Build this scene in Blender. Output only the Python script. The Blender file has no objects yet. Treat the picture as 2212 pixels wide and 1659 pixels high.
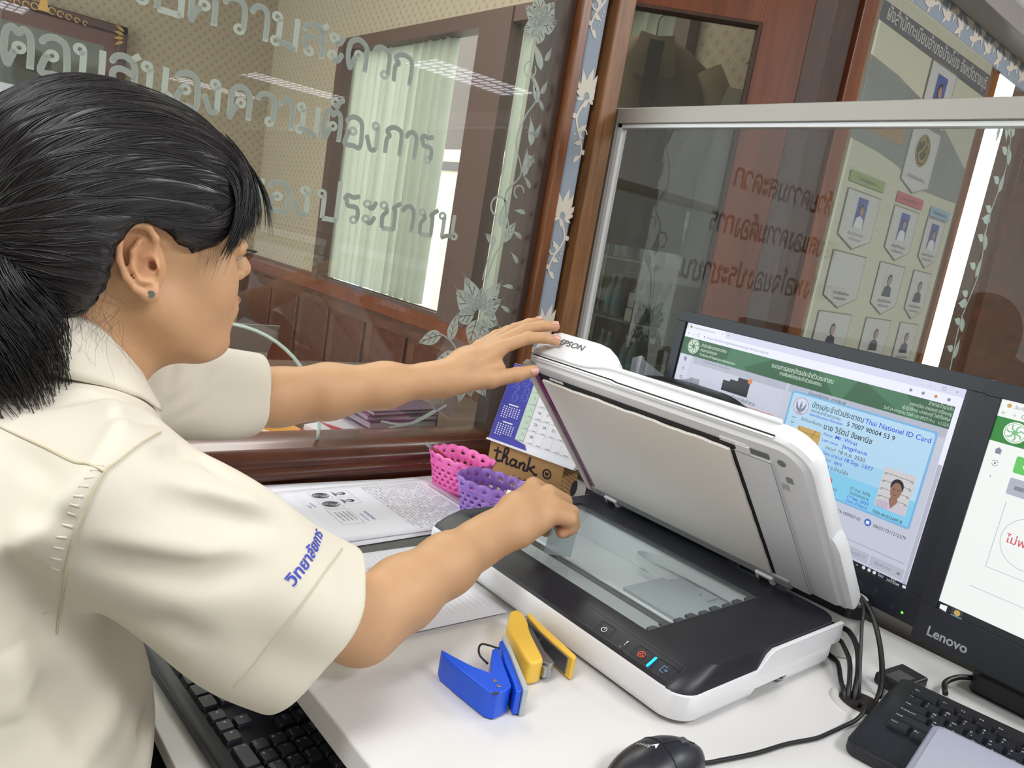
import bpy, bmesh, math, random
import numpy as np
from mathutils import Vector, Matrix
from mathutils.bvhtree import BVHTree

random.seed(7)
rng = np.random.default_rng(11)
scn = bpy.context.scene
COL = scn.collection
DZ = 0.75            # desk top height above the floor

# ---------------------------------------------------------------- camera
cam_d = bpy.data.cameras.new('camera')
cam = bpy.data.objects.new('camera', cam_d)
COL.objects.link(cam)
cam_d.sensor_fit = 'HORIZONTAL'
cam_d.sensor_width = 36.0
cam_d.lens = 1650.0 / 2212.0 * 36.0
cam_d.clip_start = 0.05
cam_d.clip_end = 60
_r = Vector((0.76246927, -0.62539108, 0.16591145))
_f = Vector((0.64694493, 0.74090503, -0.18033854)).normalized()
_u = _r.cross(_f).normalized()
_r = _f.cross(_u)
M = Matrix((_r, _u, -_f)).transposed().to_4x4()
M.translation = Vector((0, 0, 1.212))
cam.matrix_world = M
scn.camera = cam

# ---------------------------------------------------------------- view / world / big lights
scn.view_settings.view_transform = 'Standard'
scn.view_settings.look = 'None'
scn.view_settings.exposure = 0.0
scn.view_settings.gamma = 1.0
scn.view_settings.use_curve_mapping = False
try:
    scn.cycles.use_denoising = True
    scn.cycles.max_bounces = 8
    scn.cycles.diffuse_bounces = 3
    scn.cycles.glossy_bounces = 3
    scn.cycles.transmission_bounces = 4
    scn.cycles.transparent_max_bounces = 16
    scn.cycles.caustics_reflective = False
    scn.cycles.caustics_refractive = False
    scn.cycles.sample_clamp_indirect = 4.0
except Exception:
    pass

world = bpy.data.worlds.new('sky')
scn.world = world
world.use_nodes = True
_bg = world.node_tree.nodes['Background']
_bg.inputs['Color'].default_value = (0.90, 0.95, 1.0, 1)
_bg.inputs['Strength'].default_value = 6.0

def area_light(name, loc, target, sx, sy, power, color=(1, 1, 1)):
    l = bpy.data.lights.new(name, 'AREA')
    l.shape = 'RECTANGLE'; l.size = sx; l.size_y = sy
    l.energy = power; l.color = color
    o = bpy.data.objects.new(name, l)
    o.location = loc
    d = Vector(target) - Vector(loc)
    o.rotation_euler = d.to_track_quat('-Z', 'Y').to_euler()
    COL.objects.link(o)
    return o

LAMP_SPOTS = [(-0.75, 0.25), (1.0, -1.3), (2.9, -0.7)]    # tube fixtures above this part of the office; last one added to brighten the poster
for _i, (_x, _y) in enumerate(LAMP_SPOTS):
    area_light('ceiling_lamp_light', (_x, _y, 2.58), (_x, _y, 0), 1.2, 0.5, (26, 36, 80)[_i], (0.98, 0.99, 1.0))
# unseen fill panel added in mid-room, brightens everything from the camera side
area_light('camera_side_fill', (-0.8, -3.4, 1.9), (0.5, 0.8, 0.9), 3.0, 1.8, 16, (0.93, 0.97, 1.0))

# ---------------------------------------------------------------- helpers
def lin(c):
    return tuple(((v / 255.0) / 12.92 if v / 255.0 <= 0.04045 else ((v / 255.0 + 0.055) / 1.055) ** 2.4) for v in c)

MATS = {}
def mat(name, rgb=(200, 200, 200), rough=0.5, metal=0.0, emit=0.0, alpha=1.0, bump=None, spec=0.5, var=None,
        coat=0.0, sss=0.0, sheen=0.0, aniso=0.0):
    """bump=(scale, strength, distance); var=(scale, amount)"""
    if name in MATS:
        return MATS[name]
    m = bpy.data.materials.new(name)
    m.use_nodes = True
    nt = m.node_tree
    b = nt.nodes['Principled BSDF']
    col = (*lin(rgb), 1)
    b.inputs['Base Color'].default_value = col
    b.inputs['Roughness'].default_value = rough
    b.inputs['Metallic'].default_value = metal
    b.inputs['Specular IOR Level'].default_value = spec
    if coat: b.inputs['Coat Weight'].default_value = coat; b.inputs['Coat Roughness'].default_value = 0.1
    if sheen: b.inputs['Sheen Weight'].default_value = sheen
    if aniso: b.inputs['Anisotropic'].default_value = aniso
    if sss:
        b.inputs['Subsurface Weight'].default_value = sss
        b.inputs['Subsurface Radius'].default_value = (1.0, 0.4, 0.2)
        b.inputs['Subsurface Scale'].default_value = 0.006
    if emit:
        b.inputs['Emission Color'].default_value = col
        b.inputs['Emission Strength'].default_value = emit
        b.inputs['Base Color'].default_value = (0.01, 0.01, 0.01, 1)
    if alpha < 1: b.inputs['Alpha'].default_value = alpha
    tc = None
    if bump or var:
        tc = nt.nodes.new('ShaderNodeTexCoord')
    if var:
        n = nt.nodes.new('ShaderNodeTexNoise'); n.inputs['Scale'].default_value = var[0]; n.inputs['Detail'].default_value = 3
        nt.links.new(tc.outputs['Object'], n.inputs['Vector'])
        r = nt.nodes.new('ShaderNodeMixRGB'); r.blend_type = 'MIX'
        k = var[1]
        r.inputs[1].default_value = (*[v * (1 - k) for v in col[:3]], 1)
        r.inputs[2].default_value = (*[min(1, v * (1 + k)) for v in col[:3]], 1)
        nt.links.new(n.outputs['Fac'], r.inputs[0]); nt.links.new(r.outputs[0], b.inputs['Base Color'])
    if bump:
        n = nt.nodes.new('ShaderNodeTexNoise'); n.inputs['Scale'].default_value = bump[0]; n.inputs['Detail'].default_value = 2
        nt.links.new(tc.outputs['Object'], n.inputs['Vector'])
        bm = nt.nodes.new('ShaderNodeBump'); bm.inputs['Strength'].default_value = bump[1]; bm.inputs['Distance'].default_value = bump[2]
        nt.links.new(n.outputs['Fac'], bm.inputs['Height']); nt.links.new(bm.outputs[0], b.inputs['Normal'])
    MATS[name] = m
    return m

def wood_mat(name, dark, light, scale=(1, 1, 1), rough=0.4, grain=9.0, coat=0.0):
    if name in MATS: return MATS[name]
    m = bpy.data.materials.new(name); m.use_nodes = True
    nt = m.node_tree; b = nt.nodes['Principled BSDF']
    tc = nt.nodes.new('ShaderNodeTexCoord'); mp = nt.nodes.new('ShaderNodeMapping')
    mp.inputs['Scale'].default_value = scale
    nt.links.new(tc.outputs['Object'], mp.inputs['Vector'])
    n = nt.nodes.new('ShaderNodeTexNoise'); n.inputs['Scale'].default_value = grain; n.inputs['Detail'].default_value = 6; n.inputs['Roughness'].default_value = 0.65
    n.inputs['Distortion'].default_value = 0.6
    nt.links.new(mp.outputs[0], n.inputs['Vector'])
    cr = nt.nodes.new('ShaderNodeValToRGB')
    cr.color_ramp.elements[0].position = 0.32; cr.color_ramp.elements[0].color = (*lin(dark), 1)
    cr.color_ramp.elements[1].position = 0.7; cr.color_ramp.elements[1].color = (*lin(light), 1)
    nt.links.new(n.outputs['Fac'], cr.inputs[0]); nt.links.new(cr.outputs[0], b.inputs['Base Color'])
    bm = nt.nodes.new('ShaderNodeBump'); bm.inputs['Strength'].default_value = 0.06; bm.inputs['Distance'].default_value = 0.0005
    nt.links.new(n.outputs['Fac'], bm.inputs['Height']); nt.links.new(bm.outputs[0], b.inputs['Normal'])
    b.inputs['Roughness'].default_value = rough
    if coat: b.inputs['Coat Weight'].default_value = coat; b.inputs['Coat Roughness'].default_value = 0.15
    MATS[name] = m
    return m

def glass_mat(name, tint=(235, 240, 236), refl=1.0, rough=0.0, haze=0.0, haze_rgb=(200, 205, 200)):
    """thin pane: transparent with a fresnel reflection (and a pale haze painted into the glass)"""
    if name in MATS: return MATS[name]
    m = bpy.data.materials.new(name); m.use_nodes = True
    nt = m.node_tree; nt.nodes.clear()
    out = nt.nodes.new('ShaderNodeOutputMaterial')
    tr = nt.nodes.new('ShaderNodeBsdfTransparent'); tr.inputs[0].default_value = (*lin(tint), 1)
    gl = nt.nodes.new('ShaderNodeBsdfGlossy'); gl.inputs['Roughness'].default_value = rough
    fr = nt.nodes.new('ShaderNodeLayerWeight'); fr.inputs['Blend'].default_value = 0.5      # Schlick, same from both sides
    pw = nt.nodes.new('ShaderNodeMath'); pw.operation = 'POWER'; pw.inputs[1].default_value = 5.0
    nt.links.new(fr.outputs['Facing'], pw.inputs[0])
    ma = nt.nodes.new('ShaderNodeMath'); ma.operation = 'MULTIPLY_ADD'; ma.inputs[1].default_value = 0.92; ma.inputs[2].default_value = 0.08
    nt.links.new(pw.outputs[0], ma.inputs[0])
    mu = nt.nodes.new('ShaderNodeMath'); mu.operation = 'MULTIPLY'; mu.inputs[1].default_value = refl
    nt.links.new(ma.outputs[0], mu.inputs[0])
    base = tr.outputs[0]
    if haze:
        df = nt.nodes.new('ShaderNodeBsdfDiffuse'); df.inputs[0].default_value = (*lin(haze_rgb), 1)
        mh = nt.nodes.new('ShaderNodeMixShader'); mh.inputs[0].default_value = haze
        nt.links.new(tr.outputs[0], mh.inputs[1]); nt.links.new(df.outputs[0], mh.inputs[2]); base = mh.outputs[0]
    mx = nt.nodes.new('ShaderNodeMixShader')
    nt.links.new(mu.outputs[0], mx.inputs[0]); nt.links.new(base, mx.inputs[1]); nt.links.new(gl.outputs[0], mx.inputs[2])
    nt.links.new(mx.outputs[0], out.inputs[0])
    MATS[name] = m
    return m

class MB:
    """collects shapes and links them as ONE mesh object"""
    def __init__(s):
        s.v = []; s.f = []; s.m = []; s.mats = []; s.n = 0
    def _mi(s, m):
        if m is None: return 0
        if m not in s.mats: s.mats.append(m)
        return s.mats.index(m)
    def add(s, verts, faces, m=None):
        mi = s._mi(m); b = s.n
        s.v.extend([tuple(map(float, p)) for p in verts]); s.n += len(verts)
        s.f.extend([tuple(b + i for i in f) for f in faces]); s.m.extend([mi] * len(faces))
        return s
    def box(s, lo, hi, m=None, M=None):
        x0, y0, z0 = lo; x1, y1, z1 = hi
        p = [(x0,y0,z0),(x1,y0,z0),(x1,y1,z0),(x0,y1,z0),(x0,y0,z1),(x1,y0,z1),(x1,y1,z1),(x0,y1,z1)]
        if M is not None: p = [tuple(M @ Vector(q)) for q in p]
        return s.add(p, [(0,3,2,1),(4,5,6,7),(0,1,5,4),(1,2,6,5),(2,3,7,6),(3,0,4,7)], m)
    def prism(s, poly, a, b, axis='z', m=None, M=None):
        """extrude a 2D polygon along an axis from a to b"""
        def P(u, v, w):
            q = {'z': (u, v, w), 'y': (u, w, v), 'x': (w, u, v)}[axis]
            return tuple(M @ Vector(q)) if M is not None else q
        n = len(poly)
        vs = [P(u, v, a) for u, v in poly] + [P(u, v, b) for u, v in poly]
        fs = [tuple(range(n - 1, -1, -1)), tuple(range(n, 2 * n))] + [(i, (i + 1) % n, n + (i + 1) % n, n + i) for i in range(n)]
        return s.add(vs, fs, m)
    def loft(s, rings, m=None, cap=True, closed=True):
        n = len(rings[0]); vs = [p for r in rings for p in r]; fs = []
        for k in range(len(rings) - 1):
            for i in range(n if closed else n - 1):
                j = (i + 1) % n
                fs.append((k * n + i, k * n + j, (k + 1) * n + j, (k + 1) * n + i))
        if cap and closed:
            fs.append(tuple(range(n - 1, -1, -1))); fs.append(tuple((len(rings) - 1) * n + i for i in range(n)))
        return s.add(vs, fs, m)
    def tube(s, path, r, n=10, m=None, cap=True, flat=1.0):
        pts = [Vector(p) for p in path]
        rs = r if hasattr(r, '__len__') else [r] * len(pts)
        rings = []; up = None
        for i, p in enumerate(pts):
            t = (pts[min(i + 1, len(pts) - 1)] - pts[max(i - 1, 0)]).normalized()
            if up is None:
                up = t.orthogonal().normalized()
            up = (up - t * up.dot(t))
            up = up.normalized() if up.length > 1e-6 else t.orthogonal().normalized()
            sd = t.cross(up)
            rings.append([p + (up * math.cos(2 * math.pi * k / n) + sd * math.sin(2 * math.pi * k / n) * flat) * rs[i] for k in range(n)])
        return s.loft(rings, m, cap)
    def cyl(s, c, r, h, axis='z', n=24, m=None, r2=None, M=None):
        r2 = r if r2 is None else r2
        rings = []
        for rr, w in ((r, 0), (r2, h)):
            ring = []
            for k in range(n):
                a = 2 * math.pi * k / n; u, v = rr * math.cos(a), rr * math.sin(a)
                q = {'z': (u, v, w), 'y': (u, w, v), 'x': (w, u, v)}[axis]
                q = Vector(c) + Vector(q)
                ring.append(M @ q if M is not None else q)
            rings.append(ring)
        return s.loft(rings, m)
    def build(s, name, m=None, parent=None, smooth=False, bevel=0.0, seg=2, M=None, **props):
        me = bpy.data.meshes.new(name)
        me.from_pydata(s.v, [], s.f)
        ms = s.mats if s.mats else [m]
        if s.mats and m is not None and m not in s.mats: pass
        for q in ms: me.materials.append(q)
        me.polygons.foreach_set('material_index', s.m)
        bmm = bmesh.new(); bmm.from_mesh(me); bmesh.ops.recalc_face_normals(bmm, faces=bmm.faces); bmm.to_mesh(me); bmm.free()
        o = bpy.data.objects.new(name, me); COL.objects.link(o)
        if parent is not None: o.parent = parent
        if M is not None: o.matrix_local = M
        if smooth or bevel: me.polygons.foreach_set('use_smooth', [True] * len(me.polygons))
        if bevel:
            bv = o.modifiers.new('bevel', 'BEVEL'); bv.width = bevel; bv.segments = seg; bv.limit_method = 'ANGLE'
            bv.angle_limit = math.radians(35); bv.harden_normals = True
        for k, v in props.items(): o[k] = v
        me.update()
        return o

def smooth_by_angle(o, deg=35):
    me = o.data
    me.polygons.foreach_set('use_smooth', [True] * len(me.polygons))
    bmm = bmesh.new(); bmm.from_mesh(me)
    for e in bmm.edges:
        if len(e.link_faces) == 2 and e.calc_face_angle(0) > math.radians(deg): e.smooth = False
    bmm.to_mesh(me); bmm.free()
    return o

def thing(name, label, cat, loc=(0, 0, 0), rot=None, group=None, M=None):
    o = bpy.data.objects.new(name, None); COL.objects.link(o)
    o.empty_display_size = 0.05
    o.location = loc
    if rot is not None: o.rotation_euler = rot
    if M is not None: o.matrix_world = M
    o['label'] = label; o['category'] = cat
    if group: o['group'] = group
    return o

def tag(o, label, cat, group=None):
    o['label'] = label; o['category'] = cat
    if group: o['group'] = group
    return o

def struct(o):
    o['kind'] = 'structure'; return o

def copy_tree(o, parent=None):
    c = o.copy(); COL.objects.link(c)
    if parent is not None:
        c.parent = parent; c.matrix_parent_inverse = o.matrix_parent_inverse
    for ch in o.children: copy_tree(ch, c)
    return c

def frame(origin, X, Y):
    X = Vector(X).normalized(); Y = Vector(Y); Y = (Y - X * Y.dot(X)).normalized(); Z = X.cross(Y)
    m = Matrix((X, Y, Z)).transposed().to_4x4(); m.translation = Vector(origin); return m

# --- text as mesh outlines, from Blender's built-in font
_tc = {}
def text_geo(s, size, bold=0.0, shear=0.0, space=1.0):
    key = (s, bold, shear, space)
    if key not in _tc:
        cu = bpy.data.curves.new('t', 'FONT'); cu.body = s; cu.size = 1.0; cu.offset = bold; cu.shear = shear
        cu.space_character = space
        cu.resolution_u = 3; cu.dimensions = '2D'; cu.fill_mode = 'FRONT'
        ob = bpy.data.objects.new('t', cu); COL.objects.link(ob)
        dg = bpy.context.evaluated_depsgraph_get(); dg.update()
        me = bpy.data.meshes.new_from_object(ob.evaluated_get(dg))
        vs = [(v.co.x, v.co.y) for v in me.vertices]; fs = [tuple(p.vertices) for p in me.polygons]
        bpy.data.objects.remove(ob); bpy.data.curves.remove(cu); bpy.data.meshes.remove(me)
        _tc[key] = (vs, fs)
    vs, fs = _tc[key]
    return [(x * size, y * size) for x, y in vs], fs

class Decal:
    """flat printed shapes on a plane: u right, v up, n towards the viewer; all in one mesh"""
    def __init__(s, M, eps=0.00012):
        s.M = M; s.eps = eps; s.b = MB(); s.lay = 0
        _add = s.b.add
        def add(vs, fs, m=None):      # every shape sits a hair above the last so that no two faces share a plane
            s.lay = (s.lay + 1) % 23
            return _add(vs, fs, m)
        s.b.add = add
    def P(s, u, v, l): return s.M @ Vector((u, v, (l + s.lay * 0.04) * s.eps))
    def poly(s, pts, m, l=1):
        s.b.add([s.P(u, v, l) for u, v in pts], [tuple(range(len(pts)))], m); return s
    def rect(s, u0, v0, u1, v1, m, l=1): return s.poly([(u0, v0), (u1, v0), (u1, v1), (u0, v1)], m, l)
    def circle(s, u, v, r, m, l=1, n=28, ry=None):
        ry = r if ry is None else ry
        return s.poly([(u + r * math.cos(2 * math.pi * k / n), v + ry * math.sin(2 * math.pi * k / n)) for k in range(n)], m, l)
    def ring(s, u, v, r, w, m, l=1, n=36, a0=0, a1=360, ry=None):
        ry = r if ry is None else ry; q = ry / r
        st = n + 1
        A = [math.radians(a0 + (a1 - a0) * k / n) for k in range(st)]
        vs = [s.P(u + (r + w / 2) * math.cos(a), v + (r + w / 2) * q * math.sin(a), l) for a in A] + \
             [s.P(u + (r - w / 2) * math.cos(a), v + (r - w / 2) * q * math.sin(a), l) for a in A]
        s.b.add(vs, [(k, k + 1, st + k + 1, st + k) for k in range(n)], m); return s
    def line(s, pts, w, m, l=1):
        ws = w if hasattr(w, '__len__') else [w] * len(pts)
        for i in range(len(pts) - 1):
            (u0, v0), (u1, v1) = pts[i][:2], pts[i + 1][:2]; dx, dy = u1 - u0, v1 - v0; d = math.hypot(dx, dy)
            if d < 1e-9: continue
            nx, ny = -dy / d / 2, dx / d / 2
            s.b.add([s.P(u0 - nx * ws[i], v0 - ny * ws[i], l), s.P(u1 - nx * ws[i + 1], v1 - ny * ws[i + 1], l), s.P(u1 + nx * ws[i + 1], v1 + ny * ws[i + 1], l), s.P(u0 + nx * ws[i], v0 + ny * ws[i], l)], [(0, 1, 2, 3)], m)
            if i and len(pts) > 2:
                n = 8; r = ws[i] / 2
                s.b.add([s.P(u0 + r * math.cos(2 * math.pi * k / n), v0 + r * math.sin(2 * math.pi * k / n), l) for k in range(n)], [tuple(range(n))], m)
        return s
    def text(s, t, u, v, size, m, l=1, align='l', bold=0.0, shear=0.0, width=None, rot=0.0, sx=1.0, space=1.0):
        vs, fs = text_geo(t, size, bold, shear, space)
        if not vs: return s
        xs = [p[0] for p in vs]; x0, x1 = min(xs), max(xs)
        k = sx
        if width is not None and x1 > x0: k = width / (x1 - x0)
        off = {'l': -x0 * k, 'c': -(x0 + x1) / 2 * k, 'r': -x1 * k}[align]
        c, sn = math.cos(rot), math.sin(rot)
        out = []
        for x, y in vs:
            X = x * k + off
            out.append(s.P(u + X * c - y * sn, v + X * sn + y * c, l))
        s.b.add(out, fs, m); return s
    def build(s, name, parent=None, **props):
        # verts are in the frame's own space: keep them world/parent-relative as given
        me = bpy.data.meshes.new(name); me.from_pydata(s.b.v, [], s.b.f)
        for q in s.b.mats: me.materials.append(q)
        me.polygons.foreach_set('material_index', s.b.m); me.update()
        o = bpy.data.objects.new(name, me); COL.objects.link(o)
        if parent is not None: o.parent = parent
        for k, v in props.items(): o[k] = v
        return o

def rrect(x0, y0, x1, y1, r, n=6, rs=None):
    """rounded rectangle polygon, ccw; rs = radii for (x1y1, x0y1, x0y0, x1y0)"""
    rs = rs or (r, r, r, r); pts = []
    for (cx, cy, a0), q in zip(((x1, y1, 0), (x0, y1, 90), (x0, y0, 180), (x1, y0, 270)), rs):
        sx = -1 if cx == x1 else 1; sy = -1 if cy == y1 else 1
        for k in range(n + 1):
            a = math.radians(a0 + 90 * k / n)
            pts.append((cx + sx * q + q * math.cos(a), cy + sy * q + q * math.sin(a)))
    return pts

def spline(pts, n=8):
    """Catmull-Rom through points"""
    P = [np.array(p, float) for p in pts]; P = [2 * P[0] - P[1]] + P + [2 * P[-1] - P[-2]]
    out = []
    for i in range(1, len(P) - 2):
        for k in range(n):
            t = k / n
            out.append(0.5 * (2 * P[i] + (P[i + 1] - P[i - 1]) * t + (2 * P[i - 1] - 5 * P[i] + 4 * P[i + 1] - P[i + 2]) * t * t
                              + (3 * P[i] - P[i - 1] - 3 * P[i + 1] + P[i + 2]) * t ** 3))
    out.append(P[-2]); return [tuple(p) for p in out]

# ================================================================ THE SETTING
wall_paint = mat('wall_paint_cream', (196, 188, 172), 0.85)
ceil_m = mat('ceiling_white', (214, 212, 206), 0.9)
floor_m = mat('floor_terrazzo', (150, 146, 138), 0.35, var=(30, 0.12))
wood_red = wood_mat('wood_reddish_varnish', (60, 28, 15), (100, 52, 30), (1, 6, 6), 0.34, 5, coat=0.3)
wood_frame = wood_mat('wood_frame_brown', (92, 52, 24), (140, 84, 44), (6, 6, 0.7), 0.4, 6)
wood_post = wood_mat('wood_post_teak', (98, 64, 34), (150, 104, 62), (7, 7, 0.6), 0.5, 6)
wood_dark = wood_mat('wood_dark_brown', (46, 28, 18), (70, 44, 28), (5, 5, 0.7), 0.6, 6)  # dark brown timber for jamb strips, beads and battens
wood_door = wood_mat('wood_door_orange', (92, 46, 22), (124, 66, 34), (5, 5, 0.5), 0.38, 5)

def wallpaper_mat():
    """beige paper with a small diamond lattice and dots"""
    m = bpy.data.materials.new('wallpaper_diamond'); m.use_nodes = True
    nt = m.node_tree; b = nt.nodes['Principled BSDF']
    N = nt.nodes.new; L = nt.links.new
    tc = N('ShaderNodeTexCoord'); sx = N('ShaderNodeSeparateXYZ'); L(tc.outputs['Object'], sx.inputs[0])
    def math_(op, a, bb=None):
        n = N('ShaderNodeMath'); n.operation = op
        for i, q in enumerate((a, bb)):
            if q is None: continue
            if isinstance(q, (int, float)): n.inputs[i].default_value = q
            else: L(q, n.inputs[i])
        return n.outputs[0]
    h = math_('ADD', sx.outputs['X'], sx.outputs['Y'])
    p = math_('MULTIPLY', math_('ADD', h, sx.outputs['Z']), 16.0)
    q = math_('MULTIPLY', math_('SUBTRACT', h, sx.outputs['Z']), 16.0)
    fp = math_('ABSOLUTE', math_('SUBTRACT', math_('FRACT', p), 0.5))
    fq = math_('ABSOLUTE', math_('SUBTRACT', math_('FRACT', q), 0.5))
    line = math_('LESS_THAN', math_('MINIMUM', fp, fq), 0.05)
    dot = math_('GREATER_THAN', math_('MINIMUM', fp, fq), 0.36)
    mx = N('ShaderNodeMixRGB'); mx.inputs[1].default_value = (*lin((160, 146, 124)), 1); mx.inputs[2].default_value = (*lin((170, 158, 134)), 1)
    L(line, mx.inputs[0])
    m2 = N('ShaderNodeMixRGB'); m2.inputs[2].default_value = (*lin((140, 122, 100)), 1)
    L(mx.outputs[0], m2.inputs[1]); L(dot, m2.inputs[0])
    L(m2.outputs[0], b.inputs['Base Color']); b.inputs['Roughness'].default_value = 0.8
    return m
paper_m = wallpaper_mat()

RX0, RX1, RY0, RZ = -2.6, 5.6, -11.0, 2.7
struct(MB().box((RX0 - .1, RY0 - .1, -0.1), (RX1 + .1, 6.4, 0), floor_m).build('floor'))
cl = MB().box((RX0 - .1, RY0 - .1, RZ), (RX1 + .1, 1.2, RZ + .1), ceil_m)
cl.box((RX0 - .1, 1.2, 3.0), (2.35, 6.4, 3.1), ceil_m)
struct(cl.build('ceiling'))
struct(MB().box((RX0 - .1, RY0, 0), (RX0, 1.2, RZ), wall_paint).build('wall_left'))
struct(MB().box((RX1, RY0, 0), (RX1 + .1, 1.2, RZ), wall_paint).build('wall_right'))
# back wall of the office with a row of windows
wb = MB()
wb.box((RX0, RY0 - .1, 0), (RX1, RY0, 0.9), wall_paint); wb.box((RX0, RY0 - .1, 2.2), (RX1, RY0, RZ), wall_paint)
wb.box((RX0, RY0 - .1, 0.9), (1.4, RY0, 2.2), wall_paint); wb.box((2.7, RY0 - .1, 0.9), (RX1, RY0, 2.2), wall_paint)
struct(wb.build('wall_back'))

# ---- the glazed front wall (y = 1.2)
WY0, WY1 = 1.19, 1.27
wall_front = MB()
wall_front.box((RX0, WY0, 0), (1.012, WY1, 0.735), wood_red)
wall_front.box((RX0, WY0, 2.25), (1.10, WY1, RZ), paper_m)
wall_front.box((1.10, WY0, 2.32), (RX1, WY1, RZ), wall_paint)
wall_front.box((2.13, WY0, 0), (RX1, WY1, 0.85), wood_red)
wall_front.box((3.6, WY0, 0.85), (RX1, WY1, 2.32), wood_red)
struct(wall_front.build('wall_front'))

# papered pier between the two timber posts, blue-grey damask
damask_bg = mat('damask_blue', (142, 152, 164), 0.7)
damask_fg = mat('damask_cream', (206, 198, 184), 0.7)
pier = MB().box((1.052, 1.165, 0.75), (1.104, 1.262, RZ), damask_bg)
struct(pier.build('wall_pier', bevel=0.012, seg=3))
Mp = frame((1.052, 1.1645, 0.75), (1, 0, 0), (0, 0, 1))
dm = Decal(Mp, eps=.00012)
def leafpoly(u, v, L, w, ang, curl=0.0, n=9):
    c, s = math.cos(ang), math.sin(ang); top = []; bot = []
    for k in range(n + 1):
        t = k / n; W = w * math.sin(math.pi * t ** 0.8) ; x = L * t; y = curl * L * t * t
        top.append((x, y + W / 2)); bot.append((x, y - W / 2))
    P = top + bot[::-1][1:-1]
    return [(u + x * c - y * s, v + x * s + y * c) for x, y in P]
def clampu(P, a=0.0015, b=0.0505): return [(min(max(u, a), b), v) for u, v in P]
for k in range(8):
    v0 = 0.06 + k * 0.235; fl = 1 if k % 2 else -1; cu = 0.026 + 0.004 * fl
    for a, L, w in ((90, .050, .016), (58, .044, .015), (122, .044, .015), (28, .036, .013), (152, .036, .013), (2, .028, .010), (178, .028, .010), (-30, .022, .008), (210, .022, .008)):
        c_, s_ = math.cos(math.radians(a)), math.sin(math.radians(a))
        dm.poly(clampu(leafpoly(cu + .006 * c_, v0 + .006 * s_, L, w, math.radians(a), 0.15 if a < 90 else -0.15)), damask_fg, 1)
    pts = spline([(cu, v0 - .008), (cu - fl * .016, v0 - .045), (cu + fl * .006, v0 - .085), (cu + fl * .012, v0 - .110), (cu - fl * .002, v0 - .125)], 6)
    dm.line(pts, [0.0055 * (1 - .4 * q / len(pts)) for q in range(len(pts))], damask_fg, 2)
    for t, a, L in ((.12, 30, .026), (.25, 150, .024), (.40, 15, .030), (.55, 165, .022), (.70, -20, .022), (.85, 200, .024)):
        p = pts[int(t * (len(pts) - 1))]; aa = a if fl > 0 else 180 - a
        dm.poly(clampu(leafpoly(p[0], p[1], L * .8, .011, math.radians(aa), .35 * fl)), damask_fg, 3)
    dm.ring(cu + fl * .010, v0 - .070, .0085, .0035, damask_fg, 4, a0=0 if fl > 0 else 180, a1=280 if fl > 0 else 460)
    for q in range(4): dm.circle(cu - fl * .014 + fl * .002 * q, v0 - .075 - .009 * q, .0022 - .0003 * q, damask_fg, 4, 8)
dm_o = dm.build('trim_1_damask'); struct(dm_o)

# timber frame of the big service window
fr = MB()
fr.box((1.012, 1.178, 0.75), (1.030, 1.262, RZ), wood_dark)
fr.box((1.030, 1.160, 0.75), (1.052, 1.262, RZ), wood_frame)
struct(fr.build('trim_2', bevel=0.002))
post = MB()
post.box((1.104, 1.185, 0.75), (1.113, 1.262, RZ), wood_dark)
post.box((1.113, 1.150, 0.75), (1.160, 1.262, RZ), wood_post)
struct(post.build('trim_3', bevel=0.004))
# sill mouldings along the desk
prof = [(1.262, 0.812), (1.192, 0.812), (1.186, 0.806), (1.178, 0.806), (1.174, 0.798), (1.165, 0.794), (1.160, 0.786),
        (1.160, 0.780), (1.152, 0.776), (1.148, 0.768), (1.150, 0.760), (1.158, 0.757), (1.158, 0.735), (1.262, 0.735)]
sl = MB().prism(prof, RX0, 1.052, 'x', wood_red)
struct(smooth_by_angle(sl.build('trim_4'), 50))
struct(MB().box((RX0, 1.180, 2.14), (1.03, 1.262, 2.25), wood_frame).build('trim_5', bevel=0.003))

# the pane, with a half-round speaking hole cut at its foot
gl_win = glass_mat('window_glass', (228, 232, 226), 1.0, haze=0.035, haze_rgb=(190, 196, 190))
hc, hr = 0.4255, 0.193
pane = MB()
arc = [(hc + hr * math.cos(math.radians(a)), 0.812 + 1.04 * hr * math.sin(math.radians(a))) for a in range(0, 181, 6)]
poly = [(RX0, 0.812), (RX0, 2.15), (1.014, 2.15), (1.014, 0.812)] + arc
poly = [(1.014, 0.812)] + arc + [(RX0, 0.812), (RX0, 2.15), (1.014, 2.15)]
GY = 1.2
pane.add([(u, GY, v) for u, v in poly], [tuple(range(len(poly)))], gl_win)
wp = pane.build('window_1'); struct(wp)
ge = MB().tube([(u, GY + .002, v) for u, v in arc], 0.0032, 6, mat('glass_edge_green', (196, 214, 200), 0.3))
ge.build('pane_edge', parent=wp, smooth=True)

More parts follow.
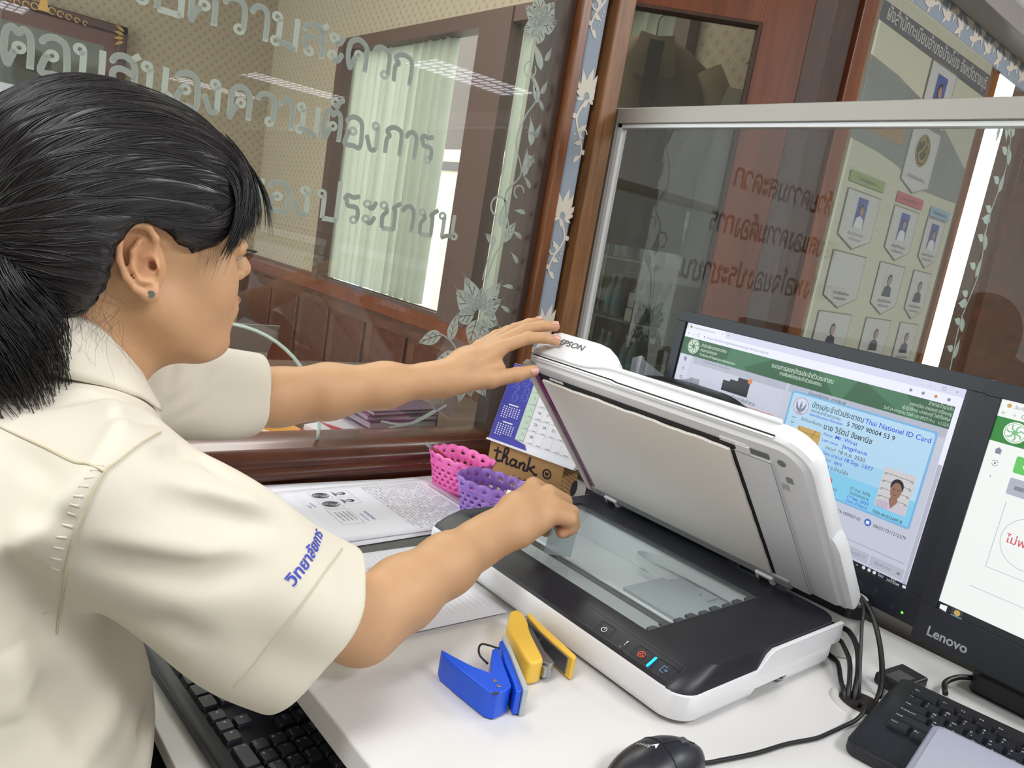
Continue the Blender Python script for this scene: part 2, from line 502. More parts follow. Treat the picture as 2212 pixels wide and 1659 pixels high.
# frosted lettering and etched flowers on the pane
frost = bpy.data.materials.new('frosted_film'); frost.use_nodes = True
_nt = frost.node_tree; _nt.nodes.clear()
_o = _nt.nodes.new('ShaderNodeOutputMaterial'); _d = _nt.nodes.new('ShaderNodeBsdfDiffuse'); _t = _nt.nodes.new('ShaderNodeBsdfTranslucent'); _t.inputs[0].default_value = (*lin((150, 158, 150)), 1); _x = _nt.nodes.new('ShaderNodeMixShader')
_d.inputs[0].default_value = (*lin((176, 184, 174)), 1); _x.inputs[0].default_value = 0.6
_nt.links.new(_t.outputs[0], _x.inputs[1]); _nt.links.new(_d.outputs[0], _x.inputs[2]); _nt.links.new(_x.outputs[0], _o.inputs[0])
Mg = frame((0, GY - 0.0012, 0), (1, 0, 0), (0, 0, 1))
lt = Decal(Mg, eps=.0004)
TH = {  # looped display letters as strokes: (advance, strokes, loops)
 'ว': (.72, [[(.06,.78),(.14,.93),(.34,1.),(.56,.92),(.64,.70),(.64,.16)]], [(.52,.13)]),
 'า': (.56, [[(.02,.76),(.10,.92),(.26,1.),(.42,.92),(.48,.72),(.48,0)]], []),
 'ก': (.78, [[(.06,0),(.06,.52),(.17,.66),(.04,.80),(.14,.94),(.36,1.),(.60,.92),(.68,.70),(.68,0)]], []),
 'ค': (.80, [[(.30,.42),(.16,.22),(.08,0),(.07,.62),(.14,.88),(.38,1.),(.62,.88),(.70,.64),(.70,0)]], [(.40,.50)]),
 'ด': (.80, [[(.32,.42),(.22,.16),(.16,.02),(.07,.30),(.07,.64),(.14,.88),(.38,1.),(.62,.88),(.70,.64),(.70,0)]], [(.42,.50)]),
 'ต': (.80, [[(.32,.42),(.22,.16),(.16,.02),(.07,.30),(.07,.66),(.12,.92),(.26,1.),(.38,.88),(.50,1.),(.64,.92),(.70,.64),(.70,0)]], [(.42,.50)]),
 'อ': (.78, [[(.20,.50),(.10,.26),(.07,.0),(.40,.0),(.68,.0),(.68,.64),(.60,.90),(.36,1.),(.14,.93),(.05,.80)]], [(.32,.50)]),
 'บ': (.82, [[(.22,.84),(.22,.0)],[(.22,.0),(.72,.0)],[(.72,-.04),(.72,1.)]], [(.12,.87)]),
 'ป': (.82, [[(.22,.84),(.22,.0)],[(.22,.0),(.72,.0)],[(.72,-.04),(.72,1.42)]], [(.12,.87)]),
 'ม': (.84, [[(.22,.84),(.22,.16)],[(.22,.14),(.50,.12),(.74,.0)],[(.74,-.04),(.74,1.)]], [(.12,.87),(.13,.13)]),
 'น': (.86, [[(.22,.84),(.22,.0)],[(.22,.0),(.42,.10),(.66,.13)],[(.66,.13),(.66,1.)]], [(.12,.87),(.77,.13)]),
 'ส': (.80, [[(.16,.20),(.08,.36),(.12,.54),(.34,.62),(.68,.50)],[(.05,.76),(.14,.93),(.36,1.),(.60,.90),(.69,.66),(.69,0)],[(.56,.92),(.80,1.12)]], [(.24,.13)]),
 'ง': (.70, [[(.44,.86),(.46,.06)],[(.46,.04),(.26,.0),(.14,.20),(.02,.48)]], [(.34,.87)]),
 'ร': (.66, [[(.02,.82),(.12,.98),(.34,.94),(.56,1.02)],[(.10,.84),(.16,.62),(.46,.60),(.56,.44),(.56,.16)]], [(.44,.13)]),
 'ะ': (.50, [[(.20,.68),(.34,.68),(.46,.92)],[(.20,.12),(.34,.12),(.46,.36)]], [(.13,.80),(.13,.24)]),
 'ข': (.78, [[(.26,.78),(.30,.64),(.16,.44),(.18,.0)],[(.18,.0),(.66,.0)],[(.66,-.04),(.66,1.)]], [(.16,.86)]),
 'ช': (.82, [[(.26,.78),(.30,.64),(.16,.44),(.18,.0)],[(.18,.0),(.66,.0)],[(.66,-.04),(.64,.70),(.56,.82),(.84,1.06)]], [(.16,.86)]),
 'ย': (.80, [[(.20,.80),(.10,.62),(.26,.50),(.10,.38),(.10,.0)],[(.10,.0),(.70,.0)],[(.70,-.04),(.70,1.)]], [(.14,.87)]),
 'พ': (.92, [[(.20,.84),(.20,.0)],[(.20,.0),(.48,.74),(.76,.0)],[(.76,.0),(.78,1.)]], [(.12,.87)]),
 'จ': (.76, [[(.05,.78),(.14,.93),(.36,1.),(.60,.90),(.66,.66),(.66,.12),(.52,.0),(.38,.34)]], [(.28,.46)]),
 'ใ': (.44, [[(.26,.0),(.26,1.0),(.20,1.30)],[(.20,1.32),(.34,1.44),(.24,1.58)]], [(.14,1.32)]),
 '้': (0, [[(-.52,1.22),(-.40,1.18),(-.34,1.34),(-.18,1.46)]], [(-.50,1.32)]),
 'ึ': (0, [[(-.62,1.20),(-.46,1.36),(-.18,1.20),(-.62,1.20)]], [(-.20,1.36)]),
}
def frosted(D, s, x1, z0, hgt, width, m):
    tot = sum(TH[c][0] + (.10 if TH[c][0] else 0) for c in s) - .10
    kx = width / tot; x = x1 - width; w = .185 * hgt; lay = 0
    for c in s:
        adv, ss_, ll_ = TH[c]
        for st_ in ss_:
            P = spline(st_, 5) if len(st_) > 2 else st_
            D.line([(x + px_ * kx, z0 + py_ * hgt) for px_, py_ in P], w, m, 1 + lay % 3); lay += 1
        for lx, ly in ll_: D.ring(x + lx * kx, z0 + ly * hgt, .115 * kx * 1.05, .12 * hgt, m, 1 + lay % 3, 20, ry=.115 * hgt); lay += 1
        if adv: x += (adv + .10) * kx
frosted(lt, 'ด้วยความสะดวก', 0.708, 1.440, 0.046, 0.500, frost)
frosted(lt, 'ตอบสนองความต้องการ', 0.770, 1.323, 0.045, 0.645, frost)
frosted(lt, 'ความพึงพอใจของประชาชน', 0.846, 1.198, 0.045, 0.835, frost)
lt.build('frosted_lettering', parent=wp, label='frosted white Thai lettering')

def leaf(D, u, v, L, w, deg, curl=0.0, vein=True, tip=0.12):
    """etched leaf: two halves with the clear midrib and side veins left open"""
    a = math.radians(deg); c, s = math.cos(a), math.sin(a); n = 14
    def T(x, y): return (u + x * c - y * s, v + x * s + y * c)
    mid = lambda t: curl * L * t * t
    def hw(t): return w / 2 * (math.sin(math.pi * min(1, t * (1 + tip)) ** 0.75) if t * (1 + tip) < 1 else 0.0)
    g = min(.0011, w * .035) if vein else 0
    for sg in (1, -1):
        segs = 5 if vein and L > .03 else (3 if vein else 1)
        for q in range(segs):
            a0, a1 = q / segs, (q + 1) / segs; lean = .17 if vein else 0
            i0, i1 = a0 + (g / L if q else 0), a1 - (g / L if q < segs - 1 else 0)
            o0 = 0 if q == 0 else min(1, a0 + lean + g / L); o1 = 1 if q == segs - 1 else min(1, a1 + lean - g / L)
            # keep a bridge of film along the rim so the leaf reads as one shape
            inner = [(L * (i0 + (i1 - i0) * k / 4), mid(i0 + (i1 - i0) * k / 4) + sg * g * .8) for k in range(5)]
            out = [(L * (o0 + (o1 - o0) * k / 6), mid(o0 + (o1 - o0) * k / 6) + sg * max(hw(o0 + (o1 - o0) * k / 6) * (.80 if vein else 1), g)) for k in range(7)]
            P = [T(*p) for p in inner] + [T(*p) for p in out[::-1]]
            D.poly(P if sg > 0 else P[::-1], frost, 1)
        if vein:
            rim = [(L * k / n, mid(k / n), hw(k / n)) for k in range(n + 1)]
            for k in range(n):
                (x0, m0, h0), (x1, m1, h1) = rim[k], rim[k + 1]
                D.poly([T(x0, m0 + sg * h0 * .78), T(x1, m1 + sg * h1 * .78), T(x1, m1 + sg * h1), T(x0, m0 + sg * h0)], frost, 1)
def vine(D, pts, w=0.004): 
    P = spline(pts, 7); D.line(P, [w * (1 - .5 * k / len(P)) for k in range(len(P))], frost, 1)
et = Decal(Mg)
fx, fz = 0.928, 1.060
def petal(u, v, L, w, deg, curl=0.0): leaf(et, u, v, L, w, deg, curl)
for deg, L, w, cu in ((118, .085, .040, .10), (62, .080, .040, -.10), (150, .075, .042, -.15), (30, .060, .034, .1), (90, .052, .030, 0),
                      (185, .050, .036, .1), (-10, .052, .038, -.15), (-100, .058, .036, .0), (-60, .045, .030, .2)):
    petal(fx + .010 * math.cos(math.radians(deg)), fz + .010 * math.sin(math.radians(deg)), L, w, deg, cu)
for k in range(6):
    a = math.radians(60 + k * 18); et.ring(fx + .018 * math.cos(a), fz + .020 * math.sin(a), .003, .001, frost, 3, 12)
# stems and side leaves
vine(et, [(0.905, .925), (0.900, .965), (0.878, 1.000), (0.842, 1.018), (0.815, 1.012)])
leaf(et, 0.848, 1.016, .060, .028, 195, .1); leaf(et, 0.872, 1.006, .058, .024, 95, -.2); leaf(et, 0.893, .975, .070, .034, 190, .25)
vine(et, [(0.935, 1.135), (0.945, 1.180), (0.962, 1.210), (0.975, 1.235)], .004)
vine(et, [(0.925, 1.130), (0.930, 1.170), (0.940, 1.205)], .003)
leaf(et, 0.962, 1.208, .055, .022, 70, -.15); leaf(et, 0.940, 1.200, .034, .018, 120, .5); leaf(et, 0.950, 1.236, .060, .02, 96, -.2)
for dg, L in ((-125, .09), (-80, .075), (-55, .09), (-150, .085), (-100, .085)):
    leaf(et, 0.925 + .01 * math.cos(math.radians(dg)), .955, L, .040, dg, .08)
leaf(et, 0.93, .99, .06, .03, 40, .2)
vine(et, [(0.86, .865), (0.80, .838), (0.74, .845)], .006); vine(et, [(0.885, .875), (0.82, .842), (0.76, .832)], .005)
# tendrils climbing the right edge to the upper flower
vine(et, [(0.968, 1.240), (0.948, 1.300), (0.978, 1.345), (0.952, 1.400), (0.965, 1.450), (0.985, 1.490), (0.962, 1.530), (0.955, 1.575), (0.975, 1.62)], .004)
for a0, (u, v) in enumerate(((0.985, 1.36), (0.990, 1.42), (0.988, 1.50), (0.985, 1.56))):
    leaf(et, u, v - .02, .055, .018, 80 + 10 * a0, .25, vein=False)
    leaf(et, u + .004, v, .03, .012, 40, .5, vein=False)
et.ring(0.958, 1.535, .014, .003, frost, 1, a0=90, a1=400); et.ring(0.98, 1.31, .012, .003, frost, 1, a0=0, a1=260)
for dg, L in ((110, .07), (150, .055), (60, .06), (200, .05), (250, .045), (20, .045)):
    leaf(et, 0.968, 1.618, L, .036, dg, .1)
for k in range(10):
    leaf(et, 1.006, 1.02 + k * .05, .03, .010, 110 + (k % 3) * 20, .5, vein=False)
et.ring(0.935, 1.275, .018, .004, frost, 1, a0=20, a1=270)
et.build('etched_flowers', parent=wp, label='etched frosted lilies, leaves and tendrils')

# ---- wall beyond the desk screen: doorway, open door, jamb, right part
jamb_dark = mat('gap_dark', (34, 26, 22), 0.8)
struct(MB().box((1.160, 1.20, 2.24), (2.05, 1.262, 2.32), wood_frame).build('trim_6'))
jb = MB(); jb.box((1.955, 1.20, 0), (2.055, 1.27, 2.24), wood_dark); jb.box((2.055, 1.185, 0), (2.128, 1.27, 2.32), wood_door)
struct(jb.build('trim_7', bevel=0.003))

# ---- the room behind the glass
XB, YB = 2.25, 5.8
struct(MB().box((RX0, YB, 0), (XB + .1, YB + .1, 3.0), paper_m).build('wall_far'))
ww = MB()
wy = [(4.63, 3.24), (2.93, 1.95)]
ww.box((XB, 4.63, 0.74), (XB + .1, YB, 3.0), paper_m); ww.box((XB, 1.27, 2.2), (XB + .1, 4.63, 3.0), paper_m)
ww.box((XB, 1.27, 0.0), (XB + .1, YB, 0.74), paper_m); ww.box((XB, 1.27, .74), (XB + .1, 1.93, 2.2), paper_m)
struct(ww.build('wall_side'))
wc = MB()
wd2 = wood_mat('wainscot', (70, 40, 24), (104, 62, 38), (1, 1, 5), 0.5, 5)
wd3 = mat('window_brown', (84, 62, 54), 0.5)
wc.box((XB - .03, 1.27, 0), (XB, YB, 0.80), wd2); wc.box((XB - .055, 1.27, .70), (XB - .03, YB, .78), wood_door)
for k in range(9):
    y = 1.6 + k * .46
    wc.box((XB - .05, y, .12), (XB - .03, y + .36, .62), wood_red)
wc.box((RX0, YB - .03, 0), (XB, YB, .80), wd2)
struct(wc.build('baseboard_side', bevel=0.004))
wf = MB()
for y0, y1 in ((4.63, 4.56), (3.17, 2.93), (1.97, 1.90)):
    wf.box((XB - .058, min(y0, y1), .77), (XB + .02, max(y0, y1), 2.235), wd3)
wf.box((XB - .05, 1.95, .74), (XB + .02, 4.6, .80), wd3); wf.box((XB - .05, 1.95, 2.17), (XB + .02, 4.6, 2.24), wd3)
wo = wf.build('window_2'); struct(wo)
gl2 = glass_mat('far_glass', (246, 248, 246), 0.5)
MB().add([(XB + .01, 1.95, .78), (XB + .01, 4.6, .78), (XB + .01, 4.6, 2.2), (XB + .01, 1.95, 2.2)], [(0, 1, 2, 3)], gl2).build('pane', parent=wo)
# vertical slats hanging in front of the far window
slat_m = bpy.data.materials.new('blind_fabric'); slat_m.use_nodes = True
_nt = slat_m.node_tree; _nt.nodes.clear()
_o = _nt.nodes.new('ShaderNodeOutputMaterial'); _d = _nt.nodes.new('ShaderNodeBsdfDiffuse'); _t = _nt.nodes.new('ShaderNodeBsdfTranslucent'); _x = _nt.nodes.new('ShaderNodeMixShader')
_d.inputs[0].default_value = (*lin((226, 228, 218)), 1); _t.inputs[0].default_value = (*lin((226, 230, 220)), 1); _x.inputs[0].default_value = 0.6
_nt.links.new(_d.outputs[0], _x.inputs[1]); _nt.links.new(_t.outputs[0], _x.inputs[2]); _nt.links.new(_x.outputs[0], _o.inputs[0])
bl = thing('vertical_blind', 'pale green vertical slat blind hanging in the window of the room behind the glass', 'blind', (XB + .04, 4.0, 2.18))
MB().box((-.02, -2.0, 0), (.02, .56, .03), wd3).build('head_rail', parent=bl)
y = 4.58; k = 0
_sl = random.Random(4)
while y > 3.44 or (y < 2.93 and y > 2.0):
    ang = math.radians(_sl.choice([10, 16, 22, 30, 50, 14]) if y > 3.85 else _sl.choice([72, 80, 86, 60]))
    w = .041
    sb = MB().box((-.0006, -w, -1.38), (.0006, w, 0), slat_m)
    so = sb.build('slat', parent=bl); so.location = (_sl.uniform(-.01, .01), y - 4.0, 0); so.rotation_euler = (0, 0, ang)
    y -= .082
    if 2.93 < y < 3.44: y = 2.90
# outside: pale ribbed cladding of the building next door
ZC, ZG = 1.98, 1.78
cm = mat('cladding_cream', (196, 184, 168), 0.7); cd_ = mat('cladding_dark', (96, 84, 78), .7); gt_ = mat('gutter_grey', (84, 76, 72), .6)
cb = MB()
for k in range(46):
    y = 2.8 + k * .1; cb.box((4.3, y, 0), (4.35 + (.03 if k % 2 else 0), y + .1, ZC), cm)
cb.box((4.30, 2.8, ZC), (4.39, 7.4, 3.6), cd_); cb.box((4.28, 2.8, ZG), (4.40, 7.4, ZG + .08), gt_)
tag(cb.build('neighbouring_building'), 'cream ribbed metal building wall outside the far window', 'building')

# right of the door: glazed panel looking to the bright street
struct(MB().box((3.02, WY0, 0.85), (3.05, WY1, 2.32), wood_frame).build('trim_8'))
fr8 = MB()
fr8.box((3.42, 1.17, 0.85), (3.60, WY1, 2.32), wood_red); fr8.box((3.10, WY0, 2.18), (3.45, WY1, 2.32), wd3)
struct(fr8.build('trim_9', bevel=0.004))
MBp = MB().add([(2.1, GY, .85), (3.5, GY, .85), (3.5, GY, 2.32), (2.1, GY, 2.32)], [(0, 1, 2, 3)], glass_mat('street_glass', (240, 246, 240), 0.5, haze=0.05))
w3 = MBp.build('window_3'); struct(w3)
e3 = Decal(frame((0, GY - .0012, 0), (1, 0, 0), (0, 0, 1)))
for k in range(9):
    z = 1.05 + k * .11; leaf(e3, 3.36 + .02 * math.sin(k * 2), z, .09, .04, 70 + 50 * (k % 3), .2, vein=False); leaf(e3, 3.33, z + .03, .07, .03, 150, .3, vein=False)
vine(e3, [(3.36, 1.0), (3.33, 1.2), (3.38, 1.4), (3.33, 1.6), (3.36, 1.8), (3.3, 1.95), (3.18, 2.0)], .01)
for k in range(4): leaf(e3, 3.08 + k * .06, 1.93 + .02 * (k % 2), .07, .03, 200 + 30 * k, .2, vein=False)
e3.build('etched_flowers', parent=w3)

# ---- tube fixtures with louvres on the ceiling
tube_m = mat('lamp_tube', (246, 246, 255), 0.5, emit=6.0)
lou_m = mat('louvre_aluminium', (190, 192, 198), 0.25, 0.8)
hous = mat('fixture_white', (232, 232, 228), 0.5)
def fixture(x, y, label):
    t = thing('ceiling_lamp', label, 'lamp', (x, y, RZ), group=None)
    b = MB(); b.box((-.64, -.32, -.004), (.64, .32, 0), hous)
    for sg in (-1, 1): b.box((-.64, sg * .31 - .01, -.014), (.64, sg * .31 + .01, 0), hous); b.box((sg * .63 - .01, -.30, -.014), (sg * .63 + .01, .30, 0), hous)
    b.build('housing', parent=t)
    for sg in (-.20, 0, .20):
        MB().box((-.60, sg - .07, -.0065), (.60, sg + .07, -.0045), tube_m).build('lit_cell_row', parent=t)
    g = MB()
    for k in range(15): xx = -.58 + k * .083; g.box((xx, -.295, -.016), (xx + .012, .295, -.008), lou_m)
    g.build('louvre', parent=t)
    return t
FX = [(4.2, -7.6, 'louvred tube lamp far back on the ceiling, middle of three above the windows'),
      (4.5, -4.1, 'louvred tube lamp on the right side of the ceiling nearest the glass wall'),
      (3.95, -9.85, 'louvred tube lamp farthest back on the ceiling'),
      (0.65, -7.55, 'louvred tube lamp far back on the left of the ceiling')]
for x, y, l in FX: fixture(x, y, l)
for (x, y), l in zip(LAMP_SPOTS, ('louvred tube lamp above the seated clerk', 'louvred tube lamp above and behind the photographer', 'added louvred tube lamp on the ceiling, placed to brighten the poster')):
    fixture(x, y, l)
# unseen lights added to brighten the room behind the glass
area_light('far_room_fill_near', (1.2, 2.3, 2.85), (1.6, 2.0, 0), 0.8, 0.5, 22, (1.0, 0.97, 0.92))
area_light('far_room_fill', (0.6, 3.4, 2.85), (0.6, 3.4, 0), 1.2, 0.6, 34, (1.0, 0.97, 0.92))

# ================================================================ DESK
desk_m = mat('desk_laminate_white', (222, 220, 218), 0.38, bump=(900, 0.05, 0.0003), var=(3, 0.02))
edge_m = mat('desk_edge_beige', (212, 206, 196), 0.5)
dk = thing('desk', 'white laminate office desk pushed against the glazed wall', 'desk', (0.34, 0.3, 0))
b = MB(); b.box((0.338, -0.9, 0.722), (1.152, 1.146, 0.75), desk_m)
top = b.build('desktop', bevel=0.0025); top.parent = dk; top.matrix_parent_inverse = Matrix.Translation((-0.34, -0.3, 0))
def child(o, p):
    """keep world coordinates while parenting to an unrotated empty"""
    o.parent = p; o.matrix_parent_inverse = p.matrix_world.inverted() if p.matrix_world != Matrix() else Matrix.Translation(-Vector(p.location)); return o
def Pinv(p): return Matrix.Translation(-Vector(p.location))
for y0 in (-0.88, 1.10): child(MB().box((0.40, y0, 0.0), (1.12, y0 + .022, .722), desk_m).build('side_panel', bevel=0.002), dk).matrix_parent_inverse = Pinv(dk)
MBk = MB().box((1.10, -0.86, .25), (1.12, 1.10, .722), desk_m); child(MBk.build('back_panel'), dk).matrix_parent_inverse = Pinv(dk)
# pull-out keyboard shelf
tr_ = MB().box((0.236, 0.10, 0.640), (0.58, 1.10, 0.658), desk_m)
child(tr_.build('keyboard_shelf', bevel=0.002), dk).matrix_parent_inverse = Pinv(dk)
for y0 in (0.102, 1.086):
    child(MB().box((.34, y0, .658), (.58, y0 + .012, .722), edge_m).build('shelf_bracket'), dk).matrix_parent_inverse = Pinv(dk)

# cable grommet
plast_w = mat('plastic_grommet', (206, 204, 198), 0.45)
black_cab = mat('cable_black', (22, 22, 25), 0.42)
gr = thing('cable_grommet', 'round off-white cable grommet let into the desk beside the scanner', 'grommet', (0.905, 0.318, DZ))
g = MB()
for r0, r1, z in ((.036, .026, .004),):
    n = 32
    rings = []
    for rr, zz in ((.037, .0), (.035, .0035), (.028, .0035), (.026, .0005)):
        rings.append([(rr * math.cos(2 * math.pi * k / n), rr * math.sin(2 * math.pi * k / n), zz) for k in range(n)])
    g.loft(rings, plast_w, cap=False)
g.build('collar', parent=gr, smooth=True)
g = MB().cyl((0, 0, .0003), .0262, .0006, n=24, m=jamb_dark); g.build('opening', parent=gr)

# ================================================================ SCANNER
white_p = mat('scanner_white', (232, 232, 234), 0.38, bump=(1500, .04, .0002))
lidin_p = mat('scanner_grey_inner', (222, 222, 225), 0.5, bump=(1500, .05, .0002))
blk_p = mat('scanner_black', (34, 35, 42), 0.42, bump=(2200, .10, .0003))
pad_m = mat('scanner_pad_cream', (238, 232, 224), 0.8, bump=(60, .2, .001))
gap_b = mat('gap_black', (16, 16, 18), 0.7)
sc = thing('flatbed_scanner', 'white and black flatbed scanner with its lid propped open on the desk', 'scanner', (0.80, 0.615, DZ))
scI = Pinv(sc)
def sp(o, par=sc, inv=None):
    o.parent = par; o.matrix_parent_inverse = scI if inv is None else inv; return o
X0, X1, Y0, Y1 = 0.636, 0.968, 0.385, 0.853
def rr3(ins, z, r=0.032, fr=0.0):
    return [(u, v, z) for u, v in rrect(X0 + ins + fr, Y0 + ins, X1 - ins, Y1 - ins, r, 8, (0.006, 0.006, r, r))]
b = MB(); b.loft([rr3(.010, .753), rr3(.003, .757), rr3(0, .765), rr3(0, .787), rr3(.002, .790)], white_p, cap=False)
base_o = b.build('base')
_c = MB().box((.772, Y0 - .05, .74), (.842, Y0 + .030, .7665), white_p).build('cut'); _bo = base_o.modifiers.new('c', 'BOOLEAN'); _bo.object = _c; _bo.operation = 'DIFFERENCE'; _bo.solver = 'EXACT'
b2 = MB().box((X0 + .02, Y0 + .02, .753), (X1 - .02, Y1 - .02, .757), white_p)
_so = base_o.modifiers.new('s', 'SOLIDIFY'); _so.thickness = .002; _so.offset = -1
base_o.modifiers.move(1, 0)
_dg = bpy.context.evaluated_depsgraph_get(); _dg.update(); _me = bpy.data.meshes.new_from_object(base_o.evaluated_get(_dg)); base_o.modifiers.clear(); base_o.data = _me; bpy.data.objects.remove(_c)
sp(smooth_by_angle(base_o, 40)); sp(b2.build('underside'))
sp(MB().box((.772, Y0 + .022, .7535), (.842, Y0 + .030, .7665), mat('recess_grey', (120, 120, 124), .6)).build('foot_recess'))
# raised white flanks towards the back
for y0, y1 in ((Y0 - .0003, Y0 + .0050), (Y1 - .0050, Y1 + .0003)):
    b = MB().prism([(.762, .782), (.790, .8035), (.800, .8085), (X1 - .0045, .8090), (X1 - .0045, .782)], y0, y1, 'y', white_p)
    sp(b.build('flank', bevel=.0008))
# feet step on the near side
# black top cover with the opening for the glass
GX0, GX1, GY0_, GY1_ = 0.678, 0.906, 0.474, 0.818
def outer(ins, z, fr): return [Vector((u, v, z)) for u, v in rrect(X0 + ins + fr, Y0 + min(ins, .0028 + fr * .12), X1 - min(ins, .0028), Y1 - min(ins, .0028 + fr * .12), .030, 8, (0.006, 0.006, .030, .030))]
from mathutils.geometry import tessellate_polygon
o1, o2, o3, o4 = outer(.0015, .7885, 0), outer(.0025, .794, .002), outer(.006, .8035, .014), outer(.010, .8115, .030)
b = MB(); b.loft([o1, o2, o3, o4], blk_p, cap=False)
hole = [Vector((GX0, GY0_, .8115)), Vector((GX0, GY1_, .8115)), Vector((GX1, GY1_, .8115)), Vector((GX1, GY0_, .8115))]
tris = tessellate_polygon([o4, hole]); allv = o4 + hole
b.add(allv, [tuple(t) for t in tris], blk_p)
hl = [Vector((v.x, v.y, .803)) for v in hole]
b.add(hole + hl, [(0, 1, 5, 4), (1, 2, 6, 5), (2, 3, 7, 6), (3, 0, 4, 7)], blk_p)
cover = b.build('top_cover', smooth=False); 
bmm = bmesh.new(); bmm.from_mesh(cover.data); bmesh.ops.remove_doubles(bmm, verts=bmm.verts, dist=1e-5); bmesh.ops.recalc_face_normals(bmm, faces=bmm.faces)
bmm.to_mesh(cover.data); bmm.free(); smooth_by_angle(cover, 28); sp(cover)
# scan-bed interior
bed_m = mat('scanner_bed_grey', (226, 230, 230), 0.4)
bed = MB()
bed.box((GX0 - .02, GY0_ - .02, .756), (GX1 + .02, GY1_ + .02, .760), bed_m)
for a, c in (((GX0 - .02, GY0_ - .02), (GX0 - .004, GY1_ + .02)), ((GX1 + .004, GY0_ - .02), (GX1 + .02, GY1_ + .02)),
             ((GX0 - .02, GY0_ - .02), (GX1 + .02, GY0_ - .004)), ((GX0 - .02, GY1_ + .004), (GX1 + .02, GY1_ + .02))):
    bed.box((*a, .76), (*c, .803), bed_m)
bed.box((GX0 - .004, GY0_, .760), (GX0 + .070, GY1_, .788), mat('bed_silver', (206, 210, 212), .25, .5))
bed.box((GX0 + .090, GY0_, .760), (GX0 + .098, GY1_, .786), bed_m)
sp(bed.build('scan_bed', bevel=.001))
rl = MB(); rail = mat('rail_dark', (60, 62, 64), 0.3, 0.6)
rl.box((GX0 + .073, GY0_, .784), (GX0 + .0755, GY1_, .789), rail); rl.box((GX0 + .081, GY0_, .784), (GX0 + .083, GY1_, .789), rail)
sp(rl.build('guide_rail'))
car_m = mat('carriage_metal', (176, 184, 186), 0.4, 0.1)
cr = MB(); cr.box((.778, .476, .762), (.862, .598, .789), car_m); cr.box((.862, .50, .762), (.905, .600, .781), car_m)
cr.box((.860, .53, .781), (.90, .56, .784), car_m); cr.cyl((.82, .50, .789), .0015, .0006, m=gap_b, n=10); cr.cyl((.88, .545, .7842), .0015, .0006, m=gap_b, n=10)
sp(cr.build('scan_carriage', bevel=.0012))
rib = mat('ribbon_white', (216, 220, 220), 0.4)
rb = MB(); ptsr = spline([(.875, .596, .782), (.868, .630, .784), (.880, .665, .784), (.900, .650, .784), (.905, .58, .785), (.905, .50, .785)], 8)
rb.loft([[Vector(p) + Vector((0, 0, 0)), Vector(p) + Vector((0, 0, .012))] for p in ptsr], rib, cap=False, closed=False)
rbo = rb.build('ribbon_cable'); sp(rbo); so_ = rbo.modifiers.new('s', 'SOLIDIFY'); so_.thickness = .0012
scan_glass = glass_mat('scanner_glass', (244, 249, 249), 0.6, haze=0.12, haze_rgb=(222, 230, 232))  # pale haze painted in to make the bed look brighter
sp(MB().add([(GX0, GY0_, .8092), (GX1, GY0_, .8092), (GX1, GY1_, .8092), (GX0, GY1_, .8092)], [(0, 1, 2, 3)], scan_glass).build('glass'))
# jagged dark tape along the near edge of the glass
tp = MB()
xs = [GX0 + .004 + k * .0245 for k in range(9)]
tap = mat('tape_dark', (74, 76, 78), .6)
P = []
for k, x in enumerate(xs): P += [(x, GY0_ + .0065 + .002 * (k % 2)), (x + .012, GY0_ + .0065 + .002 * (k % 2)), (x + .015, GY0_ + .001), (x + .022, GY0_ + .001)]
P = [(GX0, GY0_)] + [] + P + [(GX1, GY0_)]
tp.prism(P[::-1], .8093, .8122, 'z', tap); sp(tp.build('edge_trim'))
# front controls
ic_w = mat('icon_white', (226, 228, 232), .5); ic_r = mat('icon_red', (232, 84, 44), .5, emit=0.9); ic_b = mat('led_cyan', (0, 190, 255), .5, emit=2.2); ic_s = mat('icon_blue', (126, 168, 226), .5, emit=.6)
pan_l = mat('panel_line', (66, 68, 78), .4)
Mc = frame((.6365, .615, .7946), (0, -1, 0), (.0355, 0, .0170))
d = Decal(Mc)
def V(y): return .615 - y
def boxo(u0, v0, u1, v1, w, m, l=1):
    d.line([(u0, v0), (u1, v0)], w, m, l); d.line([(u1, v0), (u1, v1)], w, m, l); d.line([(u1, v1), (u0, v1)], w, m, l); d.line([(u0, v1), (u0, v0)], w, m, l)
boxo(V(.572), .004, V(.408), .029, .0004, pan_l, 1)
boxo(V(.522), .005, V(.502), .022, .0005, gap_b, 2); boxo(V(.466), .005, V(.444), .022, .0005, gap_b, 2); boxo(V(.437), .005, V(.409), .022, .0005, gap_b, 2)
pu = V(.512); d.ring(pu, .0125, .0032, .0008, ic_w, 3, a0=115, a1=425); d.line([(pu, .0125), (pu, .0170)], .0008, ic_w, 3)
eu = V(.479); d.line([(eu, .0130), (eu, .0175)], [.0008, .0014], ic_w, 3); d.rect(eu - .0006, .0108, eu + .0006, .0119, ic_w, 3); d.rect(eu - .0035, .0045, eu, .0075, pan_l, 3)
ru = V(.4555); d.ring(ru, .0130, .0040, .0009, ic_r, 3); d.line([(ru - .0023, .0115), (ru + .0023, .0115)], .0008, ic_r, 3); d.line([(ru + .0023, .0115), (ru, .0158)], .0008, ic_r, 3); d.line([(ru, .0158), (ru - .0023, .0115)], .0008, ic_r, 3)
bu = V(.4405); d.poly(rrect(bu - .0016, .004, bu + .0016, .0205, .0015, 4), ic_b, 3)
su = V(.4235); 
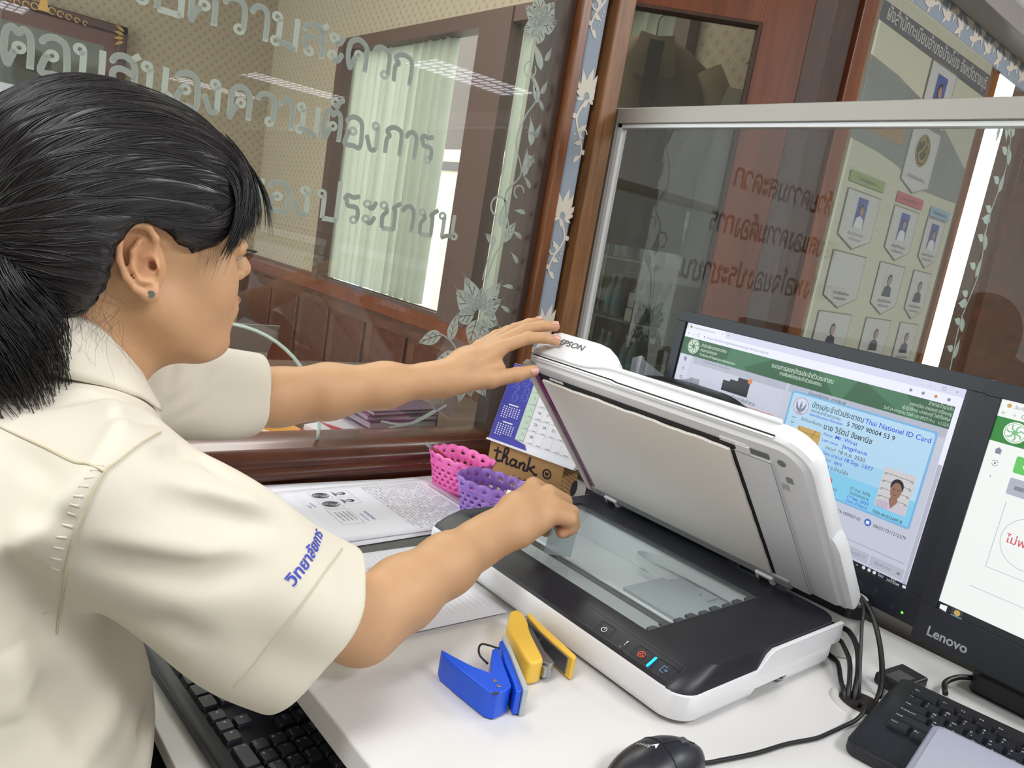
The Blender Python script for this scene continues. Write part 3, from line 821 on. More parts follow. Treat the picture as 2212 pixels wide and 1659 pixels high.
d.line([(su + .0016, .0088), (su - .0034, .0088), (su - .0034, .0168), (su + .0016, .0168)], .0009, ic_s, 3); d.line([(su - .001, .0128), (su + .0036, .0128)], .0009, ic_s, 4); d.poly([(su + .0018, .0108), (su + .0045, .0128), (su + .0018, .0148)], ic_s, 4)
sp(d.build('control_panel', label='front touch buttons with red stop sign and cyan light bar'))

# ---- lid
hinge = Vector((.965, .617, .8225)); e_ = Vector((-.675, 0, .738)).normalized()
Ml = frame(hinge, e_, (0, -1, 0))
MlS = scI @ Ml
def lp(o, par=sc):
    o.parent = par; o.matrix_local = MlS if par is sc else Matrix(); return o
LL, HW = .306, .2335
def lr(i, z, r=.042): return [(u, v, z) for u, v in rrect(i * .5, -HW + i, LL - i, HW - i, r, 10, (max(.006, r - i), .014, .006, .006))][:]
def lring(i, z, rn=.040):
    # rounded only at the two free corners (larger u)
    P = rrect(i * .5, -HW + i, LL - i, HW - i, .02, 10, (rn, .005, .005, .016))
    return [(u, v, z) for u, v in P]
b = MB(); b.loft([lring(.003, .003), lring(0, .0075), lring(0, .024), lring(.004, .030)], white_p)
lid = b.build('lid'); smooth_by_angle(lid, 40); lp(lid)
def L_(o): o.parent = lid; return o
# grey inner moulding
b = MB(); b.loft([lring(.012, -.0010, .030), lring(.008, .0035, .034)], lidin_p); L_(smooth_by_angle(b.build('inner_panel'), 40))
b = MB(); b.box((.004, V(.4815), -.0035), (.270, V(.434) + .002, .001), lidin_p); L_(b.build('cable_cover', bevel=.001))
d = Decal(frame((0, 0, -.0035), (1, 0, 0), (0, -1, 0)), eps=.0002)   # faces the glass
Q = lambda y: -(V(y) + .002)
seam = mat('seam_grey', (120, 120, 124), .6)
d.line([(.005, Q(.434)), (.268, Q(.434))], .0010, seam, 1); d.line([(.268, Q(.434)), (.268, Q(.49))], .0010, seam, 1)
L_(d.build('seam_line'))
# black backing seen round the floppy pad, then the pad itself with a wavy edge
b = MB(); b.box((.014, V(.828), -.0030), (.278, V(.480), -.0008), gap_b); L_(b.build('pad_backing'))
wav = random.Random(3)
P = [(.016, V(.826) + .002)]
n = 26
topE = [(.2710 + .0009 * math.sin(k * .9) + .0006 * math.sin(k * 2.3), V(.824) + (V(.488) - V(.824)) * k / n + .002) for k in range(n + 1)]
rightE = [(.268 - (.268 - .018) * k / n, V(.4865) + .0003 * math.sin(k * 1.7)) for k in range(1, n + 1)]
P = [(.018, V(.825))] + topE + rightE
b = MB(); b.prism(P, -.0075, -.0032, 'z', pad_m); L_(b.build('document_pad', bevel=.0012))
felt = mat('lid_side_taupe', (204, 194, 188), .55); glossp = mat('slot_purple_reflection', (120, 70, 112), .10, .3)  # the slot's purple is a reflection painted into its colour
b = MB(); b.box((.002, V(.853), -.008), (.298, V(.839), .004), felt); L_(b.build('edge_strip', bevel=.003))
b = MB(); b.box((.006, V(.839), -.0050), (.284, V(.828), -.0006), glossp); L_(b.build('glossy_slot'))
b = MB(); b.loft([[(u, V(y), z) for y, z in ((.386, .003), (.386, .027), (.3815 + o_, .025), (.3800 + o_, .018), (.3800 + o_, .009), (.3815 + o_, .005))] for u, o_ in ((.004, -.004), (.020, -.0045), (.125, -.0045), (.140, -.002), (.156, .003))], white_p); L_(b.build('side_bulge', bevel=.0006))
# hinge sill
b = MB(); b.box((-.004, V(.845), -.006), (.016, V(.46), .012), mat('hinge_grey', (170, 172, 176), .4)); L_(b.build('hinge_bar', bevel=.003))
for y in (.795, .50):
    b = MB(); b.box((-.010, V(y) - .014, -.010), (.008, V(y) + .014, .004), lidin_p); b.box((-.006, V(y) - .008, -.0115), (.004, V(y) + .008, -.006), gap_b)
    L_(b.build('hinge', bevel=.0015))
# latch and rails on the inner rim
b = MB(); b.box((.276, V(.500), -.003), (.284, V(.462), .003), lidin_p); b.box((.268, V(.478), -.004), (.282, V(.458), .002), lidin_p); L_(b.build('latch', bevel=.0015))
b = MB(); b.box((.272, V(.458), -.0022), (.280, V(.434), -.0008), mat('slot_grey', (104, 104, 106), .5)); L_(b.build('slot'))
b = MB(); b.box((.2740, V(.805), -.0042), (.2780, V(.775), -.001), white_p); L_(b.build('clip', bevel=.001))
b = MB(); b.cyl((.272, V(.419), -.0018), .0052, .002, n=20, m=seam); L_(b.build('screw_cap'))
d = Decal(frame((0, 0, -.0012), (1, 0, 0), (0, -1, 0)), eps=.0002)
for k in range(5): d.rect(.240 + k * .0022, Q(.421), .2412 + k * .0022, Q(.412), seam, 1)
for k in range(4): d.line([(.224, Q(.421) + k * .0025), (.236, Q(.421) + k * .0025)], .0007, seam, 1)
L_(d.build('moulded_marks'))
# free-edge details: dark parting line, white lip, raised wave
Ml_e = frame((LL, 0, 0), (0, 1, 0), (0, 0, 1))
d = Decal(frame((LL + .0002, 0, 0), (0, 1, 0), (0, 0, 1)), eps=.0003)
d.line([(V(.838), .0085), (V(.675), .0088), (V(.665), .0072), (V(.425), .0070)], .0024, gap_b, 1)
d.line([(V(.838), .0060), (V(.675), .0062), (V(.665), .0046), (V(.425), .0044)], .0026, mat('lip_white', (246, 246, 248), .4), 1)
L_(d.build('parting_line'))
b = MB()
wv = [(V(.842), .0125), (V(.745), .0125), (V(.725), .0145), (V(.700), .0215), (V(.680), .0235), (V(.428), .0235), (V(.428), .030), (V(.842), .030)]
b.add([(LL - .002, u, v) for u, v in wv] + [(LL + .0045, u, v) for u, v in wv], [tuple(range(7, -1, -1)), tuple(range(8, 16))] + [(i, (i + 1) % 8, 8 + (i + 1) % 8, 8 + i) for i in range(8)], white_p)
L_(b.build('grip_moulding', bevel=.0022, seg=3))
# document feeder on the outer side, far end
fd = MB()
def fr_(x, t=0.0): return [(x, u, v) for u, v in [(V(.843), .026), (V(.843), .052 - t), (V(.838), .058 - t), (V(.826), .0635 - t), (V(.745), .0635 - t), (V(.722), .060 - t), (V(.700), .050 - t), (V(.688), .042 - t), (V(.684), .034), (V(.684), .026)]]
fd.loft([fr_(.02, .012), fr_(.05, .002), fr_(.295), fr_(LL + .001)], white_p)
fo = fd.build('document_feeder', bevel=.002, seg=3); L_(fo)
d = Decal(frame((LL + .0013, 0, 0), (0, 1, 0), (0, 0, 1)), eps=.0003)
ep_m = mat('logo_dark_grey', (70, 72, 76), .5)
for i, w_ in enumerate([]): pass
d.text('EPSON', V(.812), .0405, .0150, ep_m, 1, 'l', bold=.012, width=.050, shear=0.0)
_ep = d.build('brand_lettering', label='dark grey brand lettering EPSON'); L_(_ep)
# back clip of the tray above the feeder
MBt = MB().box((.02, V(.68), .030), (.27, V(.50), .034), white_p); L_(MBt.build('output_tray', bevel=.002))

# ================================================================ MONITORS
bez = mat('monitor_black', (30, 33, 42), 0.45)
def em(name, rgb, s=1.0): return mat('px_' + name, rgb, 0.4, emit=s)
px_bg = em('bg', (196, 200, 216), .95); px_white = em('white', (232, 234, 252), 1.0); px_tab = em('tab', (214, 218, 240), .95)
px_green = em('green', (36, 92, 56), .9); px_green2 = em('green2', (58, 116, 80), .9); px_lt = em('lettering', (214, 230, 216), .9)
px_blk = em('black', (20, 24, 34), .8); px_grey = em('grey', (132, 138, 156), .9); px_lg = em('lightgrey', (178, 182, 198), .95); px_blue = em('blue', (38, 60, 214), .95)
px_card = em('card', (160, 204, 232), 1.0); px_card2 = em('cardblue', (128, 198, 230), 1.0); px_glow = em('glow', (120, 178, 226), .95); px_or = em('orange', (214, 130, 70), .95)
px_red = em('red', (206, 60, 60), .95); px_gold = em('gold', (200, 164, 92), .95); px_ph = em('photo', (206, 204, 206), .95); px_skin = em('face', (150, 112, 92), .9)
px_sh = em('shirt', (204, 194, 208), .95); px_card3 = em('card3', (176, 212, 236), 1.0)
def monitor(label, o, az, tilt, chin):
    u = Vector((-math.sin(az), -math.cos(az), 0)); nn = Vector((-math.cos(az), math.sin(az), 0))
    v = Vector((0, 0, 1)) * math.cos(tilt) - nn * math.sin(tilt)
    Mm = frame(o, u, v)
    t = thing('monitor', label, 'monitor', M=Matrix.Translation(Mm @ Vector((.238, -.36, -.08))))
    inv = Matrix.Translation(-Vector(Mm @ Vector((.238, -.36, -.08))))
    loc = inv @ Mm
    def put(ob): ob.parent = t; ob.matrix_local = loc; return ob
    W, Hh = .476, .268
    b = MB()
    # frame around the panel
    ox0, ox1, oy0, oy1 = -.0185, W + .0185, -Hh - chin, .0185
    b.box((ox0, oy0, -.022), (ox1, oy1, -.001), bez)
    put(b.build('housing', bevel=.003))
    b = MB()
    for lo, hi in (((ox0, 0), (ox1, oy1)), ((ox0, oy0), (ox1, -Hh)), ((ox0, -Hh), (0, 0)), ((W, -Hh), (ox1, 0))):
        b.box((lo[0], lo[1], -.0012), (hi[0], hi[1], .0030), bez)
    put(b.build('bezel', bevel=.0008))
    b = MB(); b.loft([rr for rr in ([(x, y, z) for x, y in rrect(a, c, dd, e2, .02, 5)] for a, c, dd, e2, z in ((.03, -.25, .45, -.02, -.021), (.06, -.22, .42, -.05, -.036)))], bez)
    put(b.build('back_shell', smooth=False))
    # stand
    foot_z = None
    b = MB(); b.box((.20, -.372, -.055), (.276, -.12, -.036), bez); st = put(b.build('stand_neck', bevel=.003))
    return t, Mm, put
def mon_base(t, Mm, back=.10):
    c = Mm @ Vector((.238, -.30, -.05)); inv = Matrix.Translation(-Vector(t.matrix_world.translation))
    b = MB(); b.loft([[(c.x + x, c.y + y, z) for x, y in rrect(-.012, -.10, .055, .10, .02, 5)] for z in (DZ + .0004, DZ + .010)], bez)
    o = b.build('stand_foot'); o.parent = t; o.matrix_parent_inverse = inv
m1, Mm1, put1 = monitor('left black monitor showing an identity card on its screen, behind the scanner', (1.0846, .8159, 1.1283), .0859, .0558, .040)
mon_base(m1, Mm1)
D = Decal(Mm1, eps=.00022)
D.rect(0, -.268, .476, 0, px_blk, 0)
D.rect(.0035, -.262, .470, -.001, px_bg, 1)
D.rect(.0035, -.0245, .470, -.0005, px_tab, 2); D.rect(.0035, -.0245, .470, -.0115, px_white, 3); D.poly([(.0085, -.0120), (.0105, -.0008), (.0865, -.0008), (.0885, -.0120)], px_white, 3)
D.circle(.0134, -.0062, .0028, px_gold, 4, 12); D.circle(.0134, -.0062, .0012, px_blk, 5, 8)
D.text('การพิมพ์บัตรประจำตัวประชาชน', .0185, -.0082, .0050, px_grey, 4, width=.048)
D.text('×', .080, -.0080, .0060, px_grey, 4); D.text('+', .092, -.0080, .0065, px_grey, 4)
D.text('←', .0090, -.0196, .0065, px_grey, 4); D.text('→', .0195, -.0196, .0065, px_lg, 4); D.ring(.0331, -.0174, .0024, .0007, px_grey, 4, 16, 30, 330); D.rect(.0452, -.0190, .0478, -.0166, px_grey, 4)
D.text('https://service.registration.dopa.go.th/idcard/print', .0525, -.0196, .0056, px_grey, 4, width=.125)
for k, s_ in enumerate(('–', '□', '×')): D.text(s_, .425 + k * .017, -.0085, .0062, px_grey, 4)
for k in range(4): D.circle(.404 + k * .0165, -.0180, .0022, px_or if k == 2 else px_grey, 4, 10)
D.poly([(.0035, -.0245), (.470, -.0245), (.470, -.0540), (.0035, -.0540)], px_green, 2)
for P in ([(.105, -.0245), (.19, -.0245), (.128, -.054), (.10, -.054)], [(.085, -.0500), (.120, -.0400), (.15, -.054), (.085, -.054)], [(.27, -.0245), (.33, -.0245), (.315, -.054), (.30, -.054)], [(.345, -.0245), (.40, -.0245), (.43, -.054), (.405, -.054)]):
    D.poly(P, px_green2, 3)
def emblem(D, u, v, r, bgm, fg, l):
    D.circle(u, v, r, bgm, l, 30); D.ring(u, v, r * .86, r * .06, fg, l + 1)
    for k in range(7):
        a = 2 * math.pi * k / 7
        D.line(spline([(u + r * .15 * math.cos(a), v + r * .15 * math.sin(a)), (u + r * .5 * math.cos(a + .5), v + r * .5 * math.sin(a + .5)), (u + r * .75 * math.cos(a + .2), v + r * .75 * math.sin(a + .2))], 4), r * .12, fg, l + 1)
    D.circle(u, v, r * .22, fg, l + 1, 12)
emblem(D, .0283, -.0378, .0125, px_lt, px_green2, 4)
D.text('สำนักบริหารการทะเบียน', .0450, -.0345, .0074, px_lt, 4, width=.054, bold=.01)
D.text('กรมการปกครอง', .0450, -.0422, .0068, px_lt, 4, width=.036, bold=.01)
D.text('The Bureau Of Registration Administration', .0450, -.0495, .0056, px_lt, 4, width=.076, bold=.01)
D.text('ระบบการออกบัตรประจำตัวประชาชน', .242, -.0370, .0098, px_lt, 5, 'c', width=.106, bold=.008)
D.text('การพิมพ์บัตรประจำตัวประชาชน', .242, -.0450, .0078, px_lt, 5, 'c', width=.072, bold=.008)
D.text('อำเภอบ้านโป่ง', .462, -.0305, .0072, px_lt, 5, 'r', width=.031)
D.text('นายทะเบียน นายสมยศ เตรียมบุญ', .462, -.0372, .0064, px_lt, 5, 'r', width=.054)
D.text('ผู้ปฏิบัติงาน นางสมฤดี ใจดีตั้งสกุล', .462, -.0440, .0064, px_lt, 5, 'r', width=.062)
D.text('วันที่ 24 กรกฎาคม 2568 เวลา 09:27:14 น.   v.1.32.0', .462, -.0510, .0060, px_lt, 5, 'r', width=.086)
D.rect(.0035, -.262, .0300, -.054, em('side', (206, 210, 228), .95), 3)
D.poly([(.0145, -.0650), (.0201, -.0650), (.0201, -.0610), (.0215, -.0610), (.0173, -.0570), (.0131, -.0610), (.0145, -.0610)], px_grey, 4)
D.ring(.0175, -.0780, .0034, .0007, px_grey, 4, 20, 20, 160); D.ring(.0175, -.0780, .0034, .0007, px_grey, 4, 20, 200, 340); D.circle(.0175, -.0780, .0013, px_grey, 4, 10)
D.ring(.0177, -.0935, .0026, .0016, px_grey, 4, 6)
D.rect(.0360, -.0655, .222, -.0540, px_lg, 3); D.rect(.0360, -.240, .222, -.0655, em('panel', (200, 204, 220), .95), 3)
D.rect(.228, -.066, .462, -.054, px_lg, 3)
D.text('เครื่องอ่านบัตร  พร้อมใช้งาน', .056, -.0595, .0050, px_grey, 4, width=.060); D.text('ข้อมูลผู้มีบัตร  การพิมพ์', .262, -.0610, .0055, px_blk, 4, width=.060)
D.poly([(.1065, -.0770), (.1200, -.0770), (.1200, -.0730), (.1350, -.0730), (.1350, -.0665), (.1590, -.0665), (.1590, -.0940), (.1065, -.0940)], px_blk, 4)
D.circle(.1580, -.0680, .0042, px_or, 5, 16); D.text('เครื่องกำลังทำงาน', .151, -.1030, .0078, px_blk, 4, 'c', width=.052)
D.rect(.105, -.1080, .2140, -.1070, px_or, 4)
D.ring(.165, -.128, .018, .0010, px_lg, 4)
# identity card
for g_, q in ((.0030, px_card2), (.0018, px_glow)): pass
D.poly(rrect(.2350, -.1935, .4535, -.0610, .004, 4), px_glow, 4)
D.poly(rrect(.2380, -.1905, .4505, -.0640, .004, 4), px_card3, 5)
D.rect(.2380, -.1905, .4505, -.1560, px_card2, 6); D.rect(.2380, -.1560, .400, -.1300, px_card, 6)
D.circle(.2559, -.0808, .0122, em('emblem_bg', (206, 214, 234), 1), 6, 32); D.ring(.2559, -.0808, .0122, .0007, px_red, 7)
for sg in (1, -1):
    D.poly([(.2559, -.0855), (.2559 + sg * .0040, -.0830), (.2559 + sg * .0080, -.0740), (.2559 + sg * .0086, -.0780), (.2559 + sg * .0075, -.0850), (.2559 + sg * .003, -.0895), (.2559, -.0900)], px_grey, 8)
D.poly([(.2540, -.0800), (.2559, -.0730), (.2578, -.0800), (.2572, -.0850), (.2546, -.0850)], px_grey, 8); D.rect(.2515, -.0915, .2603, -.0903, px_grey, 8)
for k in range(15): D.rect(.2465, -.1000 - k * .0026, .2525, -.0992 - k * .0026 - (.0006 if k % 3 else 0), px_blk, 7)
D.text('บัตรประจำตัวประชาชน', .2735, -.0775, .0112, px_blk, 7, width=.081, bold=.006)
D.text('Thai National ID Card', .3565, -.0775, .0098, px_blue, 7, width=.091, bold=.006)
D.text('เลขประจำตัวประชาชน', .2735, -.0842, .0062, px_blk, 7, width=.048)
D.text('Identification Number', .2730, -.0900, .0056, px_blue, 7, width=.054, bold=.004)
D.text('5 7007 90004 53 9', .3325, -.0885, .0092, px_blk, 7, width=.070, bold=.008)
D.text('ชื่อตัวและชื่อสกุล', .2620, -.1005, .0062, px_blk, 7, width=.034)
D.text('นาย วิรัตน์ จังพานิช', .3000, -.1025, .0112, px_blk, 7, width=.074, bold=.008)
D.text('Name', .3030, -.1110, .0058, px_blue, 7, width=.014); D.text('Mr. Wirat', .3215, -.1110, .0078, px_blue, 7, width=.034, bold=.004)
D.text('Last name', .3030, -.1195, .0058, px_blue, 7, width=.025); D.text('Jangphanit', .3345, -.1195, .0078, px_blue, 7, width=.038, bold=.004)
D.text('เกิดวันที่', .3110, -.1288, .0058, px_blk, 7, width=.016); D.text('18 ก.ย. 2520', .3320, -.1290, .0074, px_blk, 7, width=.040)
D.text('Date of Birth', .3095, -.1372, .0058, px_blue, 7, width=.031); D.text('18 Sep. 1977', .3440, -.1372, .0074, px_blue, 7, width=.042, bold=.004)
D.text('ศาสนา', .3110, -.1450, .0052, px_blk, 7, width=.013); D.text('พุทธ', .3300, -.1452, .0066, px_blue, 7, width=.012, bold=.004)
D.text('ที่ 3 ต.ท่าผา อ.บ้านโป่ง', .2920, -.1545, .0070, px_blk, 7, width=.062)
D.poly(rrect(.2600, -.1350, .2990, -.1090, .003, 4), px_gold, 7)
for k in (0, 1): D.line([(.262 + k * .028, -.1090), (.266 + k * .02, -.1200), (.262 + k * .028, -.1350)], .0005, px_blk, 8)
D.line([(.2600, -.1160), (.2990, -.1160)], .0004, px_blk, 8); D.line([(.2600, -.1270), (.2990, -.1270)], .0004, px_blk, 8)
D.rect(.296, -.1400, .302, -.1350, em('leaf', (90, 190, 90)), 7)
D.circle(.3270, -.1705, .0070, em('seal', (206, 170, 186), .95), 8, 20); D.text('โชติ', .3270, -.1735, .0100, px_red, 9, 'c', width=.016, bold=.02)
D.text('(โชตินัย ชุ่มจิตร)', .3270, -.1810, .0052, px_blk, 8, 'c', width=.036); D.text('เจ้าพนักงานออกบัตร', .3270, -.1880, .0054, px_blue, 8, 'c', width=.036)
D.text('17 ก.ย. 2576', .3780, -.1710, .0060, px_blk, 8, 'c', width=.029); D.text('วันบัตรหมดอายุ', .3780, -.1770, .0056, px_blk, 8, 'c', width=.028)
D.text('17 Sep. 2033', .3780, -.1832, .0058, px_blue, 8, 'c', width=.031, bold=.004); D.text('Date of Expiry', .3780, -.1888, .0054, px_blue, 8, 'c', width=.031)
D.rect(.4010, -.1790, .4440, -.1245, px_ph, 8)
for k, s_ in enumerate(('170', '160', '150', '140')):
    D.line([(.404, -.132 - k * .0105), (.441, -.132 - k * .0105)], .0005, px_blk, 9); D.text(s_, .402, -.1345 - k * .0105, .0032, px_blk, 9); D.text(s_, .4385, -.1345 - k * .0105, .0032, px_blk, 9)
D.poly([(.4015, -.1790), (.4040, -.1690), (.4140, -.1655), (.4330, -.1655), (.4420, -.1690), (.4440, -.1790)], px_sh, 10)
D.poly([(.4180, -.1650), (.4230, -.1760), (.4300, -.1650), (.4280, -.1580), (.4200, -.1580)], px_skin, 11)
D.circle(.4238, -.1450, .0088, px_blk, 11, 20, ry=.0100); D.circle(.4240, -.1510, .0074, px_skin, 12, 20, ry=.0112)
D.rect(.4195, -.1498, .4225, -.1490, px_blk, 13); D.rect(.4255, -.1498, .4285, -.1490, px_blk, 13); D.rect(.4220, -.1570, .4260, -.1564, px_blk, 13)
for k in range(5): D.line([(.403, -.1705 - k * .002), (.4195, -.1705 - k * .002)], .0005, em('stripe', (150, 130, 168), .9), 11)
D.text('7005-04-07240918', .4015, -.1895, .0062, px_blk, 8, width=.041)
D.circle(.3430, -.2052, .0044, px_red, 5, 20); D.rect(.3405, -.2060, .3455, -.2044, px_white, 6); D.text('JC4-1909937-03', .3515, -.2078, .0066, px_blk, 5, width=.037)
D.circle(.3995, -.2050, .0050, em('ring_blue', (50, 104, 196), .95), 5, 20); D.rect(.3972, -.2072, .4018, -.2028, px_white, 6); D.text('5065317311212379', .4075, -.2078, .0066, px_blk, 5, width=.045)
D.line([(.232, -.2372), (.4600, -.2372)], .0006, px_grey, 4)
D.rect(.366, -.2590, .4140, -.2450, px_lg, 4); D.rect(.4165, -.2590, .4630, -.2450, px_lg, 4)
D.text('พิมพ์บัตรซ้ำ', .375, -.2540, .0062, px_grey, 5); D.text('พิมพ์บัตร', .423, -.2540, .0062, px_grey, 5); D.ring(.408, -.2520, .0018, .0006, px_grey, 5, 12, 0, 270); D.rect(.4545, -.2540, .4590, -.2505, px_grey, 5)
D.rect(.4635, -.262, .470, -.0245, px_white, 4); D.rect(.4640, -.262, .4695, -.100, px_lg, 5)
ic_l = em('icons', (220, 222, 230), .9)
D.text('^', .4005, -.2685, .006, ic_l, 3)
for u_ in (.4114, .4194, .4268): D.circle(u_, -.2650, .0024, ic_l, 3, 12)
D.text('ไทย', .432, -.2668, .0052, ic_l, 3); D.text('9:27', .4530, -.2640, .0042, ic_l, 3, 'c'); D.text('24/7/2568', .4530, -.2676, .0042, ic_l, 3, 'c', width=.017); D.rect(.466, -.2672, .4705, -.2635, ic_l, 3)
D.build('screen'); s1 = bpy.data.objects[-1] if False else None
def attach_decal(D, name, t, **k):
    o = D.build(name, **k); o.parent = t; o.matrix_parent_inverse = Matrix.Translation(-Vector(t.matrix_world.translation)); return o
_s = [o for o in COL.objects if o.name == 'screen'][0]; _s.parent = m1; _s.matrix_parent_inverse = Matrix.Translation(-Vector(m1.matrix_world.translation))
Dl = Decal(Mm1, eps=.0001)
l0 = 33
dim = mat('button_mark', (90, 96, 110), .5)
for u_ in (.4158, .436): Dl.ring(u_, -.285, .0022, .0005, dim, l0, 12); Dl.rect(u_ - .0015, -.2905, u_ + .0015, -.2900, dim, l0)
Dl.ring(.462, -.2965, .0018, .0004, dim, l0, 12); Dl.circle(.4762, -.2970, .0017, mat('led_green', (110, 255, 70), .4, emit=1.5), l0, 12)
attach_decal(Dl, 'button_marks', m1, label='faint control marks and a green power light')

m2, Mm2, put2 = monitor('right black monitor cut off by the picture edge, mostly white screen', (1.030, .303, 1.128), .05, .0558, .048)
mon_base(m2, Mm2)
px_w2 = em('white2', (240, 243, 240), 1.0); px_g2 = em('green_bright', (38, 132, 50), .95)
D = Decal(Mm2, eps=.00022)
D.rect(0, -.268, .476, 0, px_blk, 0); D.rect(0, -.2585, .476, 0, px_w2, 1)
D.rect(0, -.0505, .476, -.0205, px_g2, 2); emblem(D, .0235, -.0350, .0125, px_w2, em('emb_g', (120, 190, 130), .95), 3)
D.circle(.0095, -.0058, .0026, px_gold, 3, 12); D.text('ฉันเรียก...', .015, -.0078, .0056, px_grey, 3); D.text('←', .0035, -.0176, .0065, px_grey, 3); D.text('→', .0145, -.0176, .0065, px_lg, 3); D.ring(.0275, -.0150, .0024, .0007, px_grey, 3, 16, 30, 330)
D.poly([(.0095, -.0640), (.0157, -.0640), (.0157, -.0600), (.0170, -.0600), (.0126, -.0560), (.0082, -.0600), (.0095, -.0600)], px_grey, 3)
D.ring(.0130, -.0755, .0034, .0007, px_grey, 3, 20, 20, 160); D.ring(.0130, -.0755, .0034, .0007, px_grey, 3, 20, 200, 340); D.circle(.0130, -.0755, .0013, px_grey, 3, 10)
D.text('›', .0115, -.0935, .008, px_grey, 3)
D.poly(rrect(.0330, -.0800, .120, -.0600, .002, 3), em('g3', (96, 196, 92)), 3); D.circle(.0460, -.0700, .0040, px_w2, 4, 14); D.text('เริ่ม', .052, -.073, .008, px_w2, 4)
D.poly(rrect(.0330, -.1060, .120, -.0860, .002, 3), px_lg, 3); D.rect(.040, -.099, .050, -.094, px_grey, 4)
D.line([(.0265, -.2250), (.30, -.2250)], .0006, px_lg, 3); D.line([(.0365, -.196), (.30, -.196)], .0006, px_lg, 3); D.line([(.0365, -.196), (.0365, -.115)], .0006, px_lg, 3)
D.ring(.072, -.155, .030, .0006, px_lg, 3)
D.text('ไม่พบ', .0475, -.1600, .0130, em('pinkred', (214, 92, 108), .95), 4, bold=.01)
D.poly([(.0030, -.2668), (.0030, -.2615), (.0110, -.2605), (.0110, -.2678)], px_w2, 3); D.rect(.0168, -.2680, .0300, -.2586, em('tb', (52, 58, 60), .8), 3); D.circle(.0232, -.2632, .0036, px_gold, 4, 16); D.rect(.0168, -.2680, .0300, -.2674, px_card2, 4)
attach_decal(D, 'screen', m2)
Dl = Decal(Mm2, eps=.0001)
Dl.text('Lenovo', -.0010, -.3040, .0170, mat('logo_silver', (176, 180, 186), .35, .3), 34, width=.047, bold=.02)
attach_decal(Dl, 'brand_lettering', m2, label='silver brand lettering Lenovo')

# ================================================================ DESK SCREEN (partition)
alu = mat('partition_aluminium', (160, 155, 147), 0.42, 0.25)
alu2 = mat('partition_aluminium_bead', (214, 214, 214), 0.35, 0.1)
pt = thing('desk_partition', 'tall clear partition in a pale aluminium frame standing behind the monitors', 'partition', (1.185, 0.2, 0))
ptI = Pinv(pt)
def pp(o): o.parent = pt; o.matrix_parent_inverse = ptI; return o
PX = 1.170; ZT = 1.513
b = MB()
b.box((PX, 1.155, .0), (PX + .030, 1.1895, ZT), alu)
b.box((PX, -.9, ZT - .030), (PX + .030, 1.155, ZT), alu)
b.box((PX, -.9, .70), (PX + .030, 1.155, .79), alu)
pp(b.build('outer_frame', bevel=.0015))
b = MB(); b.box((PX + .006, 1.144, .79), (PX + .022, 1.155, ZT - .030), alu2); b.box((PX + .006, -.9, ZT - .038), (PX + .022, 1.155, ZT - .030), alu2)
pp(b.build('glazing_bead', bevel=.001))
pp(MB().box((PX + .002, -.9, .0), (PX + .026, 1.155, .72), mat('partition_fabric_brown', (112, 98, 86), .9, bump=(500, .5, .001), var=(200, .25))).build('lower_panel'))
clear = glass_mat('partition_glass', (214, 216, 214), 0.22, haze=0.02, haze_rgb=(176, 176, 172))
pp(MB().add([(PX + .014, -.9, .79), (PX + .014, 1.15, .79), (PX + .014, 1.15, ZT - .03), (PX + .014, -.9, ZT - .03)], [(0, 1, 2, 3)], clear).build('clear_panel'))

# ================================================================ LOOSE THINGS ON THE DESK
paper_w = mat('paper_white', (226, 226, 234), 0.75); ink = mat('ink_grey', (110, 110, 122), .8); ink_d = mat('ink_dark', (44, 44, 50), .8); ink_b = mat('ink_blue', (78, 86, 190), .8)
def sheet(label, corner, ang, z, w=.210, h=.297, curl=None, content=None, group=None, thick=.0002, name='paper_sheet'):
    """corner = far-left corner of the page as read; u runs along the text, v down the page"""
    t = thing(name, label, 'paper', (corner[0], corner[1], z), group=group)
    u = Vector((math.cos(ang), math.sin(ang), 0)); v = Vector((-math.sin(ang), math.cos(ang), 0))   # v up the page
    b = MB(); nu, nv = 10, 14
    def pos(a, c, dz=0.0):
        zz = curl(a, c) if curl else 0.0
        p = u * a - v * c; return (p.x, p.y, zz + dz)
    for dz in (0, thick):
        pass
    g = [[pos(w * i / nu, h * j / nv, thick) for i in range(nu + 1)] for j in range(nv + 1)]
    vs = [p for r in g for p in r]; fs = [(j * (nu + 1) + i, j * (nu + 1) + i + 1, (j + 1) * (nu + 1) + i + 1, (j + 1) * (nu + 1) + i) for j in range(nv) for i in range(nu)]
    b.add(vs, fs, paper_w); o = b.build('page', parent=t, smooth=True); sm = o.modifiers.new('s', 'SOLIDIFY'); sm.thickness = max(thick, .00015); sm.offset = -1
    if content:
        D = Decal(Matrix.Identity(4), eps=.0001); content(D)
        me_v = []
        for (a, c, l) in D.b.v: me_v.append(pos(a, -c, thick + .0002 + l * 1.0))
        me = bpy.data.meshes.new('printing'); me.from_pydata(me_v, [], D.b.f)
        for q in D.b.mats: me.materials.append(q)
        me.polygons.foreach_set('material_index', D.b.m); po = bpy.data.objects.new('printing', me); COL.objects.link(po); po.parent = t
    return t
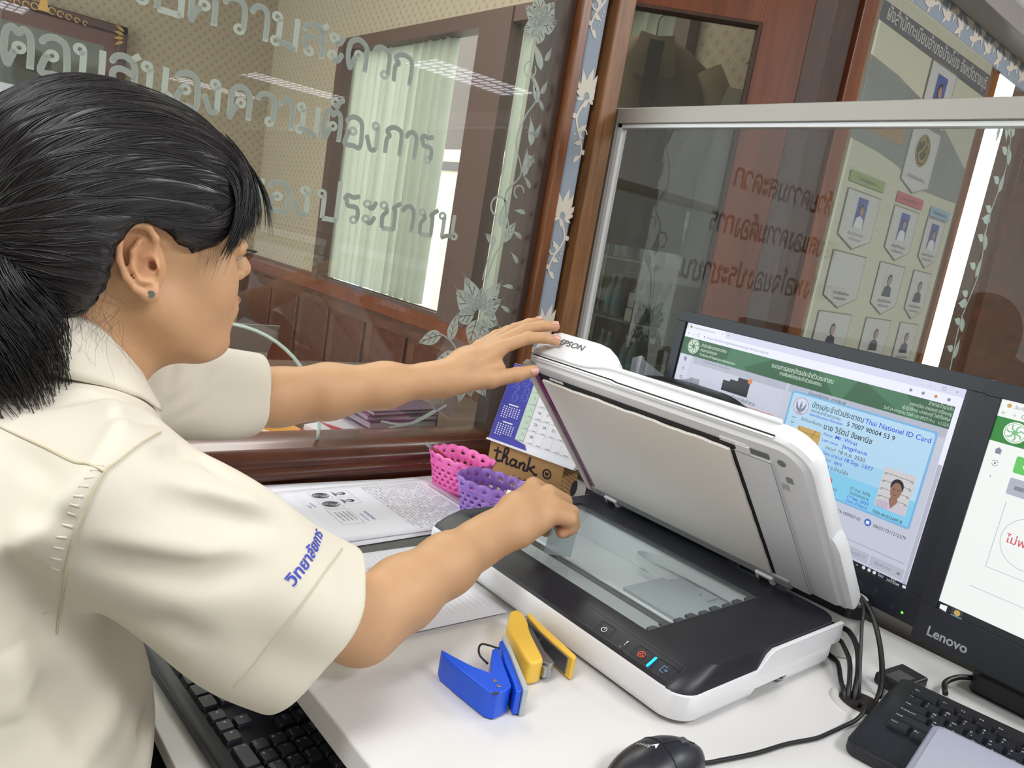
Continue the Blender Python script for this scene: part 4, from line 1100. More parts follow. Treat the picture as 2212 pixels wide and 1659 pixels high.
# (u along the line, v negative down the page)
def scribble(D, u, v, w, n, m, r, lw=.0006, amp=.0016):
    D.line([(u + w * k / n, v + amp * (r.random() - .5)) for k in range(n + 1)], lw, m)
def print_form(D):
    r = random.Random(5)
    D.text('ใบคำขอมีบัตร มีบัตรใหม่ หรือเปลี่ยนบัตรประจำตัวประชาชน', .03, -.018, .0050, ink_d, width=.115)
    y = -.030
    while y > -.150:
        x = .014
        while x < .185:
            w = r.uniform(.010, .042)
            if r.random() < .7: D.text(r.choice(['ชื่อตัวและชื่อสกุล', 'เลขประจำตัวประชาชน', 'ที่อยู่ตามทะเบียนบ้าน', 'เกิดวันที่', 'สัญชาติไทย', 'โทรศัพท์', 'อำเภอบ้านโป่ง']), x, y, .0042, ink, width=min(w, .03))
            else: scribble(D, x, y + .001, w, 12, ink, r)
            x += w + .006
        D.line([(.012, y - .0022), (.198, y - .0022)], .0002, ink)
        y -= .0072
    # two portraits and two finger marks in boxes
    for k, (x, y) in enumerate(((.020, -.178), (.052, -.178))):
        D.line([(x, y), (x + .026, y), (x + .026, y - .030), (x, y - .030), (x, y)], .0004, ink)
        D.circle(x + .013, y - .016, .0062, ink_d, 1, 18, ry=.0080); D.circle(x + .013, y - .019, .0048, mat('photo_grey', (170, 168, 172), .8), 2, 18, ry=.0060)
        D.poly([(x + .004, y - .0295), (x + .008, y - .025), (x + .018, y - .025), (x + .022, y - .0295)], ink, 1)
    for k, (x, y) in enumerate(((.018, -.215), (.056, -.215))):
        D.line([(x, y), (x + .032, y), (x + .032, y - .032), (x, y - .032), (x, y)], .0004, ink)
        for q in range(6): D.ring(x + .016, y - .016, .002 + .0019 * q, .0011, ink_d, 1, 20, 20 * q, 340 + 20 * q, ry=.0024 + .0023 * q)
    D.line([(.095, -.215), (.155, -.215), (.155, -.250), (.095, -.250), (.095, -.215)], .0004, ink)
    for k in range(4): D.text('ลงชื่อผู้ยื่นคำขอ', .105, -.222 - k * .007, .0048, ink, width=.036)
    D.text('กรมการปกครอง', .112, -.196, .0090, ink_b, width=.036, shear=.3); D.text('เจ้าพนักงานออกบัตร', .120, -.206, .0048, ink_b, width=.03)
    scribble(D, .060, -.262, .018, 9, ink_b, r, .0008, .008); scribble(D, .066, -.268, .016, 7, ink_b, r, .0006, .006)
def print_lines(D):
    r = random.Random(9)
    for k in range(20):
        x = .010 + k * .0092
        D.text(r.choice(['ได้รับบัตรประจำตัวประชาชน', 'ข้าพเจ้าขอรับรองว่า', 'ผู้ขอมีบัตร', 'พยานบุคคล', 'หมู่ที่ ๓']), .012 + .04 * r.random(), -.012 - k * .0092, .0044, ink, width=r.uniform(.02, .10))
        D.line([(.012, -.014 - k * .0092), (.19, -.014 - k * .0092)], .0002, ink)
    D.line([(.110, -.215), (.165, -.215), (.165, -.255), (.110, -.255), (.110, -.215)], .0004, ink_d)
    D.text('ลายพิมพ์นิ้วมือ', .118, -.240, .0048, ink_d, width=.022)
pang = math.radians(-90)     # lines of text run towards the camera side (-y)
ss = [(.800, 1.118, -91.5), (.806, 1.108, -88), (.796, 1.124, -94.5), (.803, 1.112, -90)]
z = DZ + .0006
lab = ['printed form sheet at the bottom of the pile beside the glazed wall', 'second sheet from the bottom of the printed form pile', 'sheet under the top one in the printed form pile', 'top printed form with two portraits and two finger marks']
cb_ = thing('clipboard', 'dark grey clipboard lying under the pile of printed forms', 'clipboard', (.47, .85, DZ))
MB().box((0, 0, .0003), (.20, .25, .0032), mat('board_grey', (86, 86, 84), .6)).build('board', parent=cb_, bevel=.001)
z = DZ + .0038
for k, (x, y, a) in enumerate(ss):
    if k < 3:
        sheet(lab[k], (x, y), math.radians(a), z, group='pile of printed forms')
    else:
        sheet(lab[k], (x, y), math.radians(a), z, content=print_form, group='pile of printed forms')
    z += .0010
sheet('printed sheet under the near forearm, its corner touching the desk edge', (.632, .862), math.radians(-91.5), DZ + .0006, content=print_lines,
      curl=lambda a, c: (0.0 if c < .24 else -(c - .24) * .10 + 0.004 * math.sin((c - .24) * 40)) + .0042)

# ---- yellow stapler, open, lying on its side
yel = mat('stapler_yellow', (238, 192, 74), .38, spec=.5); steel = mat('steel', (170, 172, 176), .22, .9); steel_d = mat('steel_dark', (70, 70, 70), .3, .8); blk = mat('plastic_black', (24, 25, 28), .4)
st = thing('stapler', 'yellow stapler lying open on its side against the scanner front', 'stapler', (.59, .57, DZ))
def st_(o): o.parent = st; o.matrix_parent_inverse = Pinv(st); return o
topP = [(0.588, 0.6083), (0.5999, 0.6187), (0.6093, 0.6189), (0.6113, 0.6085), (0.6043, 0.5916), (0.5929, 0.5746), (0.5806, 0.5493), (0.5682, 0.524), (0.5615, 0.5187), (0.5483, 0.5205), (0.5479, 0.5299), (0.5583, 0.5575), (0.5716, 0.5896)]
topS = [p[:2] for p in spline(topP + [topP[0]], 4)][:-1]
st_(MB().prism(topS, DZ + .001, DZ + .029, 'z', yel).build('top_arm', bevel=.006, seg=4))
baseP = [(0.6147, 0.6034), (0.6177, 0.6089), (.6222, .6069), (0.6165, 0.5768), (0.6134, 0.5501), (0.6079, 0.5108), (0.6037, 0.5073), (0.5991, 0.507), (0.5999, 0.515), (0.6024, 0.5435), (0.6067, 0.5725)]
st_(MB().prism(baseP, DZ + .001, DZ + .028, 'z', yel).build('base_arm', bevel=.0035, seg=3))
st_(MB().prism([(0.6062, 0.5953), (0.6090, 0.5913), (0.5868, 0.5407), (0.5806, 0.5169), (0.5750, 0.5153), (0.5670, 0.5244)], DZ + .006, DZ + .023, 'z', steel).build('magazine', bevel=.001))
st_(MB().prism([(0.6130, 0.601), (0.6105, 0.5831), (0.6054, 0.5504), (0.6000, 0.5147), (0.5985, 0.5150), (0.6020, 0.5504), (.6060, .5831), (0.6085, 0.601)], DZ + .004, DZ + .025, 'z', mat('steel_mid', (120, 120, 122), .3, .7)).build('channel', bevel=.0008))
st_(MB().tube([(.6085, .603, DZ + .004), (.6085, .603, DZ + .0265)], .0045, 14, steel).build('pivot', smooth=True))
st_(MB().tube([(.606, .596, DZ + .015), (.600, .580, DZ + .0165), (.6035, .566, DZ + .015)], .0012, 8, steel).build('spring_wire', smooth=True))
st_(MB().box((.5655, .5150, DZ + .008), (.5700, .5200, DZ + .021), steel).build('staple_outlet', bevel=.0006))

# ---- blue one-hole punch lying on its side
blu = mat('punch_blue', (22, 84, 214), .34); rub = mat('punch_rubber', (176, 182, 186), .5)
pu_ = thing('hole_punch', 'blue metal hole punch with grey rubber sole lying on its side', 'hole punch', (.505, .53, DZ))
def pu(o): o.parent = pu_; o.matrix_parent_inverse = Pinv(pu_); return o
hp = [(0.4707, 0.5797), (0.4765, 0.5600), (0.4840, 0.5385), (0.4936, 0.5219), (0.5080, .5400), (0.5232, 0.5573), (0.5323, 0.5576), (.5160, .5280), (0.5003, 0.4963), (0.4974, 0.4935), (0.4901, 0.4909), (0.4768, 0.4895), (0.4707, 0.4971), (.4685, .5200), (0.4669, 0.538), (0.4656, 0.5681)]
pu(MB().prism(hp, DZ + .001, DZ + .030, 'z', blu).build('handle', bevel=.0016))
pu(MB().prism([(0.5422, 0.5692), (0.5498, 0.5693), (0.5326, 0.5365), (0.5074, 0.4863), (0.5049, 0.4839), (0.4981, 0.4861), (0.5065, 0.501), (0.5211, 0.5324)], DZ + .002, DZ + .029, 'z', blu).build('base', bevel=.002))
pu(MB().prism([(0.5528, 0.5758), (0.5548, 0.5716), (0.5128, 0.4838), (0.5088, 0.4809), (0.5045, 0.4820), (0.5335, 0.5388), (0.5468, 0.5706)], DZ + .0005, DZ + .031, 'z', rub).build('rubber_sole', bevel=.0015))
for (x, y) in ((.4880, .5080), (.4860, .4990)):
    pu(MB().cyl((x, y, DZ + .0298), .0024, .0012, n=16, m=steel).build('rivet', bevel=.0004))
pu(MB().tube(spline([(.536, .560, DZ + .026), (.518, .570, DZ + .030), (.508, .560, DZ + .026), (.512, .548, DZ + .020)], 5), .0012, 8, blk).build('spring_wire', smooth=True))
pu(MB().prism([(.4715, .4905), (.4790, .4890), (.4795, .4915), (.4730, .4930)], DZ + .0298, DZ + .0303, 'z', mat('chipped_paint', (60, 52, 46), .7)).build('chipped_edge'))

# ---- mouse
mblk = mat('mouse_black', (30, 31, 40), .36)
mo = thing('computer_mouse', 'black wired mouse with a white arrow logo at the picture bottom', 'mouse', (.562, .352, DZ))
def mouse_h(t): return .037 * (math.sin(math.pi * (0.10 + .86 * t)) ** .55)
bm_ = MB(); rings = []
def msurf(t, a):
    """t 0 rear .. 1 front, a 0..pi over the back"""
    x = -.052 + .104 * t; hw = .0315 * (max(0.0, math.sin(math.pi * min(max(.04 + .92 * t, 0), 1))) ** .42) * (1 - .06 * t); hh = .0375 * (max(0.0, math.sin(math.pi * (.06 + .80 * t))) ** .6)
    return Vector((x, -hw * math.cos(a), .001 + hh * math.sin(a) ** .8))
for i in range(25):
    t = i / 24; rings.append([msurf(t, math.pi * k / 20) for k in range(21)])
bm_.loft(rings, mblk, cap=True); mb_o = bm_.build('shell', parent=mo, smooth=True)
lw_ = MB()
lw_.tube([msurf(.50, math.pi * k / 16) * 1.004 for k in range(2, 15)], .0006, 6, gap_b)
mo1 = lw_.build('button_seam', parent=mo)
MB().tube([msurf(.52 + .4 * k / 8, math.pi / 2) * 1.004 for k in range(9)], .0006, 6, gap_b).build('centre_seam', parent=mo)
c = msurf(.76, math.pi / 2)
MB().cyl((c.x, -.0035, c.z - .0052), .0075, .007, 'y', 20, mat('wheel_grey', (72, 74, 84), .4)).build('scroll_wheel', parent=mo, bevel=.001)
lg = MB()
def on_m(t, a): return msurf(t, a) * 1.006
A = [(.40, 1.80), (.46, 1.50), (.40, 1.66), (.36, 1.86)]
lg.add([on_m(.36, 1.82), on_m(.475, 1.62), on_m(.405, 1.50), on_m(.425, 1.62)], [(0, 1, 3), (1, 2, 3)], ic_w)
for k in range(5): lg.add([on_m(.355 - .005 * k, 1.66 - .0 + .10 * k), on_m(.385 - .005 * k, 1.66 + .10 * k), on_m(.385 - .005 * k, 1.72 + .10 * k), on_m(.355 - .005 * k, 1.72 + .10 * k)], [(0, 1, 2, 3)], mat('logo_grey', (150, 156, 150), .5))
lg.build('arrow_logo', parent=mo, label='white arrow logo')
mo.rotation_euler = (0, 0, math.radians(-8))
cb = MB().tube(spline([(.611, .345, DZ + .010), (.625, .341, DZ + .004), (.647, .336, DZ + .003), (.69, .3255, DZ + .003), (.737, .318, DZ + .003), (.777, .308, DZ + .003), (.805, .3055, DZ + .003), (.828, .3035, DZ + .004), (.848, .3000, DZ + .008), (.862, .2995, DZ + .014), (.876, .304, DZ + .016), (.884, .3115, DZ + .012), (.893, .3160, DZ + .003), (.898, .318, DZ - .012)], 8), .0023, 10, black_cab)
tag(cb.build('mouse_cable', smooth=True), 'thin black mouse cable running across the desk into the cable hole', 'cable')

# ---- keyboards
key_m = mat('key_black', (34, 36, 44), .42); kb_m = mat('keyboard_black', (24, 26, 32), .45)
leg_w = mat('legend_white', (226, 228, 230), .5); leg_d = mat('legend_dim', (150, 152, 156), .5)
def keyboard(label, M, mirror_rows=True, leg=leg_w, rows=None, body=(.445, .150), palm=.0150):
    t = thing('keyboard', label, 'keyboard', M=M)
    W, Dp = body
    b = MB(); b.loft([[(x, y, z) for x, y in rrect(0 + i, 0 + i, W - i, Dp - i, r, 5)] for i, z, r in ((.002, .001, .010), (0, .004, .012), (0, .0135, .012), (.003, .0160, .010))], kb_m)
    smooth_by_angle(b.build('body', parent=t), 40)
    p = .0190; kx, ky = .0200, palm
    D = Decal(Matrix.Translation((0, 0, .0224)), eps=.0001)
    for r, row in enumerate(rows):
        x = kx; y = ky + r * p + (.006 if r == 5 else 0)
        for item in row:
            w, l1, l2 = item
            if l1 != '_':
                k = MB(); x0, x1 = x + .0009, x + w * p - .0009; y0, y1 = y + .0009, y + p - .0009
                k.loft([[(a, c, zz) for a, c in rrect(x0 + i, y0 + i, x1 - i, y1 - i, .0018, 2)] for i, zz in ((0, .0155), (.0004, .0190), (.0014, .0222))], key_m)
                k.build('key', parent=t)
                if l1: D.text(l1, x0 + .0030, y1 - .0068 if l2 is not None else (y0 + y1) / 2 - .001, .0048 if len(l1) < 3 else .0040, leg, 1)
                if l2: D.text(l2, x0 + .0030, y0 + .0028, .0044, leg, 1)
            x += w * p
    D.build('key_legends', parent=t)
    return t
def R_(*a):
    out = []
    for q in a: out.append(q if isinstance(q, tuple) else (1, q, None))
    return out
rows1 = [
    R_((1.25, 'Ctrl', None), (1.25, 'Fn', None), (1.25, '⊞', None), (1.25, 'Alt', None), (6.25, '', None), (1.25, 'Alt', None), (1.25, '⊞', None), (1.25, 'Ctrl', None)),
    R_((2.25, 'Shift', None), (1, 'Z', 'ผ'), (1, 'X', 'ป'), (1, 'C', 'แ'), (1, 'V', 'อ'), (1, 'B', 'ิ'), (1, 'N', 'ื'), (1, 'M', 'ท'), (1, ',', 'ม'), (1, '.', 'ใ'), (1, '/', 'ฝ'), (2.75, 'Shift', None)),
    R_((1.75, 'CapsLock', None), (1, 'A', 'ฟ'), (1, 'S', 'ห'), (1, 'D', 'ก'), (1, 'F', 'ด'), (1, 'G', 'เ'), (1, 'H', '้'), (1, 'J', '่'), (1, 'K', 'า'), (1, 'L', 'ส'), (1, ';', 'ว'), (1, '"', 'ง'), (2.25, 'Enter', None)),
    R_((1.5, 'Tab', None), (1, 'Q', 'ๆ'), (1, 'W', 'ไ'), (1, 'E', 'ำ'), (1, 'R', 'พ'), (1, 'T', 'ะ'), (1, 'Y', 'ั'), (1, 'U', 'ี'), (1, 'I', 'ร'), (1, 'O', 'น'), (1, 'P', 'ย'), (1, '[', 'บ'), (1, ']', 'ล'), (1.5, '|', None)),
    R_((1, '~', '`'), (1, '!', '1'), (1, '@', '2'), (1, '#', '3'), (1, '$', '4'), (1, '%', '5'), (1, '^', '6'), (1, '&', '7'), (1, '*', '8'), (1, '(', '9'), (1, ')', '0'), (1, '-', 'ข'), (1, '=', 'ช'), (2, '←', None)),
    R_((1.6, 'Esc', None), (1, 'F1', None), (1, 'F2', None), (1, 'F3', None), (1, 'F4', None), (.5, '_', None), (1, 'F5', None), (1, 'F6', None), (1, 'F7', None), (1, 'F8', None)),
]
kd = Vector((.150, -.989, 0)).normalized()
K1 = frame((.786, .283, DZ), kd, (kd.y * -1, kd.x, 0))
keyboard('black keyboard on the desk in front of the right monitor', K1, rows=rows1, body=(.42, .212), palm=.066)
nav = [R_((.3, '_', None), (1, '◄', None), (1, '▼', None), (1, '►', None), (.3, '_', None), (2, '0', 'Ins'), (1, '.', 'Del'), (1, 'Enter', None)),
       R_((1.3, '_', None), (1, '▲', None), (1.3, '_', None), (1, '1', 'End'), (1, '2', '▼'), (1, '3', 'PgDn')),
       R_((3.6, '_', None), (1, '4', '◄'), (1, '5', None), (1, '6', '►'), (1, '+', None)),
       R_((.3, '_', None), (1, 'Delete', None), (1, 'End', None), (1, 'PgDn', None), (.3, '_', None), (1, '7', 'Home'), (1, '8', '▲'), (1, '9', 'PgUp')),
       R_((.3, '_', None), (1, 'Insert', None), (1, 'Home', None), (1, 'PgUp', None), (.3, '_', None), (1, 'NumLk', None), (1, '/', None), (1, '*', None), (1, '-', None))]
rows2 = [rows1[i] + nav[i] for i in range(5)]
# the second keyboard: its number pad end points at the camera
K2 = frame((.2450, 1.020, .6585), (.052, -.9986, 0), (.9986, .052, 0))
k2 = keyboard('black keyboard on the pull-out shelf under the desk edge', K2, rows=rows2, leg=leg_d, body=(.455, .132))
# ---- clear tray / phone-like slab lying over the right keyboard
slab = thing('tablet', 'pale grey slab device lying over the right keyboard, at the picture corner', 'tablet', (.86, .19, DZ))
Ms = frame((.903, .2485, DZ + .0245), (.10, -.995, 0), (.995, .10, .0))
Mt_ = Matrix.Translation(-Vector(slab.location)) @ frame((.737, .2125, DZ + .0245), (.16, -.987, 0), (.987, .16, 0))
MB().loft([[(x, y, z) for x, y in rrect(i, i, .24 - i, .150 - i, .012, 6)] for i, z in ((.0015, 0), (0, .002), (0, .009), (.0015, .0105))], mat('slab_lilac', (146, 148, 166), .35)).build('case', parent=slab, M=Mt_, smooth=False)
MB().loft([[(x, y, z) for x, y in rrect(.006 + i, .006 + i, .234 - i, .144 - i, .010, 6)] for i, z in ((0, .0106), (0, .0112))], mat('slab_face', (168, 170, 186), .3)).build('face', parent=slab, M=Mt_)
# ---- small black boxes and power bricks
hb = thing('usb_hub', 'flat black box wedged between the cable hole and the keyboard', 'hub', (1.0, .32, DZ))
MB().box((-.030, -.022, .001), (.034, .014, .015), blk).build('case', parent=hb, bevel=.003, M=Matrix.Rotation(math.radians(-6), 4, 'Z'))
MB().box((-.024, -.016, .0148), (.010, .004, .0154), mat('label_grey', (74, 74, 78), .4)).build('top_label', parent=hb, M=Matrix.Rotation(math.radians(-6), 4, 'Z'))
ad = thing('power_adapter', 'black power adapter with a stub of cable behind the right keyboard', 'adapter', (1.112, .222, DZ))
MB().loft([[(x, y, z) for x, y in rrect(-.028 + i, -.045 + i, .028 - i, .045 - i, .010, 5)] for i, z in ((.002, .001), (0, .005), (0, .026), (.004, .030))], blk).build('brick', parent=ad)
MB().tube(spline([(-.02, .044, .016), (-.035, .055, .014), (-.06, .060, .010), (-.085, .050, .008)], 6), .0035, 10, black_cab).build('strain_relief', parent=ad, smooth=True)

# ---- bundle of cables dropping from behind the scanner into the grommet
paths = [
    ([(.992, .440, .836), (.998, .400, .840), (1.000, .374, .826), (.988, .350, .802), (.965, .328, .776), (.938, .314, .756), (.918, .313, .735)], .0034, 'thick black cable nearest the monitor dropping into the cable hole'),
    ([(.985, .430, .842), (.985, .398, .850), (.972, .372, .838), (.955, .360, .818), (.935, .345, .790), (.916, .330, .762), (.908, .322, .735)], .0022, 'thin black cable arching highest from the scanner corner'),
    ([(.984, .470, .770), (.984, .425, .785), (.978, .392, .795), (.966, .374, .797), (.950, .356, .790), (.928, .340, .774), (.908, .330, .756), (.902, .325, .735)], .0036, 'thick black cable leaving the scanner back at mid height'),
    ([(.980, .460, .765), (.980, .420, .772), (.972, .390, .780), (.955, .374, .782), (.935, .356, .778), (.915, .343, .768), (.900, .334, .754), (.896, .329, .735)], .0030, 'black cable leaving the scanner back below the middle one'),
    ([(.980, .450, .7535), (.978, .410, .7535), (.970, .386, .7535), (.955, .374, .7545), (.935, .362, .754), (.915, .350, .755), (.900, .340, .756), (.892, .330, .735)], .0030, 'black cable lying on the desk from the scanner back to the cable hole'),
]
for P, r, l in paths:
    tag(MB().tube(spline(P, 7), r, 10, black_cab).build('cable', smooth=True), l, 'cable', 'black cables behind the scanner')

# ---- small rounded device behind the scanner's near corner
dv = thing('card_reader', 'small rounded white device with a black band behind the scanner corner', 'card reader', (.9985, .432, DZ))
for nm, z0, z1, ins, m_ in (('base', .001, .058, .004, plast_w), ('black_band', .058, .078, 0, blk), ('top_plate', .078, .082, .004, mat('device_top', (208, 210, 208), .5))):
    MB().loft([[(x, y, z) for x, y in rrect(-.018 + ins, -.056 + ins, .030 - ins, .060 - ins, .022, 8)] for z in (z0, z1)], m_).build(nm, parent=dv, bevel=.0015)

# ---- black curved handle of a bag and a clear plastic bag behind the lid
bg = thing('document_tray', 'black plastic tray with a curved lip standing behind the raised scanner lid', 'tray', (1.03, .74, DZ))
P = [(.165, .24), (.06, .285), (.028, .283), (-.045, .2855), (-.082, .281), (-.150, .258), (-.150, .0), (.165, .0)]
b = MB(); 
prof = [(.165, .262), (.06, .2835), (-.045, .2855), (-.082, .281), (-.120, .268), (-.150, .256)]
pr_s = spline(prof, 6)
b.loft([[Vector((x, y, z)) for x, z in ((-.030, z_ - .018), (-.030, z_ - .003), (-.022, z_), (.010, z_), (.014, z_ - .018))] for y, z_ in pr_s], blk)
b.build('curved_lip', parent=bg, bevel=.001)
MB().box((-.022, -.150, .001), (.008, .165, .245), blk).build('back_plate', parent=bg, bevel=.004)
pb = thing('plastic_bag', 'crumpled clear plastic bag poking up behind the scanner lid', 'bag', (1.055, .84, DZ))
film = glass_mat('plastic_film', (196, 198, 206), 1.0, rough=.15, haze=.30, haze_rgb=(190, 192, 204))
b = MB(); rw = random.Random(2)
cols = []
for j in range(15):
    y = .055 - .0085 * j * 1.3; hh = .285 + .018 * math.sin(j * .55 + .4) * (1 - j / 22) + .004 * rw.random()
    cols.append([(.010 * math.sin(j * 1.3) * (k / 6), y, hh * k / 6) for k in range(7)])
b.loft([[Vector(p) for p in c_] for c_ in cols], film, cap=False, closed=False); b.build('film', parent=pb, smooth=True)

# ---- calendar on the cardboard box
card = mat('kraft_card', (182, 142, 92), .75, var=(40, .06)); inkk = mat('marker_black', (30, 26, 34), .5)
bx = thing('cardboard_box', 'kraft cardboard box printed thank you, holding up the desk calendar', 'box', (.955, 1.128, DZ))
ud = Vector((.245, -.970, 0)).normalized(); wd = Vector((.970, .245, 0)).normalized()
Mb = Matrix.Translation((0, 0, 0)) @ Matrix((ud, wd, Vector((0, 0, 1)))).transposed().to_4x4()
b = MB(); b.box((0, 0, .001), (.176, .058, .0715), card, Mb); b.build('carton', parent=bx, bevel=.001)
dF = Decal(frame((0, 0, 0), ud, (0, 0, 1)), eps=.0004)
# frame: X=ud, Y=z -> Z = ud x z, pointing at the viewer side
SCR = {'thank': [[(.00,.92),(.02,.5),(.0,.12),(.10,.0),(.20,.12)], [(-.14,.60),(.02,.66),(.20,.64)], [(.26,.30),(.44,.80),(.42,1.04),(.32,.98),(.28,.5),(.26,.0)], [(.27,.28),(.40,.50),(.46,.38),(.44,.06),(.54,.04)],
        [(.84,.44),(.68,.46),(.60,.18),(.68,.02),(.80,.16),(.86,.46),(.82,.10),(.92,.04)], [(1.00,.46),(.98,.0)], [(.99,.24),(1.12,.48),(1.20,.36),(1.16,.06),(1.28,.04)], [(1.36,1.02),(1.34,.5),(1.32,.0)], [(1.60,.54),(1.44,.32),(1.36,.26),(1.50,.16),(1.64,.0),(1.72,.06)]],
       'you': [[(.0,.46),(.04,.14),(.16,.10),(.26,.46)], [(.26,.46),(.20,-.1),(.08,-.40),(-.04,-.30)], [(.52,.46),(.38,.28),(.50,.02),(.66,.22),(.54,.46)], [(.80,.46),(.80,.10),(.94,.06),(1.04,.46)], [(1.04,.46),(1.04,.10),(1.14,.04)]]}
for s_, u_, v_, kx_, ky_ in (('thank', .020, .036, .058, .030), ('you', .068, .006, .060, .028)):
    for st_ in SCR[s_]: dF.line([(u_ + a * kx_, v_ + c * ky_) for a, c in spline(st_, 6)], .0046, inkk, 1)
dF.ring(.142, .046, .0085, .0030, inkk, 1); dF.poly([(.142, .0405), (.1375, .0465), (.1385, .0495), (.142, .0480), (.1455, .0495), (.1465, .0465)], inkk, 1)
dF.build('marker_lettering', parent=bx, label='black brush lettering thank you')
dS = Decal(frame(ud * .1764, wd, (0, 0, 1)), eps=.0004)
for i in range(8):
    for j in range(9): dS.circle(.004 + i * .0075, .004 + j * .0078 + (.0039 if i % 2 else 0), .0013, inkk, 1, 10)
dS.circle(.052, .020, .012, inkk, 1, 24, ry=.016)
dS.build('dotted_side', parent=bx)
ca = thing('desk_calendar', 'desk calendar with a blue side panel and white day grid on a cardboard box', 'calendar', (.950, 1.131, DZ + .0725))
tv = Vector((.970 * .30, .245 * .30, .954)).normalized()
b = MB(); CW, CH = .205, .158
Mc_ = frame((0, 0, .004), ud, tv)
b.box((0, 0, -.002), (CW, CH, -.0002), mat('calendar_card', (232, 232, 236), .6), Mc_); b.build('page_board', parent=ca)
MB().box((-.001, -.004, -.004), (CW + .001, .000, .005), mat('calendar_card', (232, 232, 236), .6), Mc_).build('front_lip', parent=ca)
MB().box((0, 0, 0), (CW, .156, .0016), mat('calendar_card', (232, 232, 236), .6), frame(wd * .092 + Vector((0, 0, .002)), ud, wd * -.286 + Vector((0, 0, .958)))).build('back_leg', parent=ca)
MB().box((0, 0, 0), (CW, .092, .0012), mat('calendar_card', (232, 232, 236), .6), Matrix((ud, wd, Vector((0, 0, 1)))).transposed().to_4x4()).build('foot_board', parent=ca)
cbl = mat('calendar_blue', (44, 40, 160), .5); cgr = mat('calendar_green', (196, 216, 198), .6); cou = mat('calendar_outline', (84, 96, 200), .5); cnum = mat('calendar_number', (90, 92, 100), .6); cgn = mat('calendar_greennum', (120, 170, 120), .6)
d = Decal(Mc_, eps=.00025)
d.rect(.0005, .0005, .060, CH - .0005, cbl, 1); d.poly([(.06, .0005), (.095, .0005), (.088, .010), (.06, .014)], cbl, 1); d.line([(.0935, .001), (.0865, .012)], .0008, leg_w, 2)
for s_, u_, v_ in (('2', .012, .112), ('5', .034, .120), ('6', .016, .084), ('8', .038, .090)): d.text(s_, u_, v_, .040, cou, 2, bold=.03)
for s_, u_, v_ in (('2', .012, .112), ('5', .034, .120), ('6', .016, .084), ('8', .038, .090)): d.text(s_, u_, v_, .040, cbl, 3, bold=-.005)
for q, y0 in enumerate((.048, .012)):
    d.rect(.020, y0 + .0265, .044, y0 + .0290, leg_w, 2)
    for i in range(7):
        for j in range(6):
            if (j == 5 and (i > 2)): continue
            d.rect(.010 + i * .0062, y0 + .021 - j * .0042, .0128 + i * .0062, y0 + .0232 - j * .0042, leg_w, 2)
d.rect(.060, .014, .080, CH - .001, cgr, 1)
nums = {0: [1, 8, 15, 22, 29], 1: [2, 9, 16, 23, 30], 2: [3, 10, 17, 24], 3: [4, 11, 18, 25], 4: [5, 12, 19, 26], 5: [6, 13, 20, 27]}
for i in range(7):
    x = .060 + i * .0207
    for j in range(6):
        yb = .014 + j * .0245
        d.line([(x, yb), (x + .0207, yb)], .0003, cnum, 2); d.line([(x, yb), (x, yb + .0245)], .0002, cnum, 2)
        d.rect(x + .010, yb + .0016, x + .0195, yb + .0024, cnum, 2)
        L_n = nums.get(i, [])
        if i in nums and 4 - j < len(L_n) and 4 - j >= 0: d.text(str(L_n[4 - j]), x + .0135, yb + .0120, .0078, cgn if i == 0 else cnum, 2, 'c')
d.build('printed_page', parent=ca, label='blue panel, green Sunday column and grey day numbers')

# ---- lattice baskets
def basket(label, c, ang, rgb, sx, sy, h, name):
    t = thing('pen_basket', label, 'basket', (c[0], c[1], DZ), rot=(0, 0, ang), group='plastic lattice baskets')
    m_ = mat(name, rgb, .35, spec=.5)
    N = 96
    base = rrect(-.5, -.5, .5, .5, .30, 2)
    # resample perimeter
    L = [0]; Pp = base + [base[0]]
    for i in range(len(base)): L.append(L[-1] + math.dist(Pp[i], Pp[i + 1]))
    def per(s):
        s = (s % 1) * L[-1]
        for i in range(len(base)):
            if L[i + 1] >= s: k = (s - L[i]) / (L[i + 1] - L[i] + 1e-9); return (Pp[i][0] + (Pp[i + 1][0] - Pp[i][0]) * k, Pp[i][1] + (Pp[i + 1][1] - Pp[i][1]) * k)
        return Pp[0]
    zr = [0, .10, .15, .215, .29, .355, .43, .495, .57, .635, .76, .81, .87, 1.0]
    b = MB(); vs = []; fs = []
    for j, zz in enumerate(zr):
        for i in range(N):
            x, y = per(i / N); fl = .78 + .22 * zz; q = zz * h
            if j == len(zr) - 1: q += .0035 * abs(math.sin(math.pi * i / 6)) - .001; fl += .02
            if zz > .70: fl += .03 * (zz - .70) / .3
            vs.append((x * sx * fl, y * sy * fl, q + .001))
    for j in range(len(zr) - 1):
        for i in range(N):
            hole_ = (j in (2, 4, 6, 8) and (i + (j // 2) % 2 * 2) % 4 < 2) or (j == 11 and i % 6 in (2, 3)) or (j == 9 and False)
            if hole_: continue
            fs.append((j * N + i, j * N + (i + 1) % N, (j + 1) * N + (i + 1) % N, (j + 1) * N + i))
    b.add(vs, fs, m_); o = b.build('lattice_wall', parent=t, smooth=True); s = o.modifiers.new('s', 'SOLIDIFY'); s.thickness = .0013
    fl_ = MB(); fl_.add([vs[i] for i in range(N)], [tuple(range(N))], m_); o2 = fl_.build('floor_plate', parent=t); s = o2.modifiers.new('s', 'SOLIDIFY'); s.thickness = .0013; s.offset = 1
    band = MB(); z_ = .70
    band.tube([(per(i / 48)[0] * sx * (.78 + .22 * z_ + .012), per(i / 48)[1] * sy * (.78 + .22 * z_ + .012), z_ * h) for i in range(49)], .0011, 6, m_, cap=False)
    band.build('raised_band', parent=t, smooth=True)
    return t
